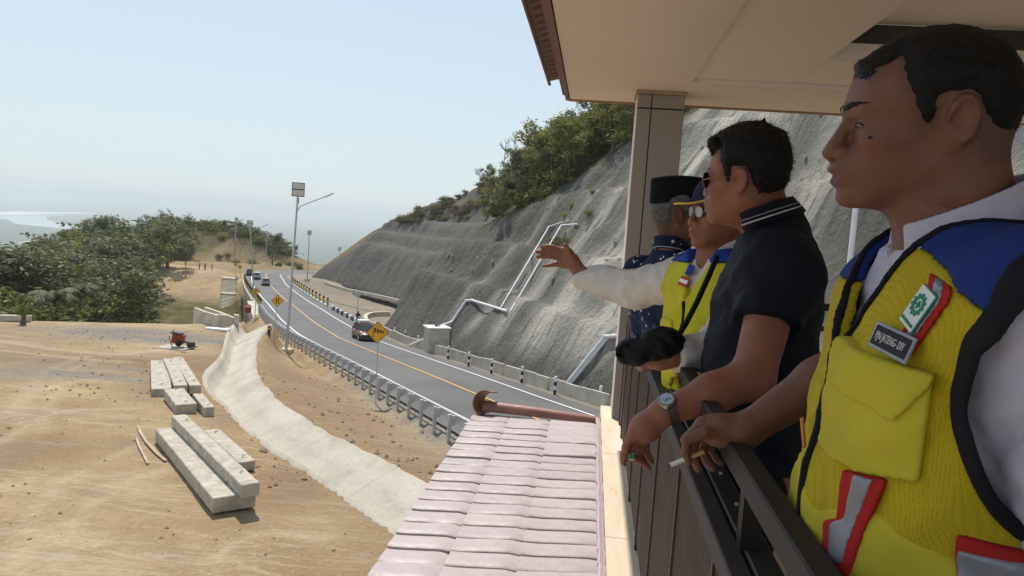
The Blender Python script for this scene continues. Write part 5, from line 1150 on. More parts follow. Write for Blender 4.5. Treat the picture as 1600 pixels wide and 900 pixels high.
def hair_obj(prims, c, A, s, off, parent, origin, mat=hair_m, sf=1.0, line=HAIRLINE, extra=(), h=.003, fuzz=2500, flen=.007, topoff=0.0, name='hair'):
    cc = np.array(c, f4); M = np.array(A, f4); hp = [p for p in prims[:3]]
    def field(P, cen, br):
        f = union(hp, P, cen, br); q = ((P.reshape(-1, 3) - cc) @ M.T) / s; q[:, 0] /= sf; reg = (poly2(q[:, [0, 2]], line) * s).reshape(f.shape)
        o = ((off + topoff * np.clip(q[:, 2] * 9, 0, 1)).reshape(f.shape) * np.clip(-reg / .020, .10, 1)) * s
        g = np.maximum(f - o + wrinkle(P, .0006 + topoff * .10, 190, 3), smin(reg, reg, .001) + wrinkle(P, .0012, 260, 1))
        if extra:
            g = np.minimum(g, union(list(extra), P, cen, br))
        return g
    o = sdf_obj(name, field, c - .17 * s, c + .19 * s, h, mat, parent, origin)
    if fuzz:
        me = o.data; n = len(me.vertices); co = np.empty(n * 3, f4); me.vertices.foreach_get('co', co); no = np.empty(n * 3, f4); me.vertices.foreach_get('normal', no); co = co.reshape(-1, 3); no = no.reshape(-1, 3)
        r_ = np.random.default_rng(5); k = r_.integers(0, n, fuzz); d = no[k] + r_.normal(0, .45, (fuzz, 3)) + np.array(-A[0] * .5 - A[2] * .25); d /= np.linalg.norm(d, axis=1)[:, None]; sd = np.cross(d, r_.normal(0, 1, (fuzz, 3))); sd /= np.linalg.norm(sd, axis=1)[:, None]
        L = flen * r_.uniform(.6, 1.4, fuzz)[:, None]; b0 = co[k] - no[k] * .002; V = np.concatenate([b0 - sd * .0006, b0 + sd * .0006, b0 + d * L]); F = np.stack([np.arange(fuzz), np.arange(fuzz) + fuzz, np.arange(fuzz) + 2 * fuzz], 1)
        q = mesh_obj('hair_strands', V, F, mat, o); q['kind'] = 'stuff'
    return o
def eyes(T, A, s, parent, origin, hp=None, c=None, sf=1.0):
    """the open part of each eye: an almond of eyeball, its iris and the lash line, lying on the lids"""
    wm = simple('eye_white', (.09, .075, .07), .2, .12, 60, spec=.6); im = simple('iris_brown', (.012, .007, .005), .12, .2, 90, spec=.8); lm = simple('lash_dark', (.008, .006, .005), .8)
    M = np.array(A, f4); cc = np.array(c, f4)
    for g in (-1, 1):
        k = c + (A[0] * .080 * sf + A[1] * .0325 * g + A[2] * .001) * s; r = .021
        def part(nm, off, reg, mat):
            def fl(P, cen, br):
                f = union(hp, P, cen, br); q = ((P - cc) @ M.T) / s; l = q[..., 1] * g; u = q[..., 2]; t = np.clip((l - .0195) / .0270, 0, 1); sn_ = np.clip(np.sin(np.pi * t), 0, 1); up = -.0012 + .0050 * sn_ ** .8; lo_ = -.0012 - .0028 * sn_
                out = np.maximum(.0195 - l, l - .0465); return np.maximum(np.maximum(f - off, reg(l, u, up, lo_, out)), .045 - q[..., 0]).astype(f4)
            try: return sdf_obj(nm, fl, k - r, k + r, .0011, mat, parent, origin)
            except ValueError: return None
        part('eye', .0005, lambda l, u, up, lo_, out: np.maximum(np.maximum(u - up, lo_ - u), out), wm)
        part('iris', .0009, lambda l, u, up, lo_, out: np.maximum(np.maximum(np.sqrt((l - .0315) ** 2 + (u - .0010) ** 2) - .0054, u - up), lo_ - u), im)
        part('lash_line', .0014, lambda l, u, up, lo_, out: np.maximum(np.abs(u - up) - .0009, out), lm)
def brows(T, s, parent, origin, mat=hair_m, thick=.0034, hp=None, c=None, A=None, sf=1.0):
    M = np.array(A, f4); cc = np.array(c, f4)
    for g in (-1, 1):
        def fl(P, cen, br):
            f = union(hp, P, cen, br); q = ((P - cc) @ M.T) / s; l = q[..., 1] * g; cu_ = .0235 + .0065 * np.sin(np.clip((l - .008) / .050, 0, 1) * 2.4); th = .0052 * np.clip((.056 - l) / .030, .25, 1)
            return np.maximum(np.maximum(f - .0016 + wrinkle(P, .0008, 500), np.maximum(np.abs(q[..., 2] - cu_) - th, np.abs(l - .0335) - .0225) * s), .03 - q[..., 0]).astype(f4)
        k = c + (A[0] * .08 + A[1] * .03 * g + A[2] * .025) * s; sdf_obj('eyebrow', fl, k - .045, k + .045, .0024, mat, parent, origin)
# ------------------------------------------------------------------ people
def trace(field, px, py, t0=.3, t1=4.0):
    r = ray(px, py); r = r / np.linalg.norm(r); t = t0
    for _ in range(160):
        d = float(field(np.array([[r * t]], f4), None, 0)[0, 0]); t += max(d * .7, .0008) if d > 0 else 0
        if d < .0006: return r * t
        if t > t1: break
    return None
def grad(field, p, e=.004):
    g = [float(field(np.array([[p + np.eye(3)[i] * e]], f4), None, 0)[0, 0] - field(np.array([[p - np.eye(3)[i] * e]], f4), None, 0)[0, 0]) for i in range(3)]; return unit(g)
SK = {}
def phi_u(P, c, A, tab, s=1.0):
    u_, a_, w_, m_ = [np.array(k, float) for k in zip(*sorted(tab))]; q = ((np.asarray(P).reshape(-1, 3) - c) @ np.array(A).T) / s
    a = np.interp(q[:, 2], u_, a_); w = np.interp(q[:, 2], u_, w_); m = np.interp(q[:, 2], u_, m_); return np.c_[np.arctan2(q[:, 1] / w, (q[:, 0] - m) / a) * .16, q[:, 2]], q
def poly_region(pix, base, c, A, tab, s=1.0):
    pts = [];
    for a, b in pix:
        p = trace(base, a, b)
        if p is None: continue
        pts.append(phi_u(p, c, A, tab, s)[0][0])
    return pts
def reg_poly(P, pts, c, A, tab, s=1.0):
    pu, q = phi_u(P.reshape(-1, 3), c, A, tab, s); d = poly2(pu, pts); return np.where(np.abs(pu[:, 0]) > .42, .05, d).reshape(P.shape[:-1]).astype(f4)
def frame_plate(base, cpx, rpx, upx, lift):
    """axes of a small plate lying on a garment: centre, right and up directions given by photo points"""
    c = trace(base, *cpx); n = grad(base, c); r = trace(base, *rpx) - c; r = unit(r - n * (r @ n)); u = np.cross(n, r); return c + n * lift, r, u, n
def text_mesh(s, size, mat, name, parent, loc, X, Yv, extr=.0006, space=1.0):
    cu = bpy.data.curves.new('lettering', 'FONT'); cu.body = s; cu.size = size; cu.extrude = extr; cu.align_x = 'CENTER'; cu.align_y = 'CENTER'; cu.space_character = space; cu.resolution_u = 3
    t = bpy.data.objects.new('lettering', cu); COL.objects.link(t); bpy.context.view_layer.update(); me = bpy.data.meshes.new_from_object(t.evaluated_get(bpy.context.evaluated_depsgraph_get())); bpy.data.objects.remove(t)
    me.materials.clear(); me.materials.append(mat); o = bpy.data.objects.new(name, me); COL.objects.link(o); o.parent = parent
    X = Vector(X); Yv = Vector(Yv); Zv = X.cross(Yv).normalized(); M = Matrix((X, Yv, Zv)).transposed().to_4x4(); M.translation = Vector(loc); o.matrix_local = M; return o
def plate(name, c, X, Yv, N, w, h, th, mat, parent, origin, bev=.0015):
    R3 = Matrix((Vector(X), Vector(Yv), Vector(N))).transposed(); return MB().obox(Vector(c) - Vector(origin), (w, h, th), R3, bev).build(name, mat, parent)
def disc(name, c, X, Yv, r, th, n, mat, parent, origin, teeth=0, tl=0, hole=0):
    X, Yv = Vector(X), Vector(Yv); N = X.cross(Yv); mb = MB(); pts = []; k = teeth * 4 if teeth else n
    for i in range(k): rr = r + (tl if teeth and i % 4 in (0, 1) else 0); a = 2 * math.pi * (i - .5) / k; pts.append((X * math.cos(a) + Yv * math.sin(a)) * rr)
    o = Vector(c) - Vector(origin)
    if hole:
        inn = [p.normalized() * hole for p in pts]; V = [o + p for p in pts] + [o + p for p in inn] + [o + p + N * th for p in pts] + [o + p + N * th for p in inn]; F = []
        for i in range(k): j = (i + 1) % k; F += [(2 * k + i, 2 * k + j, 3 * k + j, 3 * k + i), (i, j, 2 * k + j, 2 * k + i), (k + i, 3 * k + i, 3 * k + j, k + j)]
        mb.add(V, F)
    else: mb.prism([o + p for p in pts], N * th)
    return mb.build(name, mat, parent)
def finger(prims, pts, r0, r1, k=.004):
    n = len(pts) - 1
    for i in range(n):
        ra = r0 + (r1 - r0) * i / n; rb = r0 + (r1 - r0) * (i + 1) / n; prims.append(cone(pts[i], pts[i + 1], ra * 1.03, rb, k if i else .008))
def legs(c, A, hipu, floor, mat, parent, origin, foot=(.13, .0), spread=.09, lean=0.0):
    """trousers and shoes below the hips"""
    pr = []; sh = []
    for g in (-1, 1):
        hip = c + A[1] * g * spread + A[2] * hipu; ank = np.array([hip[0], hip[1], floor + .09]) - A[0] * .02; kn = (hip + ank) / 2 + A[0] * .03
        pr += [cone(hip, kn, .092, .068, .03), cone(kn, ank, .068, .052, .03)]; sh.append((ank, g))
    lo = c + A[2] * (hipu - .0) - np.array([.25, .25, 0]); lo[2] = floor + .04; hi = c + np.array([.25, .25, 0]); hi[2] = c[2] + hipu + .12
    sdf_obj('trousers', lambda P, cen, br: union(pr, P, cen, br) + wrinkle(P, .004, 40), lo, hi, .014, mat, parent, origin)
    for ank, g in sh:
        f = Vector((A[0][0], A[0][1], 0)).normalized(); b = Vector(ank) - Vector(origin); q = [cone(ank - np.array([0, 0, .045]), ank + np.array(f) * .15 - np.array([0, 0, .055]), .042, .036, .02)]
        sdf_obj('shoe', lambda P, cen, br: union(q, P, cen, br), ank - .22, ank + .24, .012, simple('shoe_leather', (.03, .025, .02), .45), parent, origin)
# ============ the large man in the yellow safety vest (nearest)
def person_a():
    org = np.array([.47, .97, FLOOR]); root = empty('person', org); tag(root, 'large man nearest the camera in a yellow and blue vest, holding a cigarette', 'person')
    skA = skin_material('skin_deep', (.165, .070, .042), (.09, .035, .035)); s = .90
    c, A = view_axes(1450, 186, 1.04, 15); hp, T = head_prims(c, A, s, nose=1.2, jaw=1.1, fat=.12, sf=1.15)
    nb = PY(1508, 372, 1.03); Ft = unit((-1, .05, 0)); Ut = unit((-.08, -.0, 1)); Ft = unit(Ft - Ut * (Ft @ Ut)); At = np.array([Ft, np.cross(Ut, Ft), Ut])
    tab = [(.03, .055, .062, 0), (-.02, .072, .12, -.005), (-.06, .092, .178, -.008), (-.12, .112, .205, -.002), (-.20, .125, .202, .005), (-.32, .135, .192, .015), (-.44, .142, .194, .022), (-.54, .135, .190, .012), (-.66, .12, .172, 0)]
    neck = [cone(T(-.030, 0, -.045), nb + Ft * -.0, .056, .063, .03), cone(T(.015, 0, -.085), nb + Ft * .035 + Ut * .0, .036, .045, .03)]
    torso = torso_fn(nb, At, tab); LT = lambda f, l, u: nb + At[0] * f + At[1] * l + At[2] * u
    shR, shL = LT(-.01, -.165, -.095), LT(-.012, .196, -.080)
    elR = PY(1400, 520, 1.42); wrR = PY(1162, 674, 1.385); elL = shL + np.array([.05, -.10, -.25]); wrL = elL + np.array([-.16, .02, -.16])
    arms = [ell(shR, (.07, .06, .07), At, .03), ell(shL, (.07, .06, .07), At, .03), cone(shR, elR, .054, .044, .03), cone(elR, (elR + wrR) / 2, .044, .041, .02), cone((elR + wrR) / 2, wrR, .041, .0285, .02),
            cone(shL, elL, .056, .046, .03), cone(elL, wrL, .045, .030, .02)]
    y = 1.385; H = lambda px, py, dy=0: PY(px, py, y + dy); hand = [ell(H(1126, 674, .015), (.040, .030, .026), None, .02), cone(wrR, H(1128, 672, .01), .028, .026, .02), cone(H(1128, 668, .0), H(1098, 664, .015), .020, .015, .015), cone(H(1128, 676, .04), H(1112, 680, .045), .020, .015, .015)]
    finger(hand, [H(1132, 680, -.012), H(1102, 676, -.022), H(1071, 688, -.022)], .0125, .0095)          # thumb
    finger(hand, [H(1096, 662, .005), H(1074, 684, .004), H(1071, 708, .002), H(1076, 722, 0)], .0098, .0075)
    finger(hand, [H(1100, 666, .024), H(1084, 692, .022), H(1084, 716, .018), H(1091, 732, .015)], .0100, .0076)
    finger(hand, [H(1108, 672, .042), H(1098, 702, .040), H(1105, 722, .035), H(1114, 732, .03)], .0095, .0072)
    finger(hand, [H(1116, 676, .058), H(1112, 702, .056), H(1120, 717, .05), H(1127, 724, .045)], .0082, .0064)
    handL = [ell(wrL + np.array([-.05, .01, -.03]), (.045, .035, .024), None, .02)]
    for j in range(4): b_ = wrL + np.array([-.085, -.02 + .018 * j, -.04]); finger(handL, [b_, b_ + np.array([-.035, .0, -.015]), b_ + np.array([-.055, 0, -.04])], .009, .007)
    finger(handL, [wrL + np.array([-.02, -.03, -.02]), wrL + np.array([-.06, -.05, -.035]), wrL + np.array([-.085, -.05, -.05])], .011, .0085)
    lg = [cone(LT(0, g * .09, -.62), LT(.03, g * .09, -1.0), .085, .06, .03) for g in (-1, 1)] + [cone(LT(.03, g * .09, -1.0), LT(0, g * .09, -1.31), .055, .04, .03) for g in (-1, 1)]
    body_pr = hp + neck + [torso] + arms + hand + handL
    # head and body are one surface; the head gets the fine grid through the same field
    body = sdf_obj('body', lambda P, cen, br: union(body_pr, P, cen, br), np.minimum(org + np.array([-.50, -.45, .6]), wrR - .12), org + np.array([.45, .62, 1.80]), .0036, skA, root, org); paint_face(body, c, A, s, org, 1.15)
    hair_obj(hp, c, A, s, .0048, root, org, sf=1.15, fuzz=9000, flen=.0042, topoff=.0035, h=.003); eyes(T, A, s, root, org, hp=hp, c=c, sf=1.15); brows(T, s, root, org, hp=hp, c=c, A=A, sf=1.15)
    MB().tube([Vector(T(.0760, .0560, -.0175)) - Vector(org) + Vector(A[1]) * -.006, Vector(T(.0770, .0575, -.0175)) - Vector(org) + Vector(A[1]) * .0045], [.0034, .0018], 10).build('mole', simple('mole_dark', (.03, .012, .01), .6), root, smooth=True)
    # shirt
    lav = cloth('lilac_white_cotton', (.45, .43, .52), .6, 16); shirt_pr = [torso, ell(shR, (.075, .065, .075), At, .03), ell(shL, (.082, .072, .085), At, .04), cone(shR, shR * .25 + elR * .75, .064, .060, .03), cone(shL, elL, .074, .066, .03)]
    def shirt(P, cen, br):
        f = union(shirt_pr, P, cen, br) - .012 + wrinkle(P, .0045, 34, 2) + wrinkle(P, .0022, 80, 5); q = (P - nb) @ At.T.astype(f4)
        return np.maximum(np.maximum(f, q[..., 2] - (.022 - .45 * q[..., 0])), -.56 - q[..., 2])
    sdf_obj('shirt', shirt, org + np.array([-.3, -.45, .75]), org + np.array([.40, .55, 1.55]), .007, lav, root, org)
    nk = neck[0]
    def collar(P, cen, br):
        f = nk[0](P.reshape(-1, 3)).reshape(P.shape[:-1]); q = (P - nb) @ At.T.astype(f4); top = .052 - .42 * q[..., 0]; bot = top - .046 - .10 * np.clip(q[..., 0] + .02, 0, 1)
        sh = np.maximum(f - .0200 - .015 * np.clip((top - q[..., 2]) / .05, 0, 1) ** 1.5, .0125 - f); g = np.maximum(sh, np.maximum(q[..., 2] - top, bot - q[..., 2])); return np.maximum(g, .014 + .45 * np.clip(top - q[..., 2], 0, 1) - np.abs(q[..., 1]) - 5 * np.clip(.02 - q[..., 0], 0, 1)).astype(f4)
    sdf_obj('collar', collar, nb - .13, nb + .15, .0035, lav, root, org)
    # vest and everything sewn to it
    yel = cloth('vest_yellow_cloth', (.46, .39, .030), .55, 15); yelm = cloth('vest_yellow_mesh', (.44, .34, .012), .4, 15, hole=True); blue = cloth('vest_blue_cloth', (.013, .030, .15), .5, 20); blk = cloth('black_binding', (.010, .010, .014), .3, 40); red = cloth('red_tape', (.38, .018, .016), .3, 25); sil = simple('silver_tape', (.24, .25, .29), .38, .12, 20, metal=.35, bump=.15, bscale=60, bdist=.003)
    fpr = [torso, ell(shR, (.072, .055, .07), At, .04), ell(shL, (.072, .06, .07), At, .04)]
    def base(P, cen, br): return union(fpr, P, cen, br) - .030 + wrinkle(P, .0042, 20, 1) + wrinkle(P, .0012, 55, 8)
    def arm(q): 
        e = lambda l: (np.sqrt(((q[..., 0] + .005) / .098) ** 2 + ((q[..., 1] - l * .243) / .098) ** 2 + ((q[..., 2] + .150) / .150) ** 2) - 1) * .1
        return np.minimum(e(1), e(-1))
    def vneck(q): return np.where(q[..., 0] > -.03, (np.abs(q[..., 1]) - np.clip((q[..., 2] + .145) * .70, -.02, .2)) * .85, np.where(q[..., 2] > -.02, np.abs(q[..., 1]) - .075, .1))
    def vest(off, reg=None, wrk=0):
        def f(P, cen, br):
            g0 = base(P, cen, br); g = g0 - off; q = (P - nb) @ At.T.astype(f4); g = np.maximum(g, -arm(q)); g = np.maximum(g, -vneck(q)); g = np.maximum(g, -.60 - q[..., 2]); g = np.maximum(g, q[..., 2] - .035); g = np.maximum(g, -(g0 + .013))
            if reg is not None: g = np.maximum(g, reg(P, q))
            return g.astype(f4)
        return f
    lo, hi = org + np.array([-.30, -.42, .70]), org + np.array([.30, .42, 1.50])
    PR = lambda pix: poly_region(pix, base, nb, At, tab); RP = lambda pts: (lambda P, q: reg_poly(P, pts, nb, At, tab))
    y1_, y2_ = [((trace(base, *p_) - nb) @ At.T)[1:] for p_ in ((1456, 405), (1543, 490))]; sl_ = float((y2_[1] - y1_[1]) / (y2_[0] - y1_[0]))
    yk = lambda q: np.where(q[..., 1] > 0, np.clip(y1_[1] + sl_ * (q[..., 1] - y1_[0]), -.2, .04), -.06) - q[..., 2]
    sdf_obj('vest_panel', vest(0, lambda P, q: np.maximum(-yk(q), q[..., 2] + .262)), lo, hi, .0062, yel, root, org) if False else None
    sdf_obj('vest_front', vest(0, lambda P, q: -yk(q)), lo, hi, .0046, yelm, root, org)
    sdf_obj('vest_yoke', vest(.0012, lambda P, q: yk(q)), lo, hi, .0046, blue, root, org)
    low = PR([(1180, 780), (1240, 640), (1262, 680), (1300, 735), (1440, 770), (1530, 720), (1600, 790), (1700, 830), (1760, 1200), (1180, 1200)])
    def lowreg(P, q): return q[..., 2] + .318 + .02 * np.sin(q[..., 1] * 30)
    sdf_obj('lower_panel', vest(.0025, lowreg), lo, hi, .0058, yel, root, org)
    def cord(fn_, r, lim):
        def f(P, cen, br):
            q = (P - nb) @ At.T.astype(f4); g0 = base(P, cen, br) - .001; return np.maximum(np.sqrt(g0 ** 2 + fn_(q) ** 2) - r, lim(q)).astype(f4)
        return f
    for g_ in (-1, 1): sdf_obj('armhole_binding', cord(arm, .0066, lambda q: np.maximum(.05 - g_ * q[..., 1], q[..., 2] - .034)), lo, hi, .0038, blk, root, org)
    sdf_obj('neck_binding', cord(lambda q: vneck(q) - .002, .0050, lambda q: np.maximum(np.maximum(-.145 - q[..., 2], q[..., 2] - .034), -.03 - q[..., 0])), lo, hi, .0036, blk, root, org)
    sdf_obj('zip', vest(.0065, lambda P, q: np.maximum(np.maximum(np.abs(q[..., 1] - .004) - .0055, q[..., 2] + .13), -q[..., 0])), lo, hi, .0036, blk, root, org)
    pocket = PR([(1327, 528), (1460, 585), (1452, 655), (1436, 752), (1340, 735), (1284, 690), (1296, 600)]); flap = PR([(1322, 522), (1465, 583), (1458, 600), (1404, 654), (1348, 628), (1302, 592)])
    sub = lambda pts, off, nm, m, h=.0036: sdf_obj(nm, vest(off, RP(pts)), lo, hi, h, m, root, org)
    sub(pocket, .0065, 'chest_pocket', yel); sub(flap, .0105, 'pocket_flap', yel)
    sub(PR([(1453, 424), (1488, 448), (1424, 558), (1392, 544)]), .0042, 'red_tape', red); sub(PR([(1463, 430), (1478, 442), (1415, 554), (1401, 547)]), .0062, 'silver_tape', sil)
    sub(PR([(1320, 732), (1388, 748), (1372, 790), (1330, 900), (1285, 900), (1290, 812), (1312, 808)]), .0062, 'red_tape', red); sub(PR([(1338, 738), (1371, 746), (1350, 800), (1322, 880), (1300, 880), (1302, 815), (1325, 806)]), .0078, 'silver_tape', sil)
    sub(PR([(1495, 833), (1600, 858), (1640, 870), (1640, 960), (1494, 935)]), .0055, 'red_tape', red); sub(PR([(1495, 852), (1600, 872), (1640, 882), (1640, 935), (1494, 900)]), .0072, 'silver_tape', sil)
    # zip pull, shirt button, badge and name tape
    wp_ = simple('badge_white', (.62, .66, .64), .6, .04, 20); gn = simple('badge_green', (.01, .20, .12), .6, .1, 20); 
    cc, X, Yv, N = frame_plate(base, (1447, 487), (1462, 497), None, .0095); ang = math.radians(-8); 
    X2 = X * math.cos(ang) + Yv * math.sin(ang); Y2 = np.cross(N, X2)
    ux = trace(base, 1470, 456) - trace(base, 1425, 518); Y2 = unit(ux - N * (ux @ N)); X2 = np.cross(Y2, N)
    b = plate('badge', cc, X2, Y2, N, .033, .048, .002, gn, root, org); plate('badge_field', cc + N * .0014, X2, Y2, N, .0308, .0458, .0015, wp_, b, org)
    cg = cc + Y2 * .004 + N * .0024; disc('gear', cg, X2, Y2, .0104, .0010, 40, gn, b, org, teeth=11, tl=.0025, hole=.0070)
    plate('cross_bar', cg + N * .0006, X2, Y2, N, .0028, .0085, .0012, gn, b, org, .0002); plate('cross_bar', cg + N * .0008, X2, Y2, N, .0085, .0028, .0012, gn, b, org, .0002); text_mesh('UTAMAKAN', .0050, gn, 'badge_lettering', b, cc - Y2 * .0175 + N * .0025 - org, X2, Y2)
    cc, X, Yv, N = frame_plate(base, (1409, 540), (1440, 555), None, .0125); ux = trace(base, 1443, 556) - trace(base, 1377, 524); X2 = unit(ux - N * (ux @ N)); Y2 = np.cross(N, X2)
    b = plate('name_tape', cc, X2, Y2, N, .078, .030, .003, sil, root, org); plate('name_field', cc + N * .0016, X2, Y2, N, .070, .0225, .0016, simple('name_black', (.02, .014, .018), .7), b, org); text_mesh('PJN JATENG- DIY', .0082, simple('thread_white', (.5, .5, .52), .6), 'name_lettering', b, cc + N * .0028 - org, X2 * .98, Y2 * 1.55, space=.95, extr=.0004)
    p = trace(base, 1267, 655) ; q_ = trace(base, 1269, 700)
    if p is not None and q_ is not None: n_ = grad(base, p); MB().bar(Vector(p + n_ * .012 - org), Vector(q_ + n_ * .010 - org), .007, .004, up=tuple(n_), bev=.001).build('zip_pull', simple('orange_pull', (.5, .16, .05), .5), root)
    # cigarette
    a_, b_ = H(1047, 727, -.008), H(1099, 706, .010); d_ = b_ - a_; cg = empty('cigarette', a_); tag(cg, 'lit cigarette held between the fingers of the large man in the vest', 'cigarette')
    MB().tube([(0, 0, 0), Vector(d_ * .62)], .0042, 12).build('paper_tube', simple('cigarette_white', (.8, .78, .75), .8, .03), cg, smooth=True); MB().tube([Vector(d_ * .622), Vector(d_)], .0043, 12).build('filter', simple('filter_tan', (.6, .38, .16), .8), cg, smooth=True); MB().tube([Vector(d_ * -.10), Vector(d_ * -.002)], [.0028, .0040], 10).build('ash', simple('ash_grey', (.10, .09, .09), .9, .4, 200), cg, smooth=True)
    legs(nb, At, -.62, FLOOR, cloth('dark_trousers', (.02, .022, .03)), root, org); return body

TAB = [(.03, .052, .060, 0), (-.02, .068, .115, -.005), (-.06, .088, .160, -.008), (-.12, .106, .182, -.002), (-.20, .118, .176, .004), (-.32, .122, .166, .010), (-.44, .126, .168, .014), (-.54, .125, .168, .008), (-.66, .115, .165, 0)]
def axes_t(F): U = np.array([0, 0, 1.0]); F = unit(F); return np.array([F, np.cross(U, F), U])
def glasses(T, s, parent, origin, fm, lm, w=.0235, h=.017, rim=.0013):
    O = Vector(origin)
    for g in (-1, 1):
        c = Vector(T(.0955, .033 * g, .000)) - O; X = (Vector(T(.0935, .055 * g, 0)) - Vector(T(.097, .012 * g, 0))).normalized(); Z = Vector(T(0, 0, 1)) - Vector(T(0, 0, 0)); Z.normalize()
        pts = [c + (X * math.cos(t) * w + Z * math.copysign(abs(math.sin(t)) ** .75, math.sin(t)) * h) * s for t in [2 * math.pi * k / 24 for k in range(24)]]
        n = X.cross(Z).normalized() * .0012; l = MB().prism(pts, n).build('lens', lm, parent); MB().tube(pts + [pts[0]], rim * s, 6).build('rim', fm, l, smooth=True)
        MB().tube([pts[0], Vector(T(.075, .070 * g, .004)) - O, Vector(T(-.004, .0785 * g, .006)) - O, Vector(T(-.026, .079 * g, -.010)) - O], .0020 * s, 6).build('temple', fm, parent, smooth=True)
    MB().tube([Vector(T(.098, -.012, .002)) - O, Vector(T(.101, 0, .004)) - O, Vector(T(.098, .012, .002)) - O], .0016 * s, 6).build('bridge', fm, parent)
def collar_part(nk, nb, At, mat, parent, org, name='collar', off=.018, top0=.055, hgt=.045, band=None, h=.0042):
    def f_(P, cen, br):
        f = nk[0](P.reshape(-1, 3)).reshape(P.shape[:-1]); q = (P - nb) @ At.T.astype(f4); top = top0 - .42 * q[..., 0]; bot = top - hgt
        if band: o2 = off + .0015; tb, bb = top - band[0], top - band[1]
        else: o2 = off; tb, bb = top, bot
        sh = np.maximum(f - o2 - .007 * np.clip((top - q[..., 2]) / .05, 0, 1), .005 - f); g = np.maximum(sh, np.maximum(q[..., 2] - tb, bb - q[..., 2])); return np.maximum(g, .012 + .35 * np.clip(top - q[..., 2], 0, 1) - np.abs(q[..., 1]) - 5 * np.clip(.02 - q[..., 0], 0, 1)).astype(f4)
    return sdf_obj(name, f_, nb - .15, nb + .16, h, mat, parent, org)
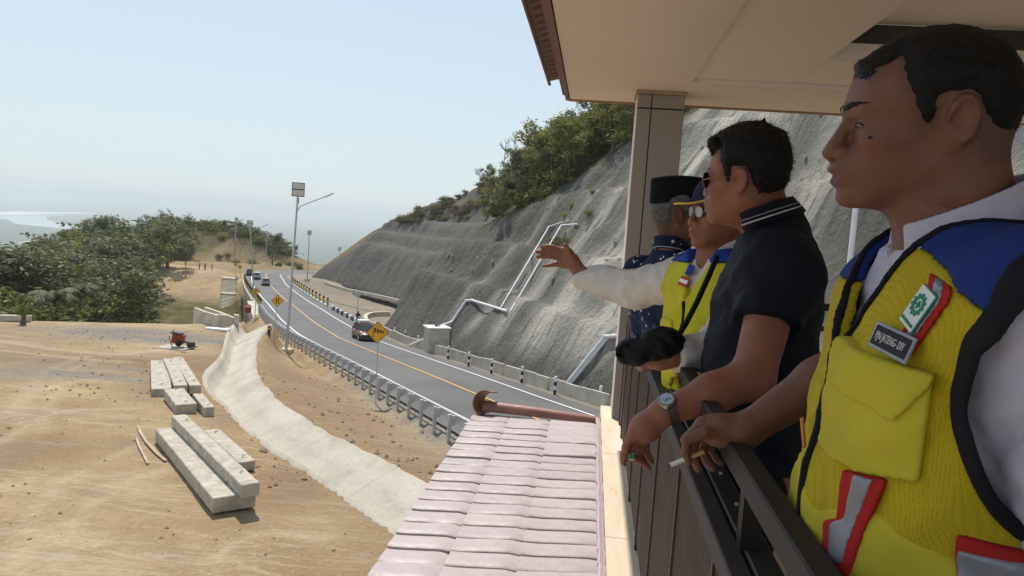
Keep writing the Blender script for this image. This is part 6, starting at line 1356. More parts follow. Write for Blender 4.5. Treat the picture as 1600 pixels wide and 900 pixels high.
# ============ the man in the black polo shirt
def person_b():
    c, A = view_axes(1166, 279, 1.97, -22); s = .95; nb = PY(1212, 352, 2.02); At = axes_t((-.99, .16, 0)); org = np.array([nb[0], nb[1], FLOOR]); root = empty('person', org)
    tag(root, 'man in sunglasses and a black polo shirt with striped collar, wearing a watch', 'person'); sk = skin_material('skin_tan', (.25, .098, .056), (.14, .05, .04))
    hp, T = head_prims(c, A, s, fat=.1); LT = lambda f, l, u: nb + At[0] * f + At[1] * l + At[2] * u
    neck = [cone(T(-.030, 0, -.045), nb, .054, .060, .03), cone(T(.015, 0, -.085), LT(.03, 0, 0), .034, .044, .03)]
    shL = PY(1218, 428, 1.86); shR = LT(-.01, -.175, -.075); elL = PY(1176, 590, 1.76); wrL = PY(1036, 645, 1.715); elR = LT(.03, -.20, -.34); wrR = LT(.20, -.15, -.40)
    arms = [ell(shL, (.075, .065, .075), At, .03), ell(shR, (.07, .06, .07), At, .03), cone(shL, elL, .058, .047, .03), cone(elL, elL * .55 + wrL * .45, .048, .044, .02), cone(elL * .55 + wrL * .45, wrL, .044, .029, .02), cone(shR, elR, .055, .045, .03), cone(elR, wrR, .044, .03, .02), ell(wrR + np.array([-.05, 0, 0]), (.05, .035, .02), None, .02)]
    y = 1.705; H = lambda px, py, dy=0: PY(px, py, y + dy)
    hand = [cone(wrL, H(1016, 662, .01), .028, .027, .02), ell(H(1006, 670, .012), (.034, .034, .034), None, .02), cone(H(1012, 664, 0), H(990, 680, 0), .018, .014, .015), cone(H(1015, 676, .03), H(1004, 690, .035), .018, .013, .015)]
    finger(hand, [H(990, 676, -.005), H(978, 698, -.008), H(975, 712, -.006), H(974, 722, -.004)], .0098, .0078); finger(hand, [H(997, 684, .014), H(986, 704, .012), H(990, 716, .012), H(1002, 722, .014)], .0102, .0078)
    finger(hand, [H(1003, 688, .032), H(999, 710, .03), H(1005, 722, .03), H(1013, 731, .03)], .0098, .0075); finger(hand, [H(1010, 688, .048), H(1010, 706, .048), H(1015, 716, .048), H(1018, 722, .048)], .0085, .0065); finger(hand, [H(1012, 664, .045), H(996, 676, .055), H(986, 692, .055)], .0115, .009)
    torso = torso_fn(nb, At, TAB); body_pr = hp + neck + [torso] + arms + hand
    b = sdf_obj('body', lambda P, cen, br: union(body_pr, P, cen, br), np.minimum(org + np.array([-.5, -.45, .6]), wrL - .16), org + np.array([.3, .35, 1.85]), .0046, sk, root, org); paint_face(b, c, A, s, org)
    ex = [cone(T(-.030, .0, .118), T(-.050, .0, .152), .020 * s, .003, .01)] + [cone(T(.055 - .008 * i, .03 - .02 * i, .098), T(.088 - .006 * i, .035 - .022 * i, .088 - .004 * i), .010, .002, .01) for i in range(4)] + [cone(T(.02, .05, .10), T(.05, .064, .080), .012, .003, .01)]
    hair_obj(hp, c, A, s, .009, root, org, extra=ex, fuzz=3500, flen=.012, topoff=.020, h=.0042); eyes(T, A, s, root, org, hp=hp, c=c); brows(T, s, root, org, hp=hp, c=c, A=A)
    glasses(T, s, root, org, simple('bronze_frame', (.25, .12, .05), .3, .1, 20, metal=.6), simple('dark_lens', (.03, .025, .02), .08, .1, 20, spec=.9), w=.026, h=.021)
    bk = cloth('black_polo_cloth', (.0055, .007, .014), .5, 18, .75); sp = [torso, ell(shR, (.075, .065, .075), At, .03), ell(shL, (.082, .072, .085), At, .04), cone(shR, shR * .4 + elR * .6, .064, .062, .03), cone(shL, shL * .56 + elL * .44, .072, .068, .03)]
    axd = unit(elL - shL); se = float((shL * .56 + elL * .44 - shL) @ axd)
    def shirt(P, cen, br):
        wk = wrinkle(P, .004, 24, 4) + wrinkle(P, .0015, 60, 2); w = (P - shL) @ axd.astype(f4); f = smin(union(sp[:4], P, cen, br), np.maximum(union(sp[4:], P, cen, br), w - se), .025) - .013 + wk
        q = (P - nb) @ At.T.astype(f4); return np.maximum(np.maximum(f, q[..., 2] - (.02 - .40 * q[..., 0])), -.60 - q[..., 2])
    sdf_obj('polo_shirt', shirt, org + np.array([-.35, -.40, .75]), org + np.array([.3, .32, 1.55]), .0065, bk, root, org)
    collar_part(neck[0], nb, At, bk, root, org, off=.014, top0=.062, hgt=.052); wt = cloth('collar_white_thread', (.50, .51, .54), .3, 30)
    for i, bd in enumerate(((.020, .0245), (.0305, .036))): collar_part(neck[0], nb, At, wt if i else cloth('collar_grey_thread', (.25, .25, .27), .3), root, org, 'collar_stripe', off=.0145, top0=.062, band=bd, h=.0028)
    # watch and ring
    wa = empty('wrist_watch', wrL); tag(wa, 'metal wrist watch with a pale blue dial on the wrist of the man in black', 'watch'); d = Vector(unit(elL - wrL)); cw = Vector(wrL) + d * .012 - Vector(wrL)
    n = (Vector(-unit(wrL)) * .75 + Vector((-.25, 0, .62))).normalized(); n = (n - d * n.dot(d)).normalized(); x = d.cross(n); gold = simple('watch_bronze', (.16, .13, .09), .35, .2, 60, metal=.7); rr = .0335
    mb = MB(); k = 24; V = []
    for i in range(k):
        a = 2 * math.pi * i / k; rv = n * math.cos(a) + x * math.sin(a)
        for da, dr in ((-.009, 0), (.009, 0), (.009, .0035), (-.009, .0035)): V.append(cw + d * da + rv * (rr + dr))
    mb.add(V, [(i * 4 + a, i * 4 + (a + 1) % 4, ((i + 1) % k) * 4 + (a + 1) % 4, ((i + 1) % k) * 4 + a) for i in range(k) for a in range(4)]); mb.build('strap', gold, wa, smooth=True)
    MB().tube([cw + n * (rr - .002), cw + n * (rr + .007), cw + n * (rr + .010)], [.0205, .0205, .0180], 28).build('case', simple('watch_steel', (.30, .29, .27), .25, .1, 60, metal=.85), wa, smooth=True)
    f = MB().tube([cw + n * (rr + .0095), cw + n * (rr + .0108)], .0150, 28).build('dial', simple('dial_blue', (.35, .48, .62), .2, .15, 200, spec=.8), wa)
    for a, L in ((.6, .011), (2.4, .008)): MB().bar(cw + n * (rr + .0114), cw + n * (rr + .0114) + (d * math.cos(a) + x * math.sin(a)) * L, .0015, .0006, up=tuple(n)).build('hand', black_p, f)
    for i in range(12): a = i * math.pi / 6; MB().bar(cw + n * (rr + .0112) + (d * math.cos(a) + x * math.sin(a)) * .0115, cw + n * (rr + .0112) + (d * math.cos(a) + x * math.sin(a)) * .0138, .0014, .0006, up=tuple(n)).build('hour_mark', white_p, f)
    rg = H(988, 711, .006); r_ = empty('finger_ring', rg); tag(r_, 'silver finger ring with a square green stone on the hanging hand', 'ring'); MB().tube([(-.0045, 0, 0), (.0045, 0, 0)], .0115, 14).build('band', simple('ring_silver', (.5, .5, .48), .25, .1, 50, metal=.9), r_, smooth=True)
    MB().obox((-.001, -.0125, .000), (.011, .005, .012), None, bev=.0015).build('stone', simple('green_stone', (.02, .22, .10), .12, .3, 120, spec=.8), r_)
    legs(nb, At, -.62, FLOOR, cloth('black_trousers', (.010, .010, .012)), root, org)
# ============ the man pointing, yellow vest and cap
def person_c():
    c, A = view_axes(1129, 330, 2.43, 24); s = .93; nb = PY(1126, 402, 2.46); At = axes_t((-.88, -.47, 0)); At[2] = unit((-.12, 0, 1)); At[0] = unit(At[0] - At[2] * (At[0] @ At[2])); At[1] = np.cross(At[2], At[0]); org = np.array([nb[0], nb[1], FLOOR]); root = empty('person', org)
    tag(root, 'man in a navy cap and glasses pointing with his outstretched arm, wearing a yellow vest', 'person'); sk = skin_material('skin_brown', (.25, .105, .060), (.16, .05, .04))
    hp, T = head_prims(c, A, s, nose=1.05, fat=.12); LT = lambda f, l, u: nb + At[0] * f + At[1] * l + At[2] * u
    neck = [cone(T(-.030, 0, -.045), nb, .054, .060, .03), cone(T(.015, 0, -.085), LT(.03, 0, 0), .034, .044, .03)]
    shR = LT(-.01, -.175, -.07); shL = LT(-.01, .175, -.07); elR = PY(988, 452, 2.78); wrR = PY(908, 428, 2.95); elL = PY(1120, 545, 2.20); wrL = PY(1052, 557, 2.13)
    arms = [ell(shR, (.07, .06, .07), At, .03), ell(shL, (.07, .06, .07), At, .03), cone(shR, elR, .05, .04, .03), cone(elR, wrR, .04, .028, .02), cone(shL, elL, .05, .042, .03), cone(elL, wrL, .042, .028, .02)]
    y = 2.99; H = lambda px, py, dy=0: PY(px, py, y + dy)
    hand = [cone(wrR, H(893, 407), .027, .030, .015), ell(H(884, 402), (.040, .016, .042), np.array([unit((-.85, .5, .15)), unit((.5, .85, 0)), unit((.13, -.08, 1))]), .012), cone(H(893, 412), H(876, 414), .018, .012, .012)]
    finger(hand, [H(879, 391), H(864, 386), H(855, 385), H(847, 385.5)], .0100, .0076); finger(hand, [H(875, 397), H(859, 392.5), H(848, 393), H(839, 393.5)], .0104, .0078)
    finger(hand, [H(874, 404), H(859, 400.5), H(848, 401), H(840, 401.5)], .0098, .0074); finger(hand, [H(876, 412), H(864, 414), H(856, 415), H(848.5, 415.5)], .0088, .0066); finger(hand, [H(897, 406, -.02), H(889, 394, -.03), H(882.5, 383, -.03)], .0135, .0095)
    y2 = 2.13; G = lambda px, py, dy=0: PY(px, py, y2 + dy)
    handL = [cone(wrL, G(1034, 562), .027, .026, .015), ell(G(1026, 565), (.040, .028, .022), None, .015)]
    finger(handL, [G(1036, 556, -.02), G(1020, 553, -.035), G(1006, 558, -.035)], .0115, .009)
    for j in range(4): finger(handL, [G(1018, 568 + 2 * j, .0 + .016 * j), G(1004, 571 + 2 * j, .0 + .016 * j), G(996, 568 + 2 * j, .01 + .016 * j)], .0095, .0075)
    torso = torso_fn(nb, At, TAB); body_pr = hp + neck + [torso] + arms + hand + handL
    b = sdf_obj('body', lambda P, cen, br: union(body_pr, P, cen, br), np.minimum(org + np.array([-.65, -.5, .6]), np.array([wrR[0] - .3, 9, 9])), org + np.array([.3, .75, 1.80]), .0046, sk, root, org); paint_face(b, c, A, s, org)
    hair_obj(hp, c, A, s, .006, root, org, hair_g, fuzz=800, h=.0045); eyes(T, A, s, root, org, hp=hp, c=c); brows(T, s, root, org, hair_g, hp=hp, c=c, A=A)
    glasses(T, s, root, org, simple('thin_frame', (.25, .24, .23), .3, .1, 20, metal=.6), simple('clear_lens', (.35, .38, .42), .08, .1, 20, spec=.9))
    # cap
    cp = empty('cap', np.array(c)); tag(cp, 'navy peaked cap with yellow edging on the pointing man', 'cap'); nav = cloth('cap_navy', (.018, .025, .055), .2, 60); M = A.astype(f4)
    def crown(P, cen, br):
        q = ((P - c.astype(f4)) @ M.T) / s; d = (np.sqrt((((q[..., 0] + .006) / .107) ** 2 + (q[..., 1] / .090) ** 2 + ((q[..., 2] - .030) / .105) ** 2)) - 1) * .09; return (np.maximum(d, .036 + .05 * q[..., 0] - q[..., 2]) * s).astype(f4)
    sdf_obj('cap_crown', crown, c - .17, c + .19, .005, nav, cp, c)
    bt = lambda f, l: T(f, l, .047 + .02 * math.cos(l * 14) - .020 - (f - .08) * .25); pts = [bt(.075 + .085 * math.cos(t) ** .6, .074 * math.sin(t)) for t in [math.radians(-88 + 176 * i / 16) for i in range(17)]]
    mb = MB(); O = Vector(c); inner = [Vector(bt(.055, .070 * math.sin(math.radians(-88 + 176 * i / 16)))) - O for i in range(17)]; ou = [Vector(p) - O for p in pts]; U3 = Vector(A[2]) * .0035; n_ = 17
    mb.add(inner + ou + [v + U3 for v in inner] + [v + U3 for v in ou], [(i, i + 1, n_ + i + 1, n_ + i) for i in range(16)] + [(2 * n_ + i, 3 * n_ + i, 3 * n_ + i + 1, 2 * n_ + i + 1) for i in range(16)] + [(n_ + i, n_ + i + 1, 3 * n_ + i + 1, 3 * n_ + i) for i in range(16)])
    br_ = mb.build('brim', nav, cp, smooth=True); MB().tube([v + U3 * .5 for v in ou], .0032, 6).build('brim_edging', simple('cap_yellow', (.65, .42, .03), .7), br_, smooth=True)
    wh = cloth('white_shirt_cloth', (.58, .53, .48), .6, 20); cuR = wrR * .93 + elR * .07; cuL = wrL * .9 + elL * .1
    sp = [torso, ell(shR, (.075, .065, .075), At, .04), ell(shL, (.075, .065, .075), At, .04), cone(shR, elR, .070, .056, .03), cone(elR, cuR, .056, .047, .02), cone(shL, elL, .068, .052, .03), cone(elL, cuL, .052, .040, .02)]
    def shirt(P, cen, br):
        f = union(sp, P, cen, br) - .010 + wrinkle(P, .0055, 30, 2) + wrinkle(P, .002, 75, 9); q = (P - nb) @ At.T.astype(f4); f = np.maximum(np.maximum(f, q[..., 2] - (.02 - .40 * q[..., 0])), -.60 - q[..., 2])
        for w, e in ((cuR, unit(wrR - elR)), (cuL, unit(wrL - elL))): 
            t_ = (P - w) @ e.astype(f4); nr = np.linalg.norm(P - w, axis=-1) < .14; f = np.where(nr, np.maximum(f, t_ - .012), f)
        return f.astype(f4)
    sdf_obj('shirt', shirt, np.minimum(org + np.array([-.45, -.45, .75]), cuR - .12), org + np.array([.3, .75, 1.55]), .0065, wh, root, org); collar_part(neck[0], nb, At, wh, root, org, off=.014, top0=.058, hgt=.05)
    yel = MATS.get('vy') or cloth('vest_bright_yellow', (.52, .47, .025), .5, 20); blue = cloth('vest_blue_small', (.02, .05, .30), .4, 20); fpr = [torso, ell(shR, (.072, .055, .07), At, .04), ell(shL, (.072, .06, .07), At, .04)]
    def base(P, cen, br): return union(fpr, P, cen, br) - .026 + wrinkle(P, .004, 24, 3)
    def vest(off, reg):
        def f(P, cen, br):
            g = base(P, cen, br) - off; q = (P - nb) @ At.T.astype(f4); e = lambda l: (np.sqrt(((q[..., 0] + .005) / .10) ** 2 + ((q[..., 1] - l * .225) / .095) ** 2 + ((q[..., 2] + .09) / .15) ** 2) - 1) * .09
            g = np.maximum(g, -np.minimum(e(1), e(-1))); g = np.maximum(g, -np.where(q[..., 0] > -.03, (np.abs(q[..., 1]) - np.clip((q[..., 2] + .13) * .42, -.02, .2)) * .85, np.where(q[..., 2] > -.02, np.abs(q[..., 1]) - .075, .1)))
            return np.maximum(np.maximum(np.maximum(g, -.60 - q[..., 2]), q[..., 2] - .03), reg(q)).astype(f4)
        return f
    lo, hi = org + np.array([-.3, -.35, .75]), org + np.array([.3, .35, 1.5]); sdf_obj('vest_body', vest(0, lambda q: q[..., 2] + .012), lo, hi, .0065, yel, root, org); sdf_obj('vest_yoke', vest(.001, lambda q: -.012 - q[..., 2]), lo, hi, .0065, blue, root, org)
    sdf_obj('chest_pocket', vest(.006, lambda q: np.maximum(np.abs(np.abs(q[..., 1]) - .095) - .05, np.abs(q[..., 2] + .25) - .065) - q[..., 0] * 0), lo, hi, .0055, yel, root, org); sdf_obj('zip', vest(.005, lambda q: np.maximum(np.maximum(np.abs(q[..., 1]) - .006, q[..., 2] + .12), -q[..., 0])), lo, hi, .005, MATS.get('bz') or cloth('zip_black', (.012, .012, .014)), root, org)
    p1 = trace(base, 1071, 441)
    if p1 is not None:
        n = grad(base, p1); ux = trace(base, 1080, 444) - p1; X2 = unit(ux - n * (ux @ n)); Y2 = np.cross(n, X2); b = plate('name_tag', p1 + n * .006, X2, Y2, n, .048, .030, .003, simple('tag_red', (.45, .02, .02), .6), root, org); plate('tag_field', p1 + n * .0082, X2, Y2, n, .042, .012, .0014, white_p, b, org)
        plate('sewn_emblem', p1 + Y2 * .040 + n * .006, X2, Y2, n, .030, .034, .003, blue, root, org)
    for a, b_ in (((1050, 592), (1044, 604)), ((1056, 590), (1060, 616)), ((1066, 596), (1070, 618))): MB().tube([Vector(PY(*a, 2.12) - org), Vector(PY((a[0] + b_[0]) / 2 + 2, (a[1] + b_[1]) / 2, 2.08) - org), Vector(PY(*b_, 2.06) - org)], .006, 8).build('draw_cord', yel, root, smooth=True)
    # pouch
    pc = PY(1017, 541, 2.115); bg_ = empty('pouch', pc); tag(bg_, 'black pouch bag with a loop handle held in front of the pointing man', 'bag'); ax = np.array([unit(PY(1065, 530, 2.115) - PY(968, 545, 2.115)), [0, 1, 0], [0, 0, 1.0]]); ax[2] = np.cross(ax[0], ax[1]); bm_ = cloth('black_nylon', (.008, .008, .009), .5, 30, .6)
    bp = [ell(pc, (.088, .045, .040), ax, .02), ell(pc + ax[0] * .035 + ax[2] * .006, (.055, .042, .040), ax, .02), ell(pc - ax[0] * .05 - ax[2] * .01, (.045, .036, .038), ax, .02)]
    sdf_obj('pouch_body', lambda P, cen, br: union(bp, P, cen, br) + wrinkle(P, .004, 60, 3), pc - .15, pc + .16, .005, bm_, bg_, pc)
    Lp = [(985, 536), (974, 538), (965, 546), (964, 555), (972, 560), (984, 557)]; MB().tube([Vector(PY(a, b_, 2.09) - pc) for a, b_ in Lp], .0055, 8).build('loop_handle', bm_, bg_, smooth=True)
    S = [(PY(1060, 524, 2.12)), PY(1072, 505, 2.16), PY(1090, 470, 2.19), PY(1108, 430, 2.22), PY(1120, 402, 2.30)]; mb = MB()
    MB().tube([Vector(p - pc) for p in S], .0085, 8).build('shoulder_strap', bm_, bg_, smooth=True); plate('logo', PY(990, 526, 2.072), ax[0], ax[2], [0, -1, 0], .014, .008, .001, simple('logo_blue', (.10, .16, .25), .6), bg_, pc)
    legs(nb, At, -.62, FLOOR, cloth('navy_trousers', (.015, .02, .04)), root, org)
# ============ the man in batik with the black cap
def person_d():
    c, A = view_axes(1060, 335, 3.12, 190); s = 1.03; nb = PY(1050, 399, 3.15); At = axes_t((.80, .60, 0)); At[2] = unit((-.22, 0, 1)); At[0] = unit(At[0] - At[2] * (At[0] @ At[2])); At[1] = np.cross(At[2], At[0]); org = np.array([nb[0], nb[1], FLOOR]); root = empty('person', org)
    tag(root, 'man in a navy blue batik shirt and black velvet cap, turned away by the column', 'person'); sk = skin_material('skin_dusky', (.15, .07, .045), (.1, .04, .03)); hp, T = head_prims(c, A, s); LT = lambda f, l, u: nb + At[0] * f + At[1] * l + At[2] * u
    neck = [cone(T(-.030, 0, -.045), nb, .054, .060, .03)]; shR = LT(-.01, -.18, -.075); shL = LT(-.01, .18, -.075); elR = shR + np.array([.10, -.06, -.26]); wrR = elR + np.array([-.05, -.20, .02]); elL = shL + np.array([.05, 0, -.28]); wrL = elL + np.array([.1, .1, -.15])
    arms = [ell(shR, (.07, .06, .07), At, .03), ell(shL, (.07, .06, .07), At, .03), cone(shR, elR, .05, .042, .03), cone(elR, wrR, .042, .028, .02), cone(shL, elL, .05, .042, .03), cone(elL, wrL, .042, .028, .02)]; hands = []
    for w, d in ((wrR, unit(wrR - elR)), (wrL, unit(wrL - elL))):
        hands += [ell(w + d * .06, (.03, .03, .04), None, .02)]
        for j in range(4): p = w + d * .09 + At[1] * (.016 * j - .024); finger(hands, [p, p + d * .035, p + d * .06 - np.array([0, 0, .01])], .009, .007)
        finger(hands, [w + d * .03 + At[1] * .03, w + d * .06 + At[1] * .045, w + d * .085 + At[1] * .045], .011, .009)
    torso = torso_fn(nb, At, TAB); pr = hp + neck + [torso] + arms + hands; b = sdf_obj('body', lambda P, cen, br: union(pr, P, cen, br), org + np.array([-.45, -.5, .6]), org + np.array([.5, .5, 1.8]), .0058, sk, root, org); paint_face(b, c, A, s, org)
    hair_obj(hp, c, A, s, .006, root, org, hair_g, fuzz=600, h=.005); eyes(T, A, s, root, org, hp=hp, c=c); brows(T, s, root, org, hair_g, hp=hp, c=c, A=A); glasses(T, s, root, org, simple('black_frame', (.02, .02, .02), .3), simple('clear_lens_d', (.3, .33, .36), .08))
    pe = empty('velvet_cap', c); tag(pe, 'tall black velvet cap on the man in the batik shirt', 'cap'); M = A.astype(f4)
    def peci(P, cen, br):
        q = ((P - c.astype(f4)) @ M.T) / s; tp = (q[..., 2] - .04) / .11; a = .104 - .006 * tp; w = .083 - .012 * tp; r = (np.abs((q[..., 0] + .006) / a) ** 2.2 + np.abs(q[..., 1] / w) ** 2.2) ** (1 / 2.2); d = (r - 1) * .085
        top = .150 - .10 * np.abs(q[..., 1]) - 1.1 * (q[..., 0] + .01) ** 2; return (-smin(-d, -(np.maximum(q[..., 2] - top, .040 - .03 * q[..., 0] - q[..., 2])), .006) * s).astype(f4)
    sdf_obj('cap_shell', peci, c - .17, c + .21, .005, cloth('black_velvet', (.006, .006, .007), .1, 40, .95), pe, c)
    t = NT('batik_navy'); v = t.coords(); vo = t.node('ShaderNodeTexVoronoi'); vo.inputs['Scale'].default_value = 34; t.link(v, vo.inputs['Vector']); v2 = t.node('ShaderNodeTexVoronoi', feature='DISTANCE_TO_EDGE'); v2.inputs['Scale'].default_value = 18; t.link(v, v2.inputs['Vector']); n = t.noise(v, 5, 4, .7)
    c1 = t.ramp(n, [(.4, (.004, .006, .02)), (.6, (.008, .014, .06)), (.75, (.015, .035, .16))]); c1 = t.mix(t.ramp(v2.outputs['Distance'], [(.01, .18), (.03, 0.0)]), c1, (.05, .10, .35)); c1 = t.mix(t.ramp(vo.outputs['Distance'], [(.17, 1.0), (.22, 0.0)]), c1, (.50, .55, .62)); t.color(c1); t.b.inputs['Roughness'].default_value = .8; bt_ = t.m
    sp = [torso, ell(shR, (.075, .065, .075), At, .04), ell(shL, (.075, .065, .075), At, .04), cone(shR, elR, .066, .058, .03), cone(elR, wrR, .056, .044, .02), cone(shL, elL, .066, .058, .03), cone(elL, wrL, .056, .044, .02)]
    def shirt(P, cen, br):
        f = union(sp, P, cen, br) - .012 + wrinkle(P, .005, 24, 7); q = (P - nb) @ At.T.astype(f4); f = np.maximum(np.maximum(f, q[..., 2] - (.02 - .40 * q[..., 0])), -.72 - q[..., 2])
        for w, e in ((wrR, unit(wrR - elR)), (wrL, unit(wrL - elL))): f = np.where(np.linalg.norm(P - w, axis=-1) < .12, np.maximum(f, (P - w) @ e.astype(f4)), f)
        return f.astype(f4)
    sdf_obj('batik_shirt', shirt, org + np.array([-.45, -.45, .6]), org + np.array([.5, .5, 1.55]), .0075, bt_, root, org); collar_part(neck[0], nb, At, bt_, root, org, off=.014, top0=.058, hgt=.05); collar_part(neck[0], nb, At, cloth('batik_piping', (.35, .38, .45)), root, org, 'collar_piping', off=.0145, top0=.058, band=(.044, .049), h=.0032)
    legs(nb, At, -.62, FLOOR, cloth('grey_trousers', (.03, .03, .035)), root, org)
person_a(); person_b(); person_c(); person_d()
# ------------------------------------------------------------------ vehicles and far figures
glassm = simple('dark_glass', (.03, .04, .045), .08, .2, 3, spec=.9); tail = simple('tail_lamp', (.35, .01, .01), .3); headl = simple('head_lamp', (.75, .78, .8), .15, .1, 9, spec=.9); plastic = simple('grey_plastic', (.06, .06, .062), .6)
def car(loc, yaw, paint, label, L=4.2, Wd=1.72, Hh=1.62, rack=False, group=None, pitch=0.0, scale=1.0):
    r = empty('car', loc, yaw); r.rotation_euler = (pitch, 0, yaw); r.scale = (scale,) * 3; tag(r, label, 'car', group)     # +Y is the front
    h = L / 2; sec = [(-h, .42, .95, .74), (-h + .12, .34, 1.02, .80), (-h + .5, .30, 1.04, .845), (-.5, .27, 1.03, .86), (.75, .27, 1.00, .86), (h - .75, .29, .96, .85), (h - .25, .33, .84, .80), (h, .42, .70, .70)]
    mb = MB(); n = 12
    for (y, z0, z1, w) in sec:
        w = w * Wd / 1.72
        for i in range(n): a = 2 * math.pi * i / n + math.pi / n; cx, cz = math.cos(a), math.sin(a); sx = math.copysign(abs(cx) ** .45, cx); sz = math.copysign(abs(cz) ** .45, cz); mb.v.append((w * sx * (1 - .05 * max(0, sz)), y, (z0 + z1) / 2 + (z1 - z0) / 2 * sz))
    for j in range(len(sec) - 1):
        for i in range(n): mb.f.append((j * n + i, j * n + (i + 1) % n, (j + 1) * n + (i + 1) % n, (j + 1) * n + i))
    mb.f += [tuple(range(n)), tuple((len(sec) - 1) * n + i for i in range(n))]; b = mb.build('body', paint, r, smooth=True)
    # cabin
    cs = [(-h + .12, 1.0, .72, 1.0), (-h + .38, 1.0, .70, Hh - .08), (-.55, 1.0, .69, Hh), (.35, 1.0, .68, Hh - .03), (1.05, .98, .73, .99)]; mb = MB()
    for (y, z0, w, z1) in cs: w1 = w - .10 * (z1 - z0) / .6; mb.v += [(-w, y, z0 - .1), (-w1, y, z1), (w1, y, z1), (w, y, z0 - .1)]
    for j in range(len(cs) - 1):
        for i in range(3): mb.f.append((j * 4 + i, j * 4 + i + 1, (j + 1) * 4 + i + 1, (j + 1) * 4 + i))
    mb.f += [(0, 3, 2, 1), (16, 17, 18, 19)]; mb.build('cabin', paint, r)
    MB().prism([(-.60, 1.075, 1.01), (.60, 1.075, 1.01), (.545, .43, Hh - .09), (-.545, .43, Hh - .09)], (0, .012, .012)).build('windscreen', glassm, r)
    MB().prism([(-.58, -h + .13, 1.08), (.58, -h + .13, 1.08), (.53, -h + .345, Hh - .14), (-.53, -h + .345, Hh - .14)], (0, -.03, .01)).build('rear_window', glassm, r)
    for s in (-1, 1):
        for y0, y1, t0, t1 in ((-h + .5, -.62, -h + .62, -.60), (-.55, .22, -.54, .22), (.29, .95, .27, .42)):
            MB().prism([(s * .712, y0, 1.03), (s * .712, y1, 1.03), (s * .632, t1, Hh - .12), (s * .632, t0, Hh - .12)], (s * .018, 0, 0)).build('side_window', glassm, r)
        for y in (-h + .75, h - .8):
            w = MB().tube([(s * .64, y, .33), (s * .86, y, .33)], .33, 20).build('wheel', rub, r, smooth=True); MB().tube([(s * .862, y, .33), (s * .875, y, .33)], .20, 12).build('rim', steel, w)
        MB().obox((s * .62, h - .10, .72), (.34, .10, .15), Matrix.Rotation(-s * .35, 3, 'Z'), bev=.03).build('headlight', headl, r); MB().obox((s * .66, -h + .04, .92), (.2, .08, .34), None, bev=.02).build('tail_light', tail, r); MB().obox((s * .93, .72, 1.02), (.18, .10, .14), None, bev=.03).build('mirror', paint, r)
        if rack: MB().tube([(s * .58, -1.5, Hh + .0), (s * .58, -1.4, Hh + .07), (s * .58, .2, Hh + .06), (s * .58, .3, Hh - .02)], .022, 8).build('roof_rail', steel, r)
    MB().box(-.55, .55, h - .06, h + .02, .48, .64, bev=.01).build('grille', plastic, r); MB().box(-.80, .80, h - .12, h + .03, .26, .42, bev=.03).build('bumper', plastic, r); MB().box(-.78, .78, -h - .04, -h + .1, .30, .5, bev=.03).build('rear_bumper', plastic, r)
    MB().box(-.24, .24, h + .022, h + .03, .52, .63).build('number_plate', black_p if rack else white_p, r); MB().box(-.24, .24, -h - .055, -h - .042, .55, .66).build('rear_plate', black_p, r); MB().box(-.76, .76, -h + .5, h - .5, .16, .3).build('underbody', plastic, r)
    if rack: MB().box(-.52, .52, -1.1, .0, Hh + .09, Hh + .26, bev=.05).build('roof_box', white_p, r)
    return r
def road_pt(px, py):
    r = ray(px, py); yy = np.linspace(20, 230, 6000); i = np.argmax(r[2] / r[1] * yy < zroad(yy)); y = yy[i]; return np.array([r[0] / r[1] * y, y, float(zroad(y))])
def road_dir(p): k = int(np.argmin(np.hypot(CENTRE[:, 0] - p[0], CENTRE[:, 1] - p[1]))); k = min(max(k, 1), len(CENTRE) - 2); d = CENTRE[k + 1] - CENTRE[k - 1]; return math.atan2(-d[0], d[1]), d
def slope(p, sgn):
    yaw, d = road_dir(p); d = d / np.linalg.norm(d); dz = float(zroad(p[1] + d[1]) - zroad(p[1])); return math.atan(dz) * sgn
carpaint = lambda n, c: simple(n, c, .22, .05, 1, spec=.9)
p = road_pt(569, 531); yaw, _d = road_dir(p); car(p, yaw + math.pi, carpaint('paint_red', (.14, .018, .012)), 'red and black compact car with a roof rail coming up the road towards the camera', rack=True, pitch=slope(p, -1), scale=1.12)
for (px, py, cl, nm, lb, sc) in ((415, 446, (.42, .43, .44), 'paint_silver', 'silver hatchback driving away, nearest of the three far cars', 1.05), (401, 436, (.62, .62, .60), 'paint_pearl', 'pale van-like car driving away, middle of the three far cars', 1.1), (390, 430, (.12, .13, .14), 'paint_charcoal', 'dark car driving away, farthest of the three far cars by the lamp', 1.1)):
    p = road_pt(px, py); yaw, _d = road_dir(p); car(p, yaw, carpaint(nm, cl), lb, group='cars driving away over the bridge', pitch=slope(p, 1), scale=sc, Hh=1.7)
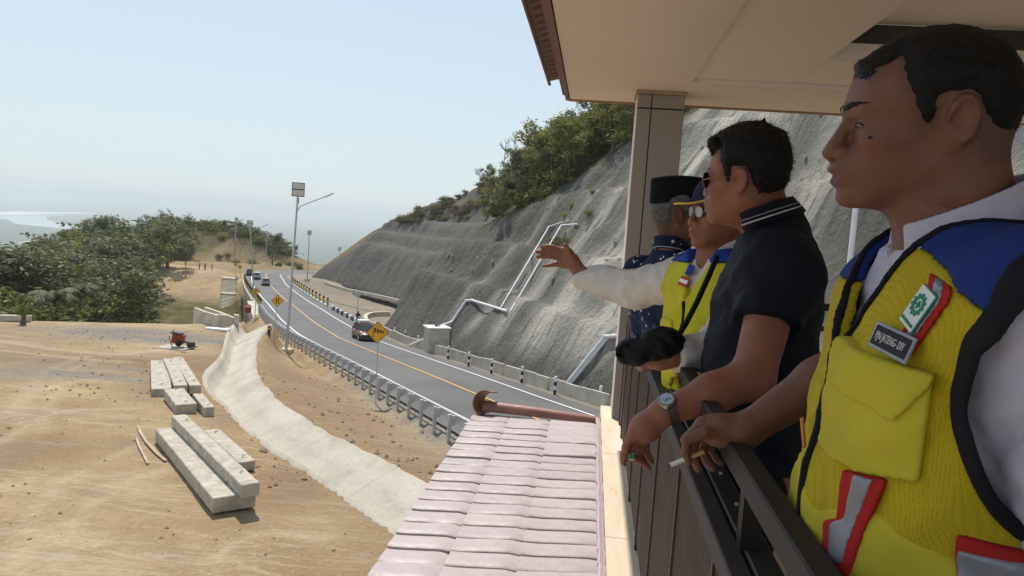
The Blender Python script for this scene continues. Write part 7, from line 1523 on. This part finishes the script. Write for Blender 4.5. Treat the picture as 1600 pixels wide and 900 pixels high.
# simple far people: one skinned surface each, with clothes
def far_person(loc, yaw, label, top, bottom, group=None, helmet=None, seated=False, h=.05, s=1.0):
    o = np.array(loc, float); r = empty('person', o); tag(r, label, 'person', group); F = np.array([-math.sin(yaw), math.cos(yaw), 0]); L = np.array([-F[1], F[0], 0]) ; Q = lambda f, l, u: o + (F * f + L * l + np.array([0, 0, u])) * s
    if seated: ft = [(.25, .18, .45), (.42, .18, .70), (.10, .15, .80)]; base_u = .80
    else: ft = [(.0, .10, .06), (.03, .10, .48), (.0, .09, .90)]; base_u = .90
    lg = [];
    for g in (-1, 1):
        a, b, c_ = [Q(f, l * g, u) for f, l, u in ft]; lg += [cone(a, b, .055 * s, .065 * s, .03), cone(b, c_, .07 * s, .09 * s, .04), cone(a, a + F * .16 * s, .05 * s, .04 * s, .02)]
    tr = [cone(Q(0, 0, base_u), Q(.02, 0, base_u + .28), .14 * s, .15 * s, .04), cone(Q(.0, -.11, base_u + .46), Q(.0, .11, base_u + .46), .10 * s, .10 * s, .04), cone(Q(.02, 0, base_u + .3), Q(0, 0, base_u + .45), .15 * s, .14 * s, .04)]; ar = []
    for g in (-1, 1): e = (.10, .25, base_u + .25) if not seated else (.18, .27, base_u + .28); w = (.22, .18, base_u + .10) if not seated else (.42, .26, base_u + .22); ar += [cone(Q(0, .19 * g, base_u + .48), Q(e[0], e[1] * g, e[2]), .055 * s, .045 * s, .03), cone(Q(e[0], e[1] * g, e[2]), Q(w[0], w[1] * g, w[2]), .045 * s, .035 * s, .02)]
    hd = [cone(Q(.01, 0, base_u + .52), Q(.02, 0, base_u + .64), .055 * s, .05 * s, .03), ell(Q(.03, 0, base_u + .72), (.085 * s, .085 * s, .115 * s), None, .02)]
    al = lg + tr + ar + hd; lo, hi = o - np.array([.7, .7, .05]) * s, o + np.array([.7, .7, 2.0]) * s
    sdf_obj('body', lambda P, cen, br: union(al, P, cen, br), lo, hi, h, simple('far_skin', (.20, .10, .06), .6), r, o)
    sdf_obj('jacket', lambda P, cen, br: np.maximum(union(tr + ar, P, cen, br) - .03 * s, o[2] + (base_u - .06) * s - P[..., 2]), lo, hi, h, top, r, o); sdf_obj('trousers', lambda P, cen, br: np.maximum(union(lg, P, cen, br) - .02 * s, P[..., 2] - o[2] - (base_u + .04) * s), lo, hi, h, bottom, r, o)
    if helmet: he = [ell(Q(.02, 0, base_u + .77), (.13 * s, .12 * s, .115 * s), None, .02)]; sdf_obj('helmet', lambda P, cen, br: union(he, P, cen, br), lo, hi, h * .7, helmet, r, o)
    return r
org_m = simple('hi_vis_orange', (.62, .20, .03), .8); drk = simple('work_trousers', (.04, .035, .03), .9); yhm = simple('yellow_helmet', (.7, .5, .05), .4)
for px, py, lb in ((289.5, 429, 'worker in orange standing alone at the left end of the track'), (311, 428, 'worker in orange, left one of the close trio on the track'), (320, 428, 'worker in orange, middle one of the close trio on the track'), (331, 428, 'worker in orange, right one of the close trio on the track')):
    q = PY(px, py, 198); far_person((q[0], 198, gz(q[0], 198)), random.uniform(0, 6), lb, org_m, drk, 'workers in orange on the far track', yhm, h=.07)
q = PY(372, 430, 190); far_person((q[0] - .3, 190, gz(q[0], 190) - .2), 3.0, 'tiny figure in pale clothes at the top of the bridge stairs', simple('pale_shirt', (.5, .5, .48), .8), drk, None, None, h=.07)
# motorcyclist behind the red car
p = road_pt(559, 506); yaw, _d = road_dir(p); yaw += math.pi; m = empty('motorcycle', p, yaw); m.rotation_euler = (slope(p, -1), 0, yaw); tag(m, 'dark motorcycle following close behind the red car on the road', 'motorcycle')
for y in (-.62, .66):
    n = 18; mb = MB(); mb.tube([(0, y + .27 * math.cos(2 * math.pi * i / n), .3 + .27 * math.sin(2 * math.pi * i / n)) for i in range(n + 1)], .055, 8, cap=False); w = mb.build('wheel', rub, m, smooth=True); MB().tube([(-.05, y, .3), (.05, y, .3)], .10, 12).build('hub', steel, w)
MB().obox((0, 0, .48), (.24, .62, .34), None, bev=.08).build('engine', dark_p, m); MB().tube([(0, -.75, .78), (0, -.2, .80), (0, .15, .84)], [.10, .15, .12], 10).build('seat', dark_p, m, smooth=True); MB().tube([(0, .1, .82), (0, .45, .92), (0, .55, .75)], [.13, .17, .06], 10).build('tank', dark_p, m, smooth=True)
for s in (-.07, .07): MB().tube([(s, .68, .3), (s, .48, 1.0)], .03, 8).build('fork', steel, m)
MB().tube([(-.38, .32, 1.05), (-.15, .46, 1.02), (.15, .46, 1.02), (.38, .32, 1.05)], .02, 6).build('handlebar', dark_p, m); MB().tube([(0, .56, .90), (0, .68, .90)], [.10, .09], 12).build('headlight', headl, m, smooth=True); MB().obox((0, -.70, .42), (.1, .7, .1), Matrix.Rotation(.4, 3, 'X')).build('tail_frame', dark_p, m)
far_person((p[0] + math.sin(yaw) * .2, p[1] - math.cos(yaw) * .2, p[2]), yaw, 'motorcyclist in dark clothes and helmet riding behind the red car', simple('rider_jacket', (.03, .03, .035), .7), drk, None, simple('rider_helmet', (.04, .04, .05), .25, spec=.8), seated=True, h=.04)
